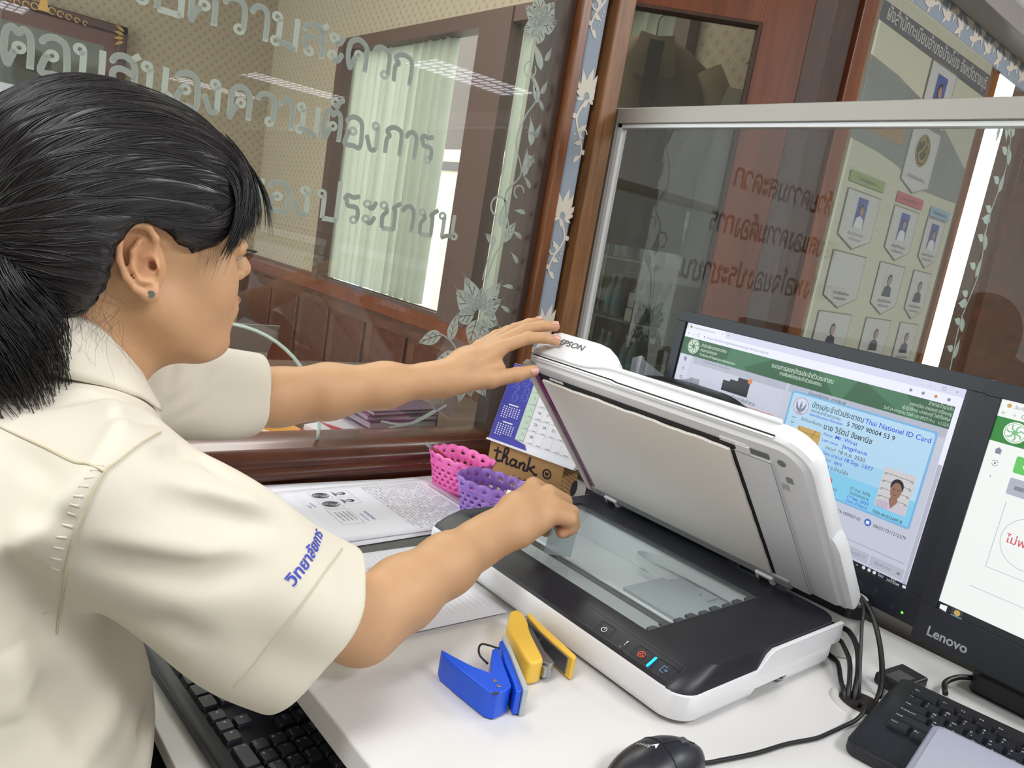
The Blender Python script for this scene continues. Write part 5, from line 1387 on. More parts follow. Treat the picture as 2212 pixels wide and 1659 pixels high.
basket('pink lattice plastic basket with a red pen in it', (.838, 1.062), math.radians(8), (240, 112, 186), .085, .122, .066, 'basket_pink')
basket('purple lattice plastic basket in front of the pink one', (.812, .934), math.radians(20), (168, 124, 214), .088, .118, .066, 'basket_purple')
pn = thing('pen', 'red pen with a grey cap leaning in the pink basket', 'pen', (.80, 1.09, DZ))
MB().tube([(.035, -.010, .045), (-.006, .008, .072)], .0035, 10, mat('pen_red', (150, 44, 48), .35)).build('barrel', parent=pn, smooth=True)
MB().tube([(-.006, .008, .072), (-.018, .013, .080)], [.0040, .0030], 10, mat('pen_cap', (150, 140, 150), .35)).build('cap', parent=pn, smooth=True)
cl_ = thing('binder_clip', 'shiny metal binder clip lying in the purple basket', 'clip', (.832, .905, DZ + .045))
MB().prism([(-.008, 0), (.008, 0), (.002, .012), (-.002, .012)], -.010, .010, 'y', steel).build('clamp', parent=cl_, bevel=.0008)
MB().tube([(-.002, -.006, .012), (-.006, -.005, .022), (-.006, .005, .022), (-.002, .006, .012)], .0008, 6, steel).build('wire_handle', parent=cl_, smooth=True)

idc = thing('plastic_card', 'clear plastic card held above the scanner glass in the right fingers', 'card', (.705, .655, .836))
MB().box((-.020, -.0004, -.020), (.016, .0004, .026), glass_mat('card_plastic', (236, 242, 244), 1.0, haze=.35, haze_rgb=(226, 232, 234)), Matrix.Rotation(math.radians(-38), 4, 'Z') @ Matrix.Rotation(math.radians(18), 4, 'X')).build('sheet', parent=idc)

# ================================================================ THINGS BEHIND THE GLASS
# poster on the jamb
po_w = mat('poster_cream', (206, 204, 184), .35, coat=.6); po_b = mat('poster_slate', (92, 94, 106), .4, coat=.6); po_card = mat('poster_white', (206, 204, 204), .4, coat=.6)
po_line = mat('poster_outline', (128, 122, 112), .4); po_ph = mat('poster_photo_blue', (66, 88, 160), .4); po_sk = mat('poster_skin', (168, 132, 116), .5); po_nv = mat('poster_navy', (44, 50, 74), .5); po_sw = mat('poster_shirt', (220, 220, 222), .5)
po_bg = mat('poster_building', (132, 138, 136), .4, coat=.6, var=(14, .15)); po_gd = mat('poster_gold', (176, 150, 60), .4); po_bk = mat('poster_black', (52, 48, 34), .4); po_t = mat('poster_text', (92, 88, 88), .5); po_lt = mat('poster_headtext', (206, 204, 200), .4)
ps = thing('poster', 'laminated organisation chart poster with rows of portrait pennants by the doorway', 'poster', (2.53, 1.185, 1.0))
Mq = frame((0, 1.176, 0), (1, 0, 0), (0, 0, 1)); inv = Pinv(ps)
MB().box((2.128, 1.1765, .90), (2.940, 1.1845, 2.072), po_w).build('board', parent=ps).matrix_parent_inverse = inv
d = Decal(Mq, eps=.0006)
d.poly([(2.129, 1.978), (2.939, 1.966), (2.939, 2.038), (2.129, 2.030)], po_b, 1)
d.text('ผังสำนักทะเบียนอำเภอบ้านโป่ง จังหวัดราชบุรี', 2.165, 1.990, .050, po_lt, 2, width=.760, bold=.012)
d.poly([(2.129, 1.886), (2.30, 1.876), (2.50, 1.850), (2.72, 1.800), (2.939, 1.72), (2.939, 1.604), (2.60, 1.600), (2.45, 1.640), (2.30, 1.655), (2.129, 1.660)], po_bg, 1)
d.rect(2.16, 1.70, 2.44, 1.76, mat('poster_orange', (160, 128, 92), .4), 2)
def face(u, v, w, h, bgm, body, l=5):
    d.rect(u - w / 2, v, u + w / 2, v + h, bgm, l)
    d.poly([(u - w * .45, v), (u - w * .35, v + h * .32), (u, v + h * .42), (u + w * .35, v + h * .32), (u + w * .45, v)], body, l + 1)
    d.circle(u, v + h * .60, w * .22, po_bk if body is not po_sw else po_bk, l + 2, 16, ry=h * .20); d.circle(u, v + h * .565, w * .18, po_sk, l + 3, 16, ry=h * .155)
def pennant(x0, x1, zt, zb, tip, top=None):
    P = [(x0, zt), (x0, zb), ((x0 + x1) / 2, tip), (x1, zb), (x1, zt)]
    d.poly(P, po_line, 3); q = .004
    d.poly([(x0 + q, zt - q), (x0 + q, zb + q * .3), ((x0 + x1) / 2, tip + q * 1.2), (x1 - q, zb + q * .3), (x1 - q, zt - q)], po_card, 4)
d.rect(2.494, 1.792, 2.690, 1.975, po_line, 3); d.rect(2.500, 1.797, 2.684, 1.969, po_card, 4); face(2.592, 1.83, .075, .115, po_ph, po_sw)
pennant(2.478, 2.686, 1.785, 1.610, 1.578)
d.circle(2.580, 1.713, .050, po_bk, 5, 30, ry=.050); d.ring(2.580, 1.713, .046, .004, po_gd, 6)
d.line(spline([(2.552, 1.735), (2.570, 1.750), (2.590, 1.735), (2.575, 1.715), (2.555, 1.700), (2.575, 1.680), (2.605, 1.690), (2.612, 1.715)], 5), .008, po_gd, 6); d.line(spline([(2.600, 1.740), (2.612, 1.728), (2.600, 1.712)], 5), .006, po_gd, 6)
d.text('สำนักทะเบียนอำเภอ', 2.582, 1.622, .018, po_t, 5, 'c', width=.13)
for x0, x1, zt, zb, m_ in ((2.170, 2.392, 1.580, 1.548, 'g'), (2.486, 2.680, 1.572, 1.540, 'r'), (2.745, 2.908, 1.566, 1.534, 'b')):
    d.rect(x0, zb, x1, zt, mat('poster_tag_' + m_, {'g': (146, 164, 104), 'r': (196, 92, 104), 'b': (142, 172, 200)}[m_], .4), 4); d.text('งานทะเบียนและบัตร', (x0 + x1) / 2, zb + .010, .016, po_t, 5, 'c', width=.11)
for r_, zt in enumerate((1.530, 1.350, 1.168, .985)):
    for c_, (x0, x1) in enumerate(((2.178, 2.388), (2.486, 2.672), (2.742, 2.892))):
        if r_ == 3: continue
        pennant(x0, x1, zt, zt - .135, zt - .170)
        xc = (x0 + x1) / 2
        if r_ == 0: face(xc, zt - .105, .062, .088, po_ph, po_sw)
        elif not (r_ == 1 and c_ == 0): face(xc, zt - .108, .070, .092, po_card, po_nv)
        d.text('เจ้าหน้าที่ปกครอง', xc, zt - .128, .014, po_t, 5, 'c', width=.10); d.text('ทะเบียนและบัตร', xc, zt - .143, .012, po_t, 5, 'c', width=.08)
o = d.build('printed_chart', parent=ps); o.matrix_parent_inverse = inv
film_m = glass_mat('laminate_film', (244, 246, 244), 1.6, rough=.12)
_nt = film_m.node_tree; _g = [n for n in _nt.nodes if n.type == 'BSDF_GLOSSY'][0]
_w = _nt.nodes.new('ShaderNodeTexWave'); _w.wave_type = 'BANDS'; _w.bands_direction = 'Z'; _w.inputs['Scale'].default_value = 55; _w.inputs['Distortion'].default_value = 1.5
_tc2 = _nt.nodes.new('ShaderNodeTexCoord'); _nt.links.new(_tc2.outputs['Object'], _w.inputs['Vector']); _b = _nt.nodes.new('ShaderNodeBump'); _b.inputs['Strength'].default_value = .5; _b.inputs['Distance'].default_value = .002
_nt.links.new(_w.outputs['Fac'], _b.inputs['Height']); _nt.links.new(_b.outputs[0], _g.inputs['Normal'])
fb = MB(); fb.add([(2.13, 1.170 , .91), (2.938, 1.170, .91), (2.938, 1.170, 2.07), (2.13, 1.170, 2.07)], [(0, 1, 2, 3)], film_m)
fbo = fb.build('laminate_film', parent=ps); fbo.matrix_parent_inverse = inv

# strip of damask paper and a white service pipe above the poster
ds = MB().box((2.13, 1.182, 2.075), (3.6, 1.19, 2.32), damask_bg); dso = ds.build('wall_strip'); struct(dso)
d = Decal(frame((0, 1.181, 0), (1, 0, 0), (0, 0, 1)))
for k in range(24):
    for a, L, w in ((80, .05, .02), (35, .045, .018), (140, .045, .018), (0, .03, .012), (200, .03, .012)):
        d.poly(leafpoly(2.18 + k * .058, 2.10 + .03 * (k % 2), L, w, math.radians(a + 25 * (k % 3)), .3), damask_fg, 1)
struct(d.build('trim_10_damask'))
tk = thing('cable_trunking', 'grey and white cable trunking under the ceiling above the poster', 'trunking', (2.9, 1.12, 2.16))
MB().box((-.9, -.03, -.012), (.9, .06, .05), mat('trunking_grey', (150, 146, 140), .5)).build('channel', parent=tk, bevel=.004)
MB().tube([(-.9, -.02, .075), (.9, -.02, .075)], .028, 20, mat('pipe_white', (206, 204, 200), .4)).build('pipe', parent=tk, smooth=True)

# open door, hinged on the jamb, swung into the other room
hx, hy = 1.985, 1.272; aD = math.radians(43)
uD = Vector((-math.cos(aD), math.sin(aD), 0)); nD = Vector((-math.sin(aD), -math.cos(aD), 0))
MD = Matrix((uD, nD, Vector((0, 0, 1)))).transposed().to_4x4(); MD.translation = Vector((hx, hy, 0))
dr = thing('open_door', 'orange-brown glazed wooden door standing open behind the partition', 'door', M=MD)
b = MB()
b.box((.005, -.02, .01), (.150, .02, 2.20), wood_door); b.box((.60, -.02, .01), (.66, .02, 2.20), wood_door)
b.box((.150, -.02, 1.905), (.60, .02, 2.20), wood_door); b.box((.150, -.02, .01), (.60, .02, .80), wood_door)
b.build('frame', parent=dr, bevel=.003)
b = MB()
for (x0, z0, x1, z1) in ((.150, .80, .158, 1.905), (.592, .80, .60, 1.905), (.158, 1.897, .592, 1.905), (.158, .80, .592, .808)): b.box((x0, -.012, z0), (x1, .024, z1), wood_dark)
b.build('glazing_bead', parent=dr)
MB().add([(.15, 0, .80), (.60, 0, .80), (.60, 0, 1.905), (.15, 0, 1.905)], [(0, 1, 2, 3)], glass_mat('door_glass', (150, 150, 140), 1.2, haze=.06, haze_rgb=(150, 146, 130))).build('pane', parent=dr)
for z_ in (1.83, 1.52, 1.0): MB().box((-.018, .010, z_ - .055), (.016, .022, z_ + .055), mat('hinge_steel', (130, 120, 110), .5, .6)).build('hinge', parent=dr, bevel=.002)

# khaki uniform shirts hanging behind the door glass
kh = mat('uniform_khaki', (152, 136, 108), .8); kh2 = mat('uniform_pale', (176, 170, 150), .8); hang = mat('hanger_green', (52, 84, 80), .5)
def hung(label, x, y, zt, m_, w=.40, L=.70, rz=0.0, inner=None):
    t = thing('hanging_shirt', label, 'shirt', (x, y, zt), rot=(0, 0, rz), group='clothes hanging behind the door glass')
    b = MB(); rings = []
    for z_, hw, dp in ((0, .05, .02), (-.03, .11, .035), (-.09, w * .5, .05), (-.2, w * .50, .07), (-.4, w * .47, .075), (-L, w * .50, .08)):
        n = 28; rings.append([(hw * math.cos(2 * math.pi * k / n) , dp * math.sin(2 * math.pi * k / n) * (1 + .25 * math.sin(5 * 2 * math.pi * k / n + z_ * 9)), z_) for k in range(n)])
    b.loft(rings, m_); o = b.build('body', parent=t, smooth=True)
    for s in (-1, 1):
        MB().tube([(s * w * .40, 0, -.08), (s * (w * .5 + .05), 0, -.22), (s * (w * .5 + .06), 0, -.36)], [.055, .06, .065], 14, m_).build('sleeve', parent=t, smooth=True)
        MB().add([(0, -.045, -.01), (s * .05, -.04, .0), (s * .07, -.075, -.12), (s * .012, -.078, -.14)], [(0, 1, 2, 3)], m_).build('collar', parent=t)
    if inner: MB().box((-.022, -.08, -.42), (.022, -.074, -.03), inner).build('undershirt', parent=t)
    MB().tube(spline([(0, 0, 0), (0, 0, .05), (.018, 0, .07), (0, 0, .09), (-.018, 0, .075)], 5), .002, 6, hang).build('hook', parent=t, smooth=True)
    return t
hung('open khaki uniform shirt with a dark vest inside, hanging behind the door glass', 1.80, 1.68, 1.88, kh, .40, .62, math.radians(-43), mat('vest_dark', (60, 50, 48), .8))
hung('pale khaki uniform shirt hanging nearest the door stile', 1.985, 1.455, 1.76, kh2, .18, .80, math.radians(-60))
MB_r = MB().tube([(1.60, 1.93, 1.965), (2.22, 1.36, 1.965)], .008, 8, steel_d)
tag(MB_r.build('clothes_rail', smooth=True), 'thin rail the uniform shirts hang from', 'rail')

# black bag lying on the display cabinet
chm = mat('bag_black', (34, 36, 38), .6)
ch = thing('travel_bag', 'black soft bag lying on top of the display cabinet', 'bag', (2.13, 1.90, 1.462))
b = MB(); b.loft([[(x, y, z) for y, z in rrect(-.19 + i, 0, .19 - i, .225 - i, .07, 6, (.08, .08, .004, .004))] for i, x in ((.03, -.09), (0, -.06), (0, .06), (.03, .09))], chm); b.build('body', parent=ch, bevel=.008)
MB().tube(spline([(-.08, -.08, .21), (-.095, -.06, .25), (-.095, .06, .25), (-.08, .08, .21)], 5), .007, 8, chm).build('strap', parent=ch, smooth=True)
cabm = mat('cabinet_grey', (128, 126, 116), .5, .3)
gc = thing('display_cabinet', 'grey framed glass display cabinet seen through the open doorway', 'cabinet', (2.13, 1.84, 0), rot=(0, 0, math.radians(-90)))
cw, cd, chh = .56, .20, 1.46
fm = MB()
for x in (-cw / 2, cw / 2 - .018):
    for y in (-cd / 2, cd / 2 - .018): fm.box((x, y, .1), (x + .018, y + .018, chh), cabm)
for z_ in (.1, .78, chh - .03): fm.box((-cw / 2, -cd / 2, z_), (cw / 2, cd / 2, z_ + .018), cabm)
fm.build('frame', parent=gc, bevel=.002)
MB().box((-cw / 2, -cd / 2, .1), (cw / 2, cd / 2, .78), mat('cabinet_dark', (46, 44, 40), .6)).build('lower_body', parent=gc)
MB().box((-cw / 2 + .01, cd / 2 - .012, .78), (cw / 2 - .01, cd / 2 - .006, chh - .03), mat('cabinet_back', (58, 58, 56), .7)).build('back_board', parent=gc)
for z_ in (1.00, 1.215): MB().box((-cw / 2 + .01, -cd / 2 + .02, z_), (cw / 2 - .01, cd / 2 - .015, z_ + .006), mat('shelf_glass_edge', (150, 166, 160), .3)).build('shelf', parent=gc)
MB().add([(-cw / 2, -cd / 2, .8), (cw / 2, -cd / 2, .8), (cw / 2, -cd / 2, chh - .03), (-cw / 2, -cd / 2, chh - .03)], [(0, 1, 2, 3)], gl_win).build('pane', parent=gc)
Mgc = Matrix.Translation((2.13, 1.84, 0)) @ Matrix.Rotation(math.radians(-90), 4, 'Z')
bot = None; bt_m = mat('bottle_clear', (186, 200, 206), .1, alpha=.6); lbl = mat('bottle_label', (120, 168, 186), .5); cap_m = mat('bottle_cap', (206, 206, 210), .4)
kk = 0
for sh, z_ in enumerate((.802, 1.010, 1.225)):
    for i in range(7):
        x = -.20 + i * .062
        if sh == 0 and i > 4: continue
        p = Mgc @ Vector((x, -.02 + .03 * (i % 2), z_))
        lb = 'water bottle on the %s cabinet shelf, number %d' % (('lowest', 'middle', 'top')[sh], i)
        lb = 'small clear bottle with a blue label standing on the %s shelf of the display cabinet' % ('lowest', 'middle', 'top')[sh]
        if bot is None:
            bot = thing('bottle', lb, 'bottle', p, group='bottles on the lowest cabinet shelf')
            MB().loft([[(r * math.cos(2 * math.pi * k / 14), r * math.sin(2 * math.pi * k / 14), zz) for k in range(14)] for r, zz in ((.018, 0), (.020, .005), (.020, .095), (.009, .125), (.009, .135))], bt_m).build('glass_body', parent=bot, smooth=True)
            MB().cyl((0, 0, .035), .0206, .04, n=14, m=lbl).build('label_band', parent=bot)
            MB().cyl((0, 0, .135), .010, .014, n=12, m=cap_m).build('cap', parent=bot)
        else:
            c_ = copy_tree(bot); c_.location = p; c_['label'] = lb; c_['group'] = 'bottles on the %s cabinet shelf' % ('lowest', 'middle', 'top')[sh]
for i in range(4):
    p = Mgc @ Vector((-.17 + i * .10, 0, chh + .012))
    if i == 0: tag(MB().tube([(.04 * math.cos(a * .314), 0, .045 + .04 * math.sin(a * .314)) for a in range(21)], .006, 8, po_gd).build('gold_wreath', smooth=True), 'gold ring ornament standing on top of the display cabinet', 'ornament').location = p
bw = thing('white_carton', 'pair of white cartons stacked on the middle cabinet shelf', 'carton', Mgc @ Vector((.06, -.07, 1.010)))
MB().box((-.03, -.015, 0), (.03, .015, .045), po_sw).build('lower_carton', parent=bw); MB().box((-.028, -.014, .050), (.028, .014, .100), po_sw).build('upper_carton', parent=bw)

# wall picture in a carved frame
pf = thing('framed_portrait', 'tall red-matted portrait in a dark frame with gilt crest on the far wall', 'picture', (.80, 5.78, 1.0))
PW = .95
zr_ = (1.25 - 1.0, 2.11 - 1.0)
b = MB(); fw = .055
x0, x1, z0, z1 = -PW / 2, .47, .02, 1.135
for q in ((x0, z0, x0 + fw, z1), (x1 - fw, z0, x1, z1), (x0, z0, x1, z0 + fw), (x0, z1 - fw, x1, z1)): b.box((q[0], -.06, q[1]), (q[2], 0, q[3]), mat('picture_frame_dark', (62, 34, 30), .4))
b.build('frame', parent=pf, bevel=.008)
d = Decal(frame((0, -.03, 0), (1, 0, 0), (0, 0, 1)), eps=.001)
d.rect(x0 + fw, z0 + fw, x1 - fw, z1 - fw, mat('mat_red', (110, 28, 36), .5), 0); d.rect(x0 + fw + .07, z0 + fw + .07, x1 - fw - .07, z1 - fw - .09, mat('portrait_grey', (112, 114, 112), .6, var=(6, .2)), 1)
d.poly([(-.26, .16), (-.22, .50), (-.05, .60), (.12, .52), (.20, .16)], mat('portrait_coat', (150, 150, 146), .6), 2); d.circle(-.04, .72, .10, mat('portrait_head', (92, 84, 78), .6), 3, 20, ry=.13); d.circle(-.04, .80, .10, po_bk, 4, 20, ry=.07)
d.build('print', parent=pf)
g_ = Decal(frame((0, -.064, 0), (1, 0, 0), (0, 0, 1)), eps=.001)
gold = mat('gilt', (168, 132, 72), .35, .6)
for s in (-1, 1):
    for k in range(5): g_.ring(s * (.045 + k * .045), 1.105 - k * .004, .018 - k * .0015, .006, gold, 0, 14, 0, 300)
    for k in range(4): g_.poly(leafpoly(s * .445, 1.10 - .02 * k, .06, .02, math.radians(90 + s * (50 + 20 * k)), .2), gold, 1)
g_.poly([(-.03, 1.09), (.03, 1.09), (.018, 1.15), (0, 1.21), (-.018, 1.15)], gold, 1)
g_.build('gilt_crest', parent=pf)
MB().add([(x0 + fw, -.035, z0 + fw), (x1 - fw, -.035, z0 + fw), (x1 - fw, -.035, z1 - fw), (x0 + fw, -.035, z1 - fw)], [(0, 1, 2, 3)], gl_win).build('glass', parent=pf)

# counter behind the glass with boxes, crate, files
wc2 = wood_mat('counter_wood', (58, 36, 22), (88, 56, 34), (1, 5, 5), 0.45, 5)
ct = thing('counter', 'dark wooden counter on the far side of the service window', 'counter', (0, 1.8, 0))
cI = Pinv(ct)
o = MB().box((-1.6, 1.28, .735), (1.30, 2.10, .765), wc2).build('countertop', parent=ct, bevel=.004); o.matrix_parent_inverse = cI
o = MB().box((-1.55, 2.02, 0), (1.25, 2.06, .735), wc2).build('front_panel', parent=ct); o.matrix_parent_inverse = cI
CT = .765
crm = mat('crate_blue', (20, 44, 104), .4)
cr_ = thing('plastic_crate', 'blue plastic crate holding two cardboard boxes behind the window', 'crate', (.50, 1.66, CT))
b = MB(); cx, cy, chh_ = .20, .16, .060
for lo, hi in (((-cx, -cy, 0), (cx, -cy + .008, chh_)), ((-cx, cy - .008, 0), (cx, cy, chh_)), ((-cx, -cy, 0), (-cx + .008, cy, chh_)), ((cx - .008, -cy, 0), (cx, cy, chh_)), ((-cx, -cy, 0), (cx, cy, .006))): b.box(lo, hi, crm)
b.build('tub', parent=cr_, bevel=.002)
MB().tube([(-cx - .006, -cy - .006, chh_), (cx + .006, -cy - .006, chh_), (cx + .006, cy + .006, chh_), (-cx - .006, cy + .006, chh_), (-cx - .006, -cy - .006, chh_)], .010, 8, crm).build('rim', parent=cr_)
MB().box((-.16, -cy - .003, .010), (.14, -cy, .045), mat('crate_label', (160, 160, 158), .6)).build('side_label', parent=cr_)
cbx = mat('box_pale_card', (168, 160, 150), .8); tpb = mat('tape_brown', (88, 56, 30), .35)
for i, (x, l) in enumerate(((.415, 'left of two taped cardboard boxes standing in the blue crate'), (.585, 'right of two taped cardboard boxes standing in the blue crate'))):
    t = thing('cardboard_carton', l, 'box', (x, 1.66, CT + .008), group='cardboard boxes in the blue crate')
    MB().box((-.072, -.11, 0), (.072, .11, .125), cbx).build('carton', parent=t, bevel=.002)
    MB().box((-.024, -.1115, .040), (.024, -.110, .126), tpb).build('tape', parent=t); 
    for s in (-1, 1): MB().box((-.072, -.0, 0), (.072, .0015, .08), cbx, Matrix.Translation((0, s * .11, .124)) @ Matrix.Rotation(math.radians(-s * 35), 4, 'X')).build('flap', parent=t)
for i, (x, y, w, h, l, rgb) in enumerate(((.42, 1.92, .16, .20, 'white paper bag leaning behind the cardboard boxes', (176, 174, 166)), (.62, 1.93, .18, .185, 'cream carton behind the right cardboard box', (156, 146, 126)), (.22, 1.75, .12, .17, 'tall cream folder stack left of the cardboard boxes', (182, 172, 140)))):
    t = thing('parcel', l, 'parcel', (x, y, CT + .0005))
    MB().loft([[(a, c, z_) for a, c in rrect(-w / 2, -.05, w / 2, .05, .006, 2)] for z_ in (0, h)], mat('parcel_%d' % i, rgb, .8)).build('wrap', parent=t, bevel=.003)
    MB().box((-w / 2 - .001, -.0505, h * .55), (w / 2 + .001, .0505, h * .60), tpb if i else mat('string', (150, 146, 130), .7)).build('band', parent=t)
# files and notebooks against the pane
px_list = [((.745, 1.335), .16, .20, .030, (104, 52, 84), 'purple bound notebook at the bottom of the stack behind the glass', 4), ((.855, 1.345), .20, .15, .0, (0, 0, 0), '', 0)]
def notebook(x, y, z_, rz, w, dp, h, rgb, label, grp='notebooks stacked behind the glass'):
    t = thing('notebook', label, 'notebook', (x, y, z_), rot=(0, 0, math.radians(rz)), group=grp)
    m_ = mat('nb_%d_%d_%d' % rgb, rgb, .55)
    b = MB(); b.box((-w / 2, -dp / 2, 0), (w / 2, dp / 2, .0018), m_); b.box((-w / 2, -dp / 2, h - .0018), (w / 2, dp / 2, h), m_); b.box((w / 2 - .002, -dp / 2, 0), (w / 2, dp / 2, h), m_); b.build('cover', parent=t)
    MB().box((-w / 2 + .002, -dp / 2 + .002, .0018), (w / 2 - .003, dp / 2 - .002, h - .0018), mat('nb_pages', (176, 166, 172), .8, var=(60, .1))).build('pages', parent=t)
    return t
zz = CT + .0005
for k, (rgb, h, l) in enumerate((((120, 70, 100), .016, 'mauve notebook at the bottom of the stack behind the glass'), ((150, 120, 140), .012, 'pale pink notebook second from the bottom of the stack'), ((96, 44, 84), .016, 'deep purple notebook in the middle of the stack'), ((128, 84, 118), .012, 'lilac notebook second from the top of the stack'), ((92, 60, 86), .010, 'dark plum notebook on top of the stack behind the glass'))):
    notebook(.865, 1.375, zz, (3, -4, 2, -2, 5)[k], .17, .13, h, rgb, l); zz += h + .0006
for k, (x, y, rz, rgb, l) in enumerate(((.735, 1.35, 20, (206, 200, 206), 'folded white leaflet beside the notebooks'), (.715, 1.335, -15, (176, 26, 48), 'red and white folder beside the notebooks'))):
    t = thing('leaflet', l, 'leaflet', (x, y, CT + .001 + .012 * (1 - k)), rot=(math.radians(4), 0, math.radians(rz)))
    MB().box((-.055, -.040, 0), (.055, .040, .010 - .004 * k), mat('leaf_%d' % k, rgb, .5)).build('cover', parent=t)
    MB().prism([(-.03, -.0405), (.01, -.0405), (-.012, .040)], .0102 - .004 * k, .0108 - .004 * k, 'z', mat('leaf_%d_b' % k, (206, 204, 208) if k else (176, 26, 48), .5)).build('triangle_print', parent=t)
t = thing('folder', 'orange-yellow document folder lying behind the glass', 'folder', (.61, 1.36, CT + .0005), rot=(0, 0, math.radians(8)))
MB().box((-.10, -.07, 0), (.075, .07, .006), mat('folder_orange', (206, 144, 54), .5)).build('cover', parent=t, bevel=.001)
MB().box((.0, -.068, .0062), (.012, .068, .0070), mat('folder_line', (232, 206, 186), .5), Matrix.Rotation(math.radians(20), 4, 'Z')).build('white_stripe', parent=t)
tag(MB().box((-.11, -.075, 0), (.11, .06, .004), mat('sheet_bluegrey', (160, 176, 186), .6)).build('blue_grey_sheet'), 'pale blue-grey sheet lying left of the orange folder', 'paper').location = (.455, 1.345, CT + .0005)
# leaning board against the wainscot
lb_ = thing('leaning_board', 'brown triangular board leaning on the wainscot behind the boxes', 'board', (1.05, 2.6, 0))
MB().prism([(-.30, .0), (.35, .0), (-.12, 1.02)], 0, .02, 'y', mat('board_brown', (84, 60, 48), .5)).build('panel', parent=lb_)
MB().box((-.29, -.012, .02), (-.25, 0, .78), wood_dark).build('edge_batten', parent=lb_)

# ================================================================ THE CLERK
def vec(*a): return np.array(a, np.float32)
def smin(a, b, k):
    h = np.clip(.5 + .5 * (b - a) / k, 0, 1); return b + (a - b) * h - k * h * (1 - h)
def smax(a, b, k): return -smin(-a, -b, k)
def sphere(P, c, r): return np.linalg.norm(P - vec(*c), axis=1) - r
def ell(P, c, r, R=None):
    q = P - vec(*c)
    if R is not None: q = q @ R
    r = vec(*r); k0 = np.linalg.norm(q / r, axis=1); k1 = np.linalg.norm(q / (r * r), axis=1)
    return k0 * (k0 - 1) / np.maximum(k1, 1e-6)
def cone(P, a, b, ra, rb):
    a, b = vec(*a), vec(*b); ab = b - a; t = np.clip(((P - a) @ ab) / float(ab @ ab), 0, 1)
    return np.linalg.norm(P - a - t[:, None] * ab, axis=1) - (ra + (rb - ra) * t)
def rot3(rx=0, ry=0, rz=0):
    return np.array((Matrix.Rotation(rz, 3, 'Z') @ Matrix.Rotation(ry, 3, 'Y') @ Matrix.Rotation(rx, 3, 'X')), np.float32)
def chain(P, pts, rs, k):
    d = None
    for i in range(len(pts) - 1):
        c = cone(P, pts[i], pts[i + 1], rs[i], rs[i + 1]); d = c if d is None else smin(d, c, k)
    return d

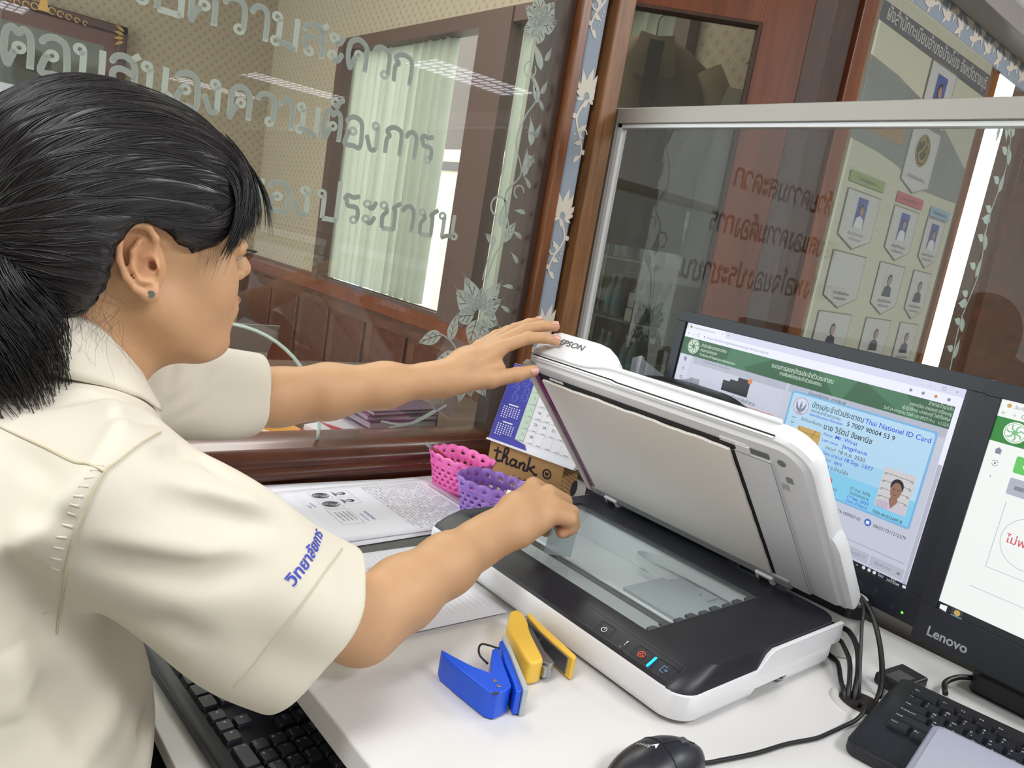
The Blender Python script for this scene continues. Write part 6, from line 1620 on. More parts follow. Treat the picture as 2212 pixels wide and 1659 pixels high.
def surface(fn, lo, hi, h, nb=8, iters=2):
    """sparse surface nets of a signed distance function -> verts, quads"""
    lo = np.array(lo, np.float64); hi = np.array(hi, np.float64)
    n = np.ceil((hi - lo) / (h * nb)).astype(int)
    gi = np.stack(np.meshgrid(*[np.arange(k) for k in n], indexing='ij'), -1).reshape(-1, 3)
    cen = (lo + (gi + .5) * nb * h).astype(np.float32)
    d = fn(cen); keep = np.abs(d) < nb * h * 1.25
    gi = gi[keep]; B = len(gi)
    loc = np.stack(np.meshgrid(*[np.arange(nb + 1)] * 3, indexing='ij'), -1).reshape(-1, 3)
    V = np.empty((B, (nb + 1) ** 3), np.float32)
    step = 400
    for s in range(0, B, step):
        g = gi[s:s + step]; idx = g[:, None, :] * nb + loc[None]
        P = (lo + idx * h).reshape(-1, 3).astype(np.float32); V[s:s + step] = fn(P).reshape(len(g), -1)
    V = V.reshape(B, nb + 1, nb + 1, nb + 1)
    neg = V < 0
    c = [neg[:, i:i + nb, j:j + nb, k:k + nb] for i in (0, 1) for j in (0, 1) for k in (0, 1)]
    cnt = sum(x.astype(np.int8) for x in c); act = (cnt > 0) & (cnt < 8)
    b, i, j, k = np.nonzero(act)
    G = gi[b] * nb + np.stack([i, j, k], 1)
    dims = n * nb + 2
    key = (G[:, 0] * dims[1] + G[:, 1]) * dims[2] + G[:, 2]
    # vertex = mean of edge crossings
    acc = np.zeros((len(b), 3)); num = np.zeros(len(b))
    corner = {(a, c_, e): V[b, i + a, j + c_, k + e] for a in (0, 1) for c_ in (0, 1) for e in (0, 1)}
    for ax in range(3):
        o = [q for q in range(3) if q != ax]
        for u in (0, 1):
            for v in (0, 1):
                A = [0, 0, 0]; A[o[0]] = u; A[o[1]] = v; Bc = list(A); Bc[ax] = 1
                va, vb = corner[tuple(A)], corner[tuple(Bc)]; m = (va < 0) != (vb < 0)
                t = np.where(m, va / np.where(m, va - vb, 1), 0)
                p = np.zeros((len(b), 3)); p[:, o[0]] = u; p[:, o[1]] = v; p[:, ax] = t
                acc += p * m[:, None]; num += m
    X = lo + (G + acc / num[:, None]) * h
    order = np.argsort(key); ks = key[order]
    def find(gg):
        kk = (gg[:, 0] * dims[1] + gg[:, 1]) * dims[2] + gg[:, 2]; q = np.searchsorted(ks, kk); q = np.minimum(q, len(ks) - 1)
        return np.where(ks[q] == kk, order[q], -1)
    faces = []
    for ax in range(3):
        o = [(1, 2), (2, 0), (0, 1)][ax]
        s0 = [slice(None), slice(0, nb), slice(0, nb), slice(0, nb)]; s1 = list(s0); s1[ax + 1] = slice(1, nb + 1)
        a0 = neg[tuple(s0)]; a1 = neg[tuple(s1)]
        bb, ii, jj, kk = np.nonzero(a0 != a1)
        g = gi[bb] * nb + np.stack([ii, jj, kk], 1); flip = a0[bb, ii, jj, kk]
        e1 = np.zeros(3, int); e1[o[0]] = 1; e2 = np.zeros(3, int); e2[o[1]] = 1
        q = [find(g - e1 - e2), find(g - e2), find(g), find(g - e1)]
        Q = np.stack(q, 1); ok = (Q >= 0).all(1); Q = Q[ok]; fl = flip[ok]
        Q[~fl] = Q[~fl][:, ::-1]
        faces.append(Q)
    F = np.concatenate(faces)
    # project on the surface
    for _ in range(iters):
        P = X.astype(np.float32); e = h * .5; d0 = fn(P)
        gr_ = np.stack([fn(P + vec(e, 0, 0)) - fn(P - vec(e, 0, 0)), fn(P + vec(0, e, 0)) - fn(P - vec(0, e, 0)), fn(P + vec(0, 0, e)) - fn(P - vec(0, 0, e))], 1) / (2 * e)
        g2 = np.maximum((gr_ ** 2).sum(1), .25); st = np.clip(d0 / g2, -h * .7, h * .7)
        X = X - gr_ * st[:, None]
    return X, F
def np_mesh(name, X, F, m, parent=None):
    me = bpy.data.meshes.new(name); me.vertices.add(len(X)); me.vertices.foreach_set('co', X.astype(np.float32).ravel())
    me.loops.add(len(F) * 4); me.loops.foreach_set('vertex_index', F.astype(np.int32).ravel())
    me.polygons.add(len(F)); me.polygons.foreach_set('loop_start', np.arange(0, len(F) * 4, 4, dtype=np.int32)); me.polygons.foreach_set('loop_total', np.full(len(F), 4, np.int32))
    me.polygons.foreach_set('use_smooth', np.ones(len(F), bool)); me.update(calc_edges=True); me.validate()
    me.materials.append(m); o = bpy.data.objects.new(name, me); COL.objects.link(o)
    if parent is not None: o.parent = parent; o.matrix_parent_inverse = Pinv(parent)
    return o

# head frame: +x is where the clerk looks, +y her left, z up; origin midway between the ears
HC = np.array((0.176, 0.742, 1.150), np.float32)
HR = rot3(0.0, math.radians(-3.5), math.radians(2.0))      # slight nod and turn
HS = 0.985
def H2W(p): return (np.array(p, np.float32) * HS) @ HR.T + HC
def W2H(P): return ((P - HC) @ HR) / HS

def head_sdf(Pw):
    P = W2H(Pw)
    Q = P.copy(); Q[:, 1] = np.abs(Q[:, 1])                   # symmetric
    d = ell(P, (-.012, 0, .040), (.094, .074, .086))
    d = smin(d, ell(P, (.030, 0, .035), (.066, .063, .070)), .02)          # forehead
    d = smin(d, ell(P, (.040, 0, -.030), (.052, .054, .070)), .022)        # face mass
    d = smin(d, ell(Q, (.058, .030, -.026), (.028, .026, .030)), .020)     # cheeks
    d = smin(d, cone(Q, (.006, .052, -.042), (.058, .020, -.084), .018, .017), .024)   # jaw line
    d = smin(d, ell(P, (.074, 0, -.086), (.020, .022, .016)), .018)        # chin
    d = smin(d, ell(P, (.082, 0, -.052), (.018, .026, .022)), .014)        # mouth mound
    d = smax(d, -ell(Q, (.104, .030, .012), (.020, .019, .013)), .012)     # eye sockets
    d = smin(d, cone(P, (.092, 0, .022), (.103, 0, -.011), .0055, .0085), .010)  # bridge
    d = smin(d, sphere(P, (.1045, 0, -.0135), .0088), .006)                 # tip
    d = smin(d, ell(Q, (.0955, .0125, -.0175), (.0085, .0062, .0065)), .004)  # wings
    d = smax(d, -ell(Q, (.1005, .0062, -.0245), (.0045, .0030, .0030)), .002)
    d = smin(d, ell(P, (.0955, 0, -.0430), (.0075, .0185, .0044)), .0035)  # upper lip
    d = smin(d, ell(P, (.0935, 0, -.0520), (.0075, .0160, .0052)), .0035)  # lower lip
    d = smax(d, -ell(P, (.1045, 0, -.0475), (.0080, .022, .0009)), .0015)
    d = smax(d, -ell(P, (.0960, 0, -.0640), (.008, .016, .005)), .006)     # under the lip
    d = smin(d, cone(Q, (.092, .012, .0335), (.078, .046, .033), .0050, .004), .010)   # brow ridge
    # eyes: lids as a shallow bulge with a slit
    d = smin(d, ell(Q, (.0835, .0305, .0100), (.0135, .0155, .0105)), .004)
    d = smax(d, -ell(Q, (.0975, .0305, .0085), (.006, .0135, .0011)), .001)
    # ears
    e = ear_sdf(Q)
    return smin(d, e, .004) * HS
EAR_R = rot3(0, math.radians(-9), math.radians(24))          # leans back, flares out
def ear_sdf(Q):
    c = vec(-.006, .0745, -.002)
    q = (Q - c) @ EAR_R; q = q * vec(1.14, 1, 1)
    # local x forward, y outward, z up; the ear plane is xz
    th = [math.radians(a) for a in range(-70, 181 + 60, 14)]
    rim = []
    for a in th:    # helix from front top round the back to the lobe
        pass
    helix = [(.010, .001, .006), (.0125, .003, .018), (.008, .005, .0275), (-.002, .007, .0310), (-.012, .0085, .0275), (-.0185, .0095, .0165), (-.0200, .0095, .003), (-.0175, .008, -.0100), (-.0115, .006, -.0205), (-.0040, .004, -.0270)]
    rs = [.0022, .0030, .0034, .0036, .0036, .0036, .0034, .0032, .0034, .0042]
    d = chain(q, helix, rs, .003)
    plate = ell(q, (-.004, .0005, .001), (.0155, .0035, .0270)); d = smin(d, plate, .004)
    lobe = ell(q, (.0015, .0025, -.0265), (.0078, .0042, .0085)); d = smin(d, lobe, .005)
    anti = chain(q, [(.000, .0055, .0185), (-.0085, .0070, .0085), (-.0105, .0070, -.004), (-.006, .0062, -.0145), (.0015, .005, -.0165)], [.0024, .0028, .0028, .0026, .0024], .003); d = smin(d, anti, .003)
    trag = ell(q, (.0095, .0045, -.0045), (.0038, .0035, .0062)); d = smin(d, trag, .0035)
    root = ell(q, (.004, -.004, -.002), (.013, .006, .022)); d = smin(d, root, .005)
    crus = cone(q, (.009, .003, .004), (-.002, .0035, .0035), .0022, .0015); d = smin(d, crus, .002)
    con = ell(q, (.0020, .0078, -.0055), (.0078, .0062, .0088)); d = smax(d, -con, .003)
    can = ell(q, (.0058, .002, -.004), (.0040, .0075, .0045)); d = smax(d, -can, .002)
    sca = ell(q, (-.013, .0105, .010), (.0022, .0030, .0120), rot3(0, math.radians(12), 0)); d = smax(d, -sca, .0015)
    tri = ell(q, (.001, .0075, .0215), (.0052, .0032, .0040)); d = smax(d, -tri, .002)
    return d

# --- arms and hands (measured joints)
RS, RE, RW = (.150, .605, .965), (.385, .612, .812), (.586, .659, .863)
LS, LE, LW = (.195, .880, .970), (.4133, .9285, .964), (.6273, .8606, 1.009)
def hand(P, W, E, fing, thumb, palm, k=.006):
    d = palm(P)
    for pts, rs in fing: d = smin(d, chain(P, pts, rs, .0035), .0055)
    d = smin(d, chain(P, *thumb, .005), .009)
    return d
Rf = [([(.6695, .6915, .9080), (.7080, .7000, .8910), (.7150, .6950, .8700), (.7040, .6880, .8560)], [.0108, .0098, .0088, .0078]),
      ([(.6746, .6663, .9060), (.7080, .6680, .8900), (.7130, .6640, .8710), (.7010, .6600, .8580)], [.0114, .0106, .0096, .0082]),
      ([(.6690, .6487, .8975), (.6990, .6440, .8845), (.7030, .6410, .8700), (.6910, .6400, .8610)], [.0112, .0106, .0096, .0082]),
      ([(.6560, .6370, .8890), (.6840, .6300, .8830), (.6900, .6310, .8710), (.6800, .6350, .8640)], [.0108, .0100, .0092, .0080])]
Rt = ([(.6157, .6757, .8735), (.6460, .6880, .8650), (.6760, .6890, .8560), (.6990, .6820, .8440)], [.0150, .0125, .0098, .0082])
def r_palm(P):
    d = chain(P, [RW, (.625, .671, .888), (.6640, .6895, .9035)], [.0215, .0185, .0105], .008)
    d = smin(d, chain(P, [RW, (.628, .662, .888), (.6700, .6665, .9015)], [.0215, .0190, .0120], .008), .012)
    d = smin(d, chain(P, [RW, (.625, .651, .880), (.6640, .6490, .8920)], [.0215, .0185, .0118], .008), .012)
    d = smin(d, chain(P, [RW, (.615, .644, .868), (.6500, .6390, .8800)], [.0200, .0175, .0115], .008), .012)
    d = smin(d, cone(P, (.600, .660, .862), (.668, .660, .876), .020, .017), .014)
    return d
Lf = [([(.7001, .8431, 1.0599), (.7400, .8286, 1.0800), (.7600, .8165, 1.0835), (.7760, .8080, 1.0815)], [.0102, .0092, .0080, .0072]),
      ([(.7100, .8590, 1.0640), (.7500, .8490, 1.0890), (.7740, .8390, 1.0975), (.7900, .8300, 1.0995)], [.0104, .0094, .0082, .0073]),
      ([(.7080, .8760, 1.0600), (.7500, .8740, 1.0850), (.7720, .8690, 1.0955), (.7880, .8640, 1.1010)], [.0100, .0088, .0078, .0070]),
      ([(.7000, .8900, 1.0530), (.7340, .8960, 1.0700), (.7540, .8950, 1.0790), (.7680, .8930, 1.0850)], [.0092, .0080, .0070, .0062])]
Lt = ([(.6480, .8480, 1.0080), (.6800, .8260, 1.0175), (.7120, .8075, 1.0295), (.7345, .8000, 1.0375)], [.0145, .0128, .0102, .0086])
def l_palm(P):
    d = chain(P, [LW, (.662, .852, 1.032), (.7000, .8431, 1.0560)], [.0205, .0190, .0110], .008)
    d = smin(d, chain(P, [LW, (.668, .861, 1.036), (.7090, .8590, 1.0590)], [.0205, .0185, .0115], .008), .012)
    d = smin(d, chain(P, [LW, (.665, .870, 1.033), (.7070, .8750, 1.0560)], [.0200, .0180, .0112], .008), .012)
    d = smin(d, chain(P, [LW, (.660, .878, 1.026), (.7000, .8890, 1.0500)], [.0190, .0165, .0105], .008), .012)
    d = smin(d, cone(P, (.645, .850, 1.010), (.700, .838, 1.030), .017, .012), .012)
    return d
def lerp(a, b, t): return tuple(a[i] + (b[i] - a[i]) * t for i in range(3))
def groups_eval(P, groups, far=.25):
    d = np.full(len(P), far, np.float32)
    for lo, hi, fn in groups:
        lo_ = vec(*lo) - .06; hi_ = vec(*hi) + .06
        m = ((P > lo_) & (P < hi_)).all(1)
        if not m.any(): continue
        q = fn(P[m]); dm_ = d[m]; d[m] = np.where(dm_ > .2, q, smin(dm_, q, .012))
    return d
def r_arm(P):
    d = chain(P, [RS, lerp(RS, RE, .5), lerp(RS, RE, .86), RE], [.036, .040, .038, .033], .02)
    d = smin(d, sphere(P, (.390, .606, .803), .027), .02)                       # elbow point
    d = smin(d, chain(P, [RE, lerp(RE, RW, .28), lerp(RE, RW, .62), lerp(RE, RW, .88), RW], [.033, .0375, .0325, .0255, .0235], .02), .028)
    return d
def l_arm(P):
    d = chain(P, [LS, lerp(LS, LE, .5), LE], [.036, .036, .033], .02)
    d = smin(d, chain(P, [LE, lerp(LE, LW, .28), lerp(LE, LW, .62), lerp(LE, LW, .9), LW], [.033, .035, .029, .0215, .0205], .02), .03)
    return d
def r_hand_all(P):
    d = hand(P, RW, RE, Rf, Rt, r_palm); return d
def l_hand_all(P): return hand(P, LW, LE, Lf, Lt, l_palm)
def torso_core(P):
    d = chain(P, [(.060, .742, 1.065), (.105, .742, 1.115)], [.052, .050], .02)
    d = smin(d, cone(P, (.10, .742, 1.10), (.150, .742, 1.150), .050, .052), .02)                        # neck
    d = smin(d, cone(P, (.145, .650, .960), (.160, .840, .960), .046, .046), .04)
    d = smin(d, ell(P, (.05, .740, .85), (.085, .130, .20)), .05)
    d = smin(d, ell(P, (.02, .740, .62), (.095, .130, .20)), .05)
    return d
def neck_head(P):
    d = head_sdf(P)
    nk = chain(P, [tuple(H2W((-.022, 0, -.020))), tuple(H2W((-.050, 0, -.085))), (.085, .742, 1.010)], [.056, .050, .058], .02)
    th_ = cone(P, tuple(H2W((.020, 0, -.070))), (.130, .742, 1.000), .030, .036)
    return smin(d, smin(nk, th_, .03), .022)
body_groups = [((.00, .60, .97), (.36, .90, 1.30), neck_head), ((.0, .50, .40), (.30, .95, 1.16), torso_core),
               ((.08, .52, .75), (.64, .72, 1.05), r_arm), ((.10, .80, .90), (.68, .97, 1.06), l_arm),
               ((.57, .60, .82), (.74, .72, .94), r_hand_all), ((.60, .78, .98), (.82, .92, 1.13), l_hand_all)]
def body_sdf(P): return groups_eval(P, body_groups)

def skin_material():
    m = bpy.data.materials.new('skin'); m.use_nodes = True; nt = m.node_tree; b = nt.nodes['Principled BSDF']
    N = nt.nodes.new; L = nt.links.new
    at = N('ShaderNodeVertexColor'); at.layer_name = 'tone'
    tc = N('ShaderNodeTexCoord'); n = N('ShaderNodeTexNoise'); n.inputs['Scale'].default_value = 55; n.inputs['Detail'].default_value = 4; L(tc.outputs['Object'], n.inputs['Vector'])
    mx = N('ShaderNodeMixRGB'); mx.blend_type = 'MULTIPLY'; mx.inputs[0].default_value = .12; L(at.outputs['Color'], mx.inputs[1]); L(n.outputs['Fac'], mx.inputs[2])
    L(mx.outputs[0], b.inputs['Base Color'])
    n2 = N('ShaderNodeTexNoise'); n2.inputs['Scale'].default_value = 900; L(tc.outputs['Object'], n2.inputs['Vector'])
    bm = N('ShaderNodeBump'); bm.inputs['Strength'].default_value = .12; bm.inputs['Distance'].default_value = .0004; L(n2.outputs['Fac'], bm.inputs['Height']); L(bm.outputs[0], b.inputs['Normal'])
    b.inputs['Roughness'].default_value = .52; b.inputs['Specular IOR Level'].default_value = .4
    b.inputs['Subsurface Weight'].default_value = .15; b.inputs['Subsurface Radius'].default_value = (1, .4, .2); b.inputs['Subsurface Scale'].default_value = .005
    return m
skin = skin_material()
pe = thing('person', 'seated person in a cream short-sleeved shirt with dark tied-back hair, lifting the scanner lid', 'person', (.10, .742, 0))
X, F = surface(body_sdf, (-.06, .44, .40), (.84, 1.02, 1.32), .0019)
body = np_mesh('body', X, F, skin, pe)
_sm = body.modifiers.new('smooth', 'SMOOTH'); _sm.factor = .5; _sm.iterations = 2
# skin tone per region: lips, warm ears and knuckles
base = np.array(lin((208, 163, 122))); lipc = np.array(lin((186, 104, 100))); warm = np.array(lin((212, 146, 108))); pink = np.array(lin((214, 150, 128)))
P = X.astype(np.float32); Hh = W2H(P)
col = np.tile(base, (len(P), 1))
def blend(mask, c): 
    global col
    col = col * (1 - mask[:, None]) + c * mask[:, None]
lipd = np.minimum(ell(Hh, (.0955, 0, -.0425), (.0090, .0200, .0055)), ell(Hh, (.0935, 0, -.0522), (.0090, .0175, .0060)))
blend(np.clip(-lipd / .0015 + .5, 0, 1), lipc)
eard = np.linalg.norm((Hh * vec(1, 0, 1)) - vec(-.008, 0, .0), axis=1); blend(np.clip(1 - eard / .04, 0, 1) * .5 * (np.abs(Hh[:, 1]) > .07), warm)
for fset in (Rf, Lf):
    for pts, rs in fset: blend(np.clip(1 - np.linalg.norm(P - vec(*pts[-1]), axis=1) / .016, 0, 1) * .7, pink)
ca_ = body.data.color_attributes.new('tone', 'FLOAT_COLOR', 'POINT')
ca_.data.foreach_set('color', np.concatenate([col, np.ones((len(col), 1))], 1).astype(np.float32).ravel())

# nails
nail_m = mat('nail_pink', (222, 170, 152), .25, spec=.6)
def nail(tip, prev, up, w=.0058, l=.0105, r=.0072, name='fingernail'):
    t = Vector(tip) - Vector(prev); t.normalize(); up = Vector(up); up = (up - t * up.dot(t)).normalized(); s = t.cross(up)
    c = Vector(tip); rows = []
    for i in range(6):
        x = -l * .55 + l * i / 5; row = []
        for k in range(9):
            a = (k - 4) / 4 * .95; sh = w * (1 - .25 * (i in (0, 5)))
            row.append(c + t * x + s * math.sin(a) * sh * 1.05 + up * (r * (math.cos(a) * .98 + .06) + (.0002 if i < 5 else -.0006)))
        rows.append(row)
    b = MB(); b.loft(rows, nail_m, cap=False, closed=False); o = b.build(name, smooth=True)
    o.parent = pe; o.matrix_parent_inverse = Pinv(pe); s_ = o.modifiers.new('s', 'SOLIDIFY'); s_.thickness = .0005
upL = (-.35, -.20, .92)
for (pts, rs) in Lf[:3]: nail(pts[-1], pts[-2], upL, r=rs[-1] + .0011)
nail(Lt[0][-1], Lt[0][-2], (-.35, -.92, .12), w=.0068, l=.0125, r=Lt[1][-1] + .0012)

# earring, eyebrow, eye, lashes
silv = mat('silver', (206, 206, 204), .2, .9)
def at_h(p): return Vector(H2W(p))
def pc(o): o.parent = pe; o.matrix_parent_inverse = Pinv(pe); return o
def ear_w(p):       # ear-local point on her right ear to world
    q = np.array(p, np.float32) @ EAR_R.T + vec(-.006, .0745, -.002); q[1] *= -1; return Vector(H2W(q))
e0, e1 = ear_w((.0015, .0070, -.0265)), ear_w((.0015, .0085, -.0265))
b = MB(); dirn = (e1 - e0).normalized(); b.tube([e0 - dirn * .0012, e0 + dirn * .0008], .0030, 16, silv); pc(b.build('earring', smooth=False))
hair_m = bpy.data.materials.new('hair_black'); hair_m.use_nodes = True
_b = hair_m.node_tree.nodes['Principled BSDF']; _b.inputs['Base Color'].default_value = (*lin((30, 26, 27)), 1); _b.inputs['Roughness'].default_value = .36; _b.inputs['Specular IOR Level'].default_value = .6
for sgn in (-1, 1):
    b = MB(); rb_ = random.Random(1)
    for k in range(44):
        t = k / 43; c0 = (.0965 - .004 * t ** 1.4, sgn * (.008 + .017 * t), .0350 + .0040 * math.sin(t * 2.6))
        c1 = (c0[0] - .004, c0[1] + sgn * .006, c0[2] + rb_.uniform(-.001, .003))
        b.tube([at_h(c0), at_h(c1)], [.0008, .0003], 4, hair_m)
    pc(b.build('eyebrow'))
    b = MB(); 
    for k in range(22):
        t = k / 21; y = .0185 + .025 * t; x = .0965 - 60 * (y - .0305) ** 2 * .35
        b.tube([at_h((x - .001, sgn * y, .0095)), at_h((x + .0045, sgn * (y + .0015 * (t + .2)), .0068)), at_h((x + .0075, sgn * (y + .003 * (t + .2)), .0080))], [.0007, .0005, .0002], 4, hair_m)
    pc(b.build('eyelashes'))
    b = MB(); n = 16
    c = at_h((.0828, sgn * .0305, .0085)); R = .0122
    rings = []
    for i in range(9):
        a = math.pi * i / 8; rings.append([c + Vector((R * math.cos(a), R * math.sin(a) * math.cos(2 * math.pi * k / n), R * math.sin(a) * math.sin(2 * math.pi * k / n))) for k in range(n)])
    b.loft(rings, mat('eye_white', (176, 166, 158), .35), cap=False); eo = pc(b.build('eyeball', smooth=True))
    MB().tube([c + Vector((R - .0012, 0, -.001)), c + Vector((R + .0003, 0, -.001))], .0055, 16, mat('iris_dark', (34, 22, 18), .2)).build('iris', parent=eo)

# --- hair: a cap over the skull swept back to a low tie, plus strands
TIE = np.array((-.108, -.010, .004), np.float32)     # head coords, behind the crown
KEEP = [(.2, .078), (.100, .078), (.094, .052), (.080, .030), (.060, .013), (.036, .006), (.022, .014), (.006, .027), (-.016, .027), (-.029, .008),
        (-.034, -.022), (-.046, -.046), (-.070, -.060), (-.095, -.066), (-.13, -.066), (-.13, -.3), (.2, -.3)]
def poly_sd(x, z, poly):
    d = np.full(len(x), 1e9, np.float32); s = np.ones(len(x), np.float32); n = len(poly)
    for i in range(n):
        ax, az = poly[i]; bx, bz = poly[i - 1]; ex, ez = bx - ax, bz - az; wx, wz = x - ax, z - az
        t = np.clip((wx * ex + wz * ez) / (ex * ex + ez * ez), 0, 1); d = np.minimum(d, (wx - ex * t) ** 2 + (wz - ez * t) ** 2)
        c1 = z >= az; c2 = z < bz; c3 = ex * wz > ez * wx
        m = (c1 & c2 & c3) | (~c1 & ~c2 & ~c3); s = np.where(m, -s, s)
    return np.sqrt(d) * s
def hair_sdf(Pw):
    P = W2H(Pw); Q = P.copy(); Q[:, 1] = np.abs(Q[:, 1])
    d = ell(P, (-.018, 0, .043), (.1080, .0860, .0990))
    d = smin(d, ell(P, (.022, 0, .048), (.084, .076, .078)), .02)
    d = smin(d, ell(Q, (-.030, .030, -.015), (.070, .050, .060)), .03)
    d = smin(d, cone(P, (-.070, 0, .020), tuple(TIE), .062, .026), .04)
    keep = poly_sd(P[:, 0] , P[:, 2], KEEP)
    d = smax(d, -keep, .010)
    ear_hole = ell(Q, (-.004, .085, -.002), (.022, .03, .034)); d = smax(d, -ear_hole, .003)
    ridge = .0006 * np.sin(150 * np.arctan2(P[:, 2] - TIE[2], P[:, 1] - TIE[1]) * .25 + P[:, 0] * 20)
    return (d + ridge) * HS
HX, HF = surface(hair_sdf, (.176 - .17, .742 - .13, 1.15 - .11), (.176 + .13, .742 + .13, 1.15 + .17), .0026)
cap = np_mesh('hair', HX, HF, hair_m, pe); cap['label'] = 'dark hair swept back from the forehead into a low ponytail'
bvh = BVHTree.FromPolygons([Vector(v) for v in HX.tolist()], [tuple(f) for f in HF.tolist()])
rs_ = random.Random(12)
sb = MB()
def strand(P, r, n=3):
    sb.tube(P, [r * (.5 if i == 0 else 1) * (1 - .8 * (i / (len(P) - 1)) ** 3) for i in range(len(P))], n, hair_m, cap=False)
tieW = Vector(H2W(TIE))
seeds = [Vector(HX[rs_.randrange(len(HX))]) for _ in range(9000)]
for p0 in seeds:
    h0 = W2H(np.array([p0], np.float32))[0]
    if h0[1] > .05 and rs_.random() < .75: continue
    p = p0.copy(); pts = []; wob = rs_.uniform(-.35, .35); lift = rs_.uniform(.0001, .0011); n_ = 9
    for q in range(n_):
        hit = bvh.find_nearest(p)
        if hit[0] is None: break
        nrm = hit[1]; pts.append(hit[0] + nrm * (lift * math.sin(math.pi * (q + .6) / (n_ + .2)) - .0001))
        dr_ = tieW - hit[0]; L_ = dr_.length
        if L_ < .012: break
        dr_ = dr_ / L_; dr_ = dr_ + Vector((-.15, 0, .28)) * max(0, min(1, (L_ - .06) / .12)); dr_ = dr_ - nrm * dr_.dot(nrm)
        if dr_.length < 1e-4: break
        dr_.normalize(); sd_ = nrm.cross(dr_); dr_ = (dr_ + sd_ * .10 * wob * math.cos(q * .7)).normalized()
        p = hit[0] + dr_ * .0085
    if len(pts) > 3: strand(pts, rs_.uniform(.0002, .00048))
so_h = pc(sb.build('hair_strands', smooth=True))
def bez(s0, s1, s2, n=10):
    s0, s1, s2 = np.array(s0), np.array(s1), np.array(s2)
    return [Vector(H2W((1 - t) ** 2 * s0 + 2 * t * (1 - t) * s1 + t * t * s2)) for t in [q / (n - 1) for q in range(n)]]
sb = MB()
for k in range(420):          # side-swept fringe falling beside the forehead
    t0 = rs_.random(); sd = -1 if k % 4 else 1; j = rs_.uniform(-.003, .003)
    s0 = (.050 + .030 * rs_.random(), sd * (.016 + .046 * t0), .112 - .030 * t0)
    s1 = (.116 - .030 * t0 + j, sd * (.022 + .050 * t0), .082 - .022 * t0)
    s2 = (.106 - .050 * t0 + j, sd * (.034 + .042 * t0), .040 - .030 * t0 - .012 * rs_.random())
    strand(bez(s0, s1, s2), rs_.uniform(.0003, .0006))
for k in range(60):          # a few loose tips in front of the brow
    s0 = (.085, -.012 - .02 * rs_.random(), .095); s1 = (.120, -.020, .075); s2 = (.117 + rs_.uniform(-.004, .004), -.028 - .012 * rs_.random(), .046 - .025 * rs_.random())
    strand(bez(s0, s1, s2), rs_.uniform(.00015, .0004))
for k in range(520):         # locks crossing the temple to the top of the ear
    t0 = rs_.random(); j = rs_.uniform(-.002, .002)
    s0 = (.092 - .020 * t0, -(.050 + .012 * t0), .070 - .030 * t0 + j); s1 = (.062, -(.079 + .003 * t0), .030 - .008 * t0 + j); s2 = (.002 - .012 * t0, -(.0845 + .002 * t0), .028 + .006 * t0 + j)
    strand(bez(s0, s1, s2), rs_.uniform(.0003, .0006))
for k in range(46):          # short fine hair in front of the ear
    a_ = rs_.random(); s0 = (.034 + .034 * a_, -.0745 + .006 * a_, .014); s2 = (.030 + .030 * a_ + .004 * rs_.random(), -.0725 + .006 * a_, -.016 * rs_.random() - .002)
    strand(bez(s0, (.034 + .034 * a_, -.0755 + .006 * a_, .0), s2, 6), .00008)
pc(sb.build('fringe', smooth=True))
sb = MB()
for k in range(110):         # fine hairs at the nape
    s0 = np.array((-.026 - .060 * rs_.random(), -(.058 + .020 * rs_.random()), -.025 - .03 * rs_.random()))
    dx, dz = rs_.uniform(-.025, .022), rs_.uniform(-.060, -.012)
    P_ = [Vector(H2W(s0 + np.array((dx * t + .005 * math.sin(t * 5 + k), -.006 * t + .003 * math.sin(t * 4 + k), dz * t)))) for t in [q / 7 for q in range(8)]]
    strand(P_, rs_.uniform(.00007, .00014))
pc(sb.build('nape_hair', smooth=True))
# tie and ponytail
pc(MB().tube([Vector(H2W(TIE + vec(.010, 0, .004))), Vector(H2W(TIE + vec(-.008, 0, -.002)))], .022, 20, mat('hair_tie_navy', (26, 26, 50), .7)).build('hair_tie', smooth=True))
sb = MB()
for k in range(2300):
    a = rs_.uniform(0, 2 * math.pi); r = .026 * math.sqrt(rs_.random()); l = rs_.uniform(.50, .92); ph = rs_.uniform(0, 6.28); wv_ = rs_.uniform(.001, .005)
    P_ = []
    for q in range(13):
        t = q / 12; cx_ = TIE[0] - .020 * math.sin(min(1, t * 2.2) * math.pi * .5) + .030 * t; cz_ = TIE[2] - .190 * l * t ** 1.2; cy_ = TIE[1] - .048 * math.sin(min(1, t * 1.2) * math.pi * .5)
        rad = r * (1 + 1.0 * math.sin(math.pi * min(1, t * .9)))
        P_.append(Vector(H2W((cx_ + rad * math.cos(a + t) + wv_ * t * math.sin(9 * t + ph), cy_ + rad * math.sin(a + t) * 1.1 + wv_ * t * math.cos(7 * t + ph), cz_ + .003 * math.sin(8 * t + a * 3)))))
    strand(P_, rs_.uniform(.00025, .0006))
pc(sb.build('ponytail', smooth=True))

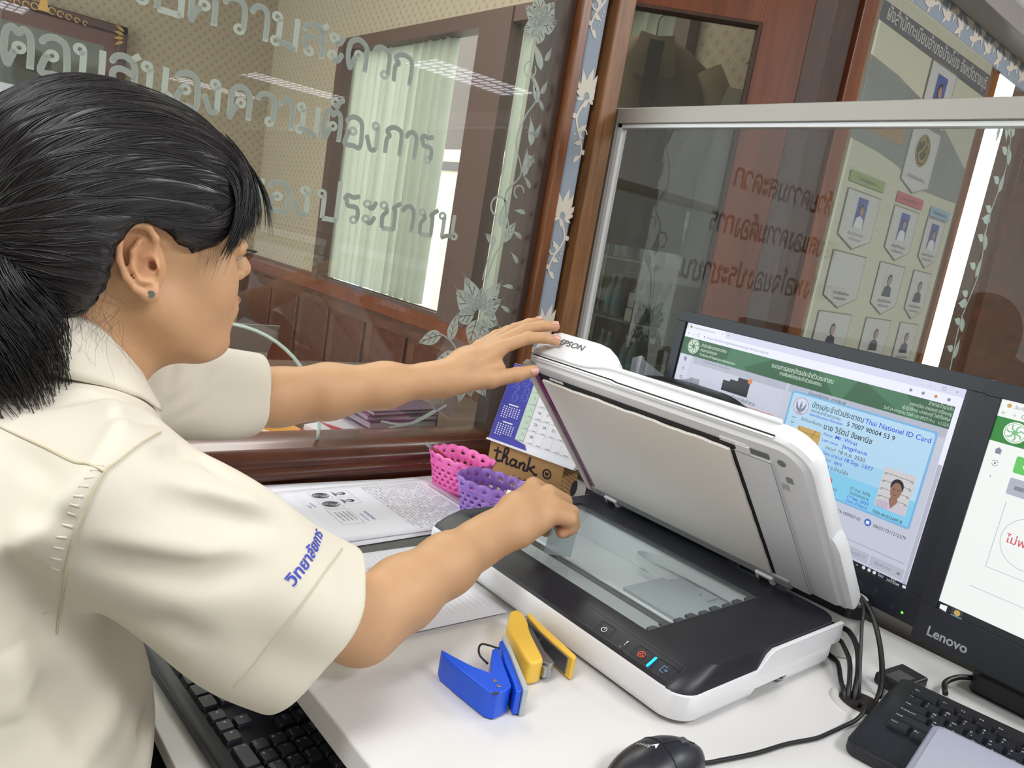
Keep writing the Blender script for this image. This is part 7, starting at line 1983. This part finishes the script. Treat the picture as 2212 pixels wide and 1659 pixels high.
# --- shirt
def fold(P, a, b, r, amp, w):
    """soft cloth ridge along a segment"""
    return amp * np.exp(-(np.maximum(cone(P, a, b, 0, 0), 0) / w) ** 2)
SR0, SR1 = (.145, .590, .968), (.312, .566, .846)         # right sleeve axis, shoulder -> hem
SL0, SL1 = (.190, .890, .985), (.372, .920, .972)
def sleeve_frame(a, b, dn):
    a, b = np.array(a), np.array(b); t = (b - a) / np.linalg.norm(b - a); dn = np.array(dn, float); u = dn - t * (dn @ t); u /= np.linalg.norm(u); return a, t, u, np.cross(t, u), np.linalg.norm(b - a)
FR = sleeve_frame(SR0, SR1, (-.45, -.1, -1)); FL = sleeve_frame(SL0, SL1, (0, -.3, -1))
def sleeve(P, fr, r0, r1, e0, e1, off=0.0, phase=0.0, drop=.0, ext=0.0):
    a, t, u, v, L = fr; q = P - a.astype(np.float32)
    s = q @ t.astype(np.float32); x = q @ u.astype(np.float32) ; y = q @ v.astype(np.float32)
    k = np.clip(s / L, -.35, 1.25)
    ru = r0 + (r1 - r0) * k; rv = e0 + (e1 - e0) * k
    x = x - drop * k
    ang = np.arctan2(y, x)
    wr = .0035 * np.sin(4 * ang + 3 * k + phase) * np.clip(k, 0, 1) + .0022 * np.sin(3 * ang - 7 * k + phase)
    rad = np.sqrt((x / ru) ** 2 + (y / rv) ** 2)
    return (rad - 1) * np.minimum(ru, rv) * .92 - wr + off, s - L
def torso_shirt(P, off=0.0):
    d = cone(P, (.135, .640, .978), (.175, .850, .985), .064, .060)             # shoulder girdle
    d = smin(d, cone(P, (.085, .742, 1.030), (.080, .742, .96), .066, .08), .05)
    d = smin(d, ell(P, (.045, .735, .88), (.125, .165, .16)), .05)
    d = smin(d, ell(P, (.070, .715, .70), (.150, .165, .20)), .06)
    d = smin(d, ell(P, (.050, .700, .56), (.165, .175, .14)), .05)
    return d + off
def shirt_sdf(P):
    d = torso_shirt(P)
    sr, hr_ = sleeve(P, FR, .066, .080, .062, .056, drop=.002, phase=.6)
    sl, hl_ = sleeve(P, FL, .064, .056, .058, .053, drop=.002, phase=2.0)
    sr = smax(sr, hr_, .004); sl = smax(sl, hl_, .004)
    ar, tr = FR[0], FR[1]
    sr = smax(sr, -((P - ar.astype(np.float32)) @ tr.astype(np.float32)) - .05, .01)
    al, tl = FL[0], FL[1]
    sl = smax(sl, -((P - al.astype(np.float32)) @ tl.astype(np.float32)) - .05, .01)
    d = smin(d, sr, .030); d = smin(d, sl, .025)
    # long soft folds
    fs_ = np.zeros(len(P), np.float32)
    for pts, amp, w in FOLDS: fs_ = fs_ + foldline(P, pts, amp, w)
    d = d - fs_
    # hollow: the sleeves and the neck are open
    ir, _ = sleeve(P, FR, .066, .080, .062, .056, off=.0058, drop=.002, phase=.6)
    il, _ = sleeve(P, FL, .064, .056, .058, .053, off=.0058, drop=.002, phase=2.0)
    ir = ir - fs_; il = il - fs_
    sR = (P - ar.astype(np.float32)) @ tr.astype(np.float32); sL = (P - al.astype(np.float32)) @ tl.astype(np.float32)
    d = smax(d, -smax(ir, -(sR - .06), .01), .002); d = smax(d, -smax(il, -(sL - .06), .01), .002)
    nk = cone(P, (.112, .742, .995), (.128, .742, 1.14), .056, .066)
    d = smax(d, -nk, .006)
    vcut = ell(P, (.175, .742, 1.010), (.060, .030, .055)); d = smax(d, -vcut, .006)
    return d
def foldline(P, pts, amp, w):
    """soft ridge (amp > 0) or crease (amp < 0) along a line lying on the cloth, fading out at its ends"""
    out = np.zeros(len(P), np.float32); A = np.array(pts, np.float32)
    lo = A.min(0) - 3 * w; hi = A.max(0) + 3 * w; m = ((P > lo) & (P < hi)).all(1)
    if not m.any(): return out
    Q = P[m]; best = np.full(len(Q), 9., np.float32); tt = np.zeros(len(Q), np.float32); n = len(A) - 1
    for i in range(n):
        ab = A[i + 1] - A[i]; t = np.clip(((Q - A[i]) @ ab) / float(ab @ ab), 0, 1); dd = np.linalg.norm(Q - A[i] - t[:, None] * ab, axis=1)
        c = dd < best; best = np.where(c, dd, best); tt = np.where(c, (i + t) / n, tt)
    out[m] = amp * np.sin(np.pi * np.clip(tt * .94 + .03, 0, 1)) ** .7 * np.exp(-(best / w) ** 2)
    return out
#FOLDS-BEGIN
FOLDS = [
    ([(0.0935, 0.6453, 1.0349), (0.1135, 0.6400, 1.0398), (0.1348, 0.6307, 1.0466), (0.1572, 0.6348, 1.0411)], -0.007, 0.009),
    ([(0.1367, 0.5790, 1.0431), (0.1574, 0.5932, 1.0386), (0.1777, 0.6114, 1.0292)], -0.006, 0.007),
    ([(0.1636, 0.5557, 1.0197), (0.1877, 0.5758, 1.0144), (0.2035, 0.5799, 1.0077), (0.2148, 0.5680, 0.9977)], -0.007, 0.008),
    ([(0.1547, 0.5330, 0.9971), (0.1855, 0.5371, 0.9820), (0.2229, 0.5422, 0.9685), (0.2555, 0.5467, 0.9610)], -0.006, 0.011),
    ([(0.1146, 0.5368, 0.9577), (0.1474, 0.5256, 0.9492), (0.1879, 0.5214, 0.9375), (0.2347, 0.5246, 0.9322)], -0.008, 0.013),
    ([(0.1809, 0.5490, 1.0013), (0.2067, 0.5523, 0.9888), (0.2330, 0.5521, 0.9770), (0.2559, 0.5482, 0.9623)], 0.005, 0.01),
    ([(0.0726, 0.5621, 0.9593), (0.0869, 0.5634, 0.9363), (0.1014, 0.5834, 0.8956), (0.1078, 0.5860, 0.8630)], -0.008, 0.012),
    ([(0.0859, 0.5706, 0.9809), (0.0943, 0.5380, 0.9863), (0.1051, 0.5356, 0.9762)], -0.005, 0.01),
    ([(0.1427, 0.5558, 0.8977), (0.1716, 0.5317, 0.8967), (0.2053, 0.5267, 0.8767)], -0.005, 0.012),
    ([(0.0768, 0.6177, 1.0125), (0.0931, 0.5904, 1.0035), (0.1007, 0.5496, 1.0007)], -0.004, 0.009),
    ([(0.2457, 0.8388, 0.9974), (0.2557, 0.8503, 1.0127), (0.2620, 0.8680, 1.0200)], -0.005, 0.0075),
    ([(0.2440, 0.8382, 0.9749), (0.2650, 0.8437, 0.9831), (0.2834, 0.8508, 0.9945), (0.3026, 0.8692, 1.0173)], -0.005, 0.0075),
    ([(0.2629, 0.8468, 0.9611), (0.2925, 0.8501, 0.9759), (0.3212, 0.8639, 0.9969)], -0.004, 0.008),
    ([(0.0927, 0.5755, 0.8428), (0.1119, 0.5812, 0.8264), (0.1293, 0.5829, 0.7965), (0.1400, 0.5787, 0.7632)], -0.01, 0.014),
    ([(0.1613, 0.6117, 0.8024), (0.1519, 0.5941, 0.7823), (0.1328, 0.5759, 0.7676)], 0.009, 0.014),
    ([(0.2056, 0.6552, 0.7455), (0.1837, 0.6132, 0.7422)], -0.008, 0.013),
    ([(0.0800, 0.5746, 0.8758), (0.0866, 0.5737, 0.8455), (0.0844, 0.5697, 0.8189)], 0.008, 0.014),
    ([(0.0975, 0.6453, 1.0519), (0.1175, 0.6400, 1.0568), (0.1388, 0.6307, 1.0636), (0.1612, 0.6348, 1.0581)], 0.005, 0.01),
    ([(0.1676, 0.5557, 1.0367), (0.1917, 0.5758, 1.0314), (0.2075, 0.5799, 1.0247), (0.2188, 0.5680, 1.0147)], 0.005, 0.01),
    ([(0.1587, 0.5330, 1.0141), (0.1895, 0.5371, 0.9990), (0.2269, 0.5422, 0.9855), (0.2595, 0.5467, 0.9780)], 0.005, 0.01),
    ([(0.1186, 0.5368, 0.9747), (0.1514, 0.5256, 0.9662), (0.1919, 0.5214, 0.9545), (0.2387, 0.5246, 0.9492)], 0.005, 0.01),
    ([(0.0766, 0.5621, 0.9763), (0.0909, 0.5634, 0.9533), (0.1054, 0.5834, 0.9126), (0.1118, 0.5860, 0.8800)], 0.005, 0.01),
]
#FOLDS-END
SX, SF = surface(shirt_sdf, (-.16, .42, .42), (.42, 1.02, 1.10), .0025)
shirt_m = mat('shirt_cream', (220, 213, 196), .85, bump=(1400, .12, .0003))
shirt = np_mesh('shirt', SX, SF, shirt_m, pe)
_sm = shirt.modifiers.new('smooth', 'SMOOTH'); _sm.factor = .5; _sm.iterations = 5
shirt['label'] = 'cream cotton shirt with short sleeves'
sbvh = BVHTree.FromPolygons([Vector(v) for v in SX.tolist()], [tuple(f) for f in SF.tolist()])
def on_shirt(p, lift=.0006):
    h_ = sbvh.find_nearest(Vector(p)); return h_[0] + h_[1] * lift
stitch_m = mat('shirt_seam', (206, 194, 168), .85)
def seam_line(P, r=.0009, name='seam'):
    pts = [on_shirt(p) for p in spline(P, 12)]
    pc(MB().tube(pts, r, 5, stitch_m, flat=1.0).build(name, smooth=True))
seam_line([(0.1707, 0.5846, 1.0281), (0.1486, 0.5542, 1.0296), (0.1325, 0.5404, 1.0231), (0.1234, 0.5360, 1.0170), (0.1153, 0.5323, 1.0010), (0.1098, 0.5334, 0.9815), (0.1069, 0.5403, 0.9573), (0.1078, 0.5561, 0.9293), (0.1124, 0.5865, 0.8918), (0.1129, 0.5903, 0.8709)])
seam_line([(0.0752, 0.6321, 1.0213), (0.0874, 0.6150, 1.0181), (0.0992, 0.5972, 1.0153), (0.1116, 0.5685, 1.0139), (0.1234, 0.5360, 1.0170)])
seam_line([(0.3264, 0.5639, 0.9216), (0.2931, 0.5296, 0.9204), (0.2682, 0.5149, 0.9032), (0.2533, 0.5185, 0.8782), (0.2383, 0.5253, 0.8495), (0.2277, 0.5319, 0.8312)], .0006, 'hem_stitching')
# small puckers along the armhole seam
rp = random.Random(8); arm_pts = spline([(0.1707, 0.5846, 1.0281), (0.1486, 0.5542, 1.0296), (0.1325, 0.5404, 1.0231), (0.1234, 0.5360, 1.0170), (0.1153, 0.5323, 1.0010), (0.1098, 0.5334, 0.9815), (0.1069, 0.5403, 0.9573), (0.1078, 0.5561, 0.9293), (0.1124, 0.5865, 0.8918), (0.1129, 0.5903, 0.8709)], 8)
bp = MB()
for i in range(20, len(arm_pts) - 6, 3):
    p = Vector(arm_pts[i]) + Vector((-.007, 0, .0)); q = on_shirt(p, .0004)
    bp.tube([on_shirt(Vector(arm_pts[i]) + Vector((-.004, 0, .001)), -.0004), on_shirt(Vector(arm_pts[i]) + Vector((-.011, 0, .002)), -.0007)], .0012, 6, shirt_m)
pc(bp.build('seam_puckers', smooth=True))
# blue embroidered lettering round the sleeve
emb_m = mat('embroidery_blue', (54, 70, 186), .6)
a_, b_ = Vector((.2600, .5205, .9150)), Vector((.3060, .5640, .9380))
u_ = (b_ - a_); Lw = u_.length; nn = Vector((.33, -.66, .60)); u_.normalize(); nn = (nn - u_ * nn.dot(u_)).normalized(); v_ = nn.cross(u_)
vs, fs = text_geo('วิทยาลัยการ', 1.0, .02)
x0_ = min(p[0] for p in vs); x1_ = max(p[0] for p in vs); k_ = Lw / (x1_ - x0_)
b = MB(); vv = []
for x, y in vs:
    w = a_ + u_ * ((x - x0_) * k_) + v_ * (y * .0145) + nn * .01
    h_ = sbvh.ray_cast(w + nn * .05, -nn); vv.append((h_[0] if h_[0] is not None else w) + nn * .0009)
b.add(vv, fs, emb_m); pc(b.build('embroidered_lettering')); COL.objects['embroidered_lettering']['label'] = 'blue embroidered Thai lettering on the sleeve'
# collar: a turned-down band round the neck, open at the throat
ci = [(.196, .690, 1.022), (.187, .706, 1.045), (.177, .698, 1.0585), (.162, .690, 1.075), (.147, .684, 1.089), (.130, .682, 1.097), (.108, .684, 1.096), (.085, .691, 1.093), (.066, .712, 1.090), (.060, .742, 1.088)]
co_ = [(.197, .684, 1.017), (.180, .674, 1.031), (.167, .669, 1.037), (.150, .667, 1.043), (.138, .666, 1.046), (.122, .665, 1.050), (.100, .669, 1.055), (.078, .677, 1.058), (.050, .703, 1.056), (.038, .742, 1.054)]
def mirror_(L): return L + [(x, 1.484 - y, z) for x, y, z in L[:-1][::-1]]
ci, co_ = spline(mirror_(ci), 4), spline(mirror_(co_), 4)
rows = []
cN = Vector((.112, .742, 1.06))
for t, out_, up_ in ((-.35, -.003, -.006), (0, 0, 0), (.12, .0022, .0012), (.5, .0045, .0012), (.85, .0042, .0008), (1.0, .0036, .0004)):
    row = []
    for p, q in zip(ci, co_):
        p, q = Vector(p), Vector(q); w = p.lerp(q, max(t, 0)) if t >= 0 else p + (p - q) * .0 + Vector((0, 0, -.012))
        o_ = (w - cN); o_.z = 0; o_.normalize(); row.append(w + o_ * out_ + Vector((0, 0, up_)))
    rows.append(row)
b = MB(); b.loft(rows, shirt_m, cap=False, closed=False); cf = b.build('collar', smooth=True); s_ = cf.modifiers.new('s', 'SOLIDIFY'); s_.thickness = .0022; pc(cf)
# dark skirt / lap and chair seat below
sk = mat('skirt_black', (24, 24, 30), .8)
b = MB(); b.tube([(.02, .66, .52), (.30, .64, .535), (.44, .64, .50), (.46, .64, .30)], [.095, .085, .075, .06], 18, sk); b.tube([(.02, .82, .52), (.30, .84, .535), (.44, .84, .50), (.46, .84, .30)], [.095, .085, .075, .06], 18, sk); b.tube([(.0, .60, .52), (.0, .88, .52)], .11, 18, sk)
pc(b.build('skirt', smooth=True))
st2 = thing('stool', 'black office seat the person sits on', 'stool', (.0, .74, 0))
MB().loft([[(x, y, z) for x, y in rrect(-.22 + i, -.22 + i, .22 - i, .22 - i, .08, 6)] for i, z in ((.01, .335), (0, .35), (0, .385), (.02, .400))], blk).build('seat', parent=st2, smooth=False)
MB().cyl((0, 0, .07), .025, .29, n=16, m=steel_d).build('gas_column', parent=st2)
for k in range(5):
    a = math.radians(72 * k); MB().tube([(0, 0, .09), (.26 * math.cos(a), .26 * math.sin(a), .03)], [.022, .014], 8, blk).build('foot', parent=st2, smooth=True)
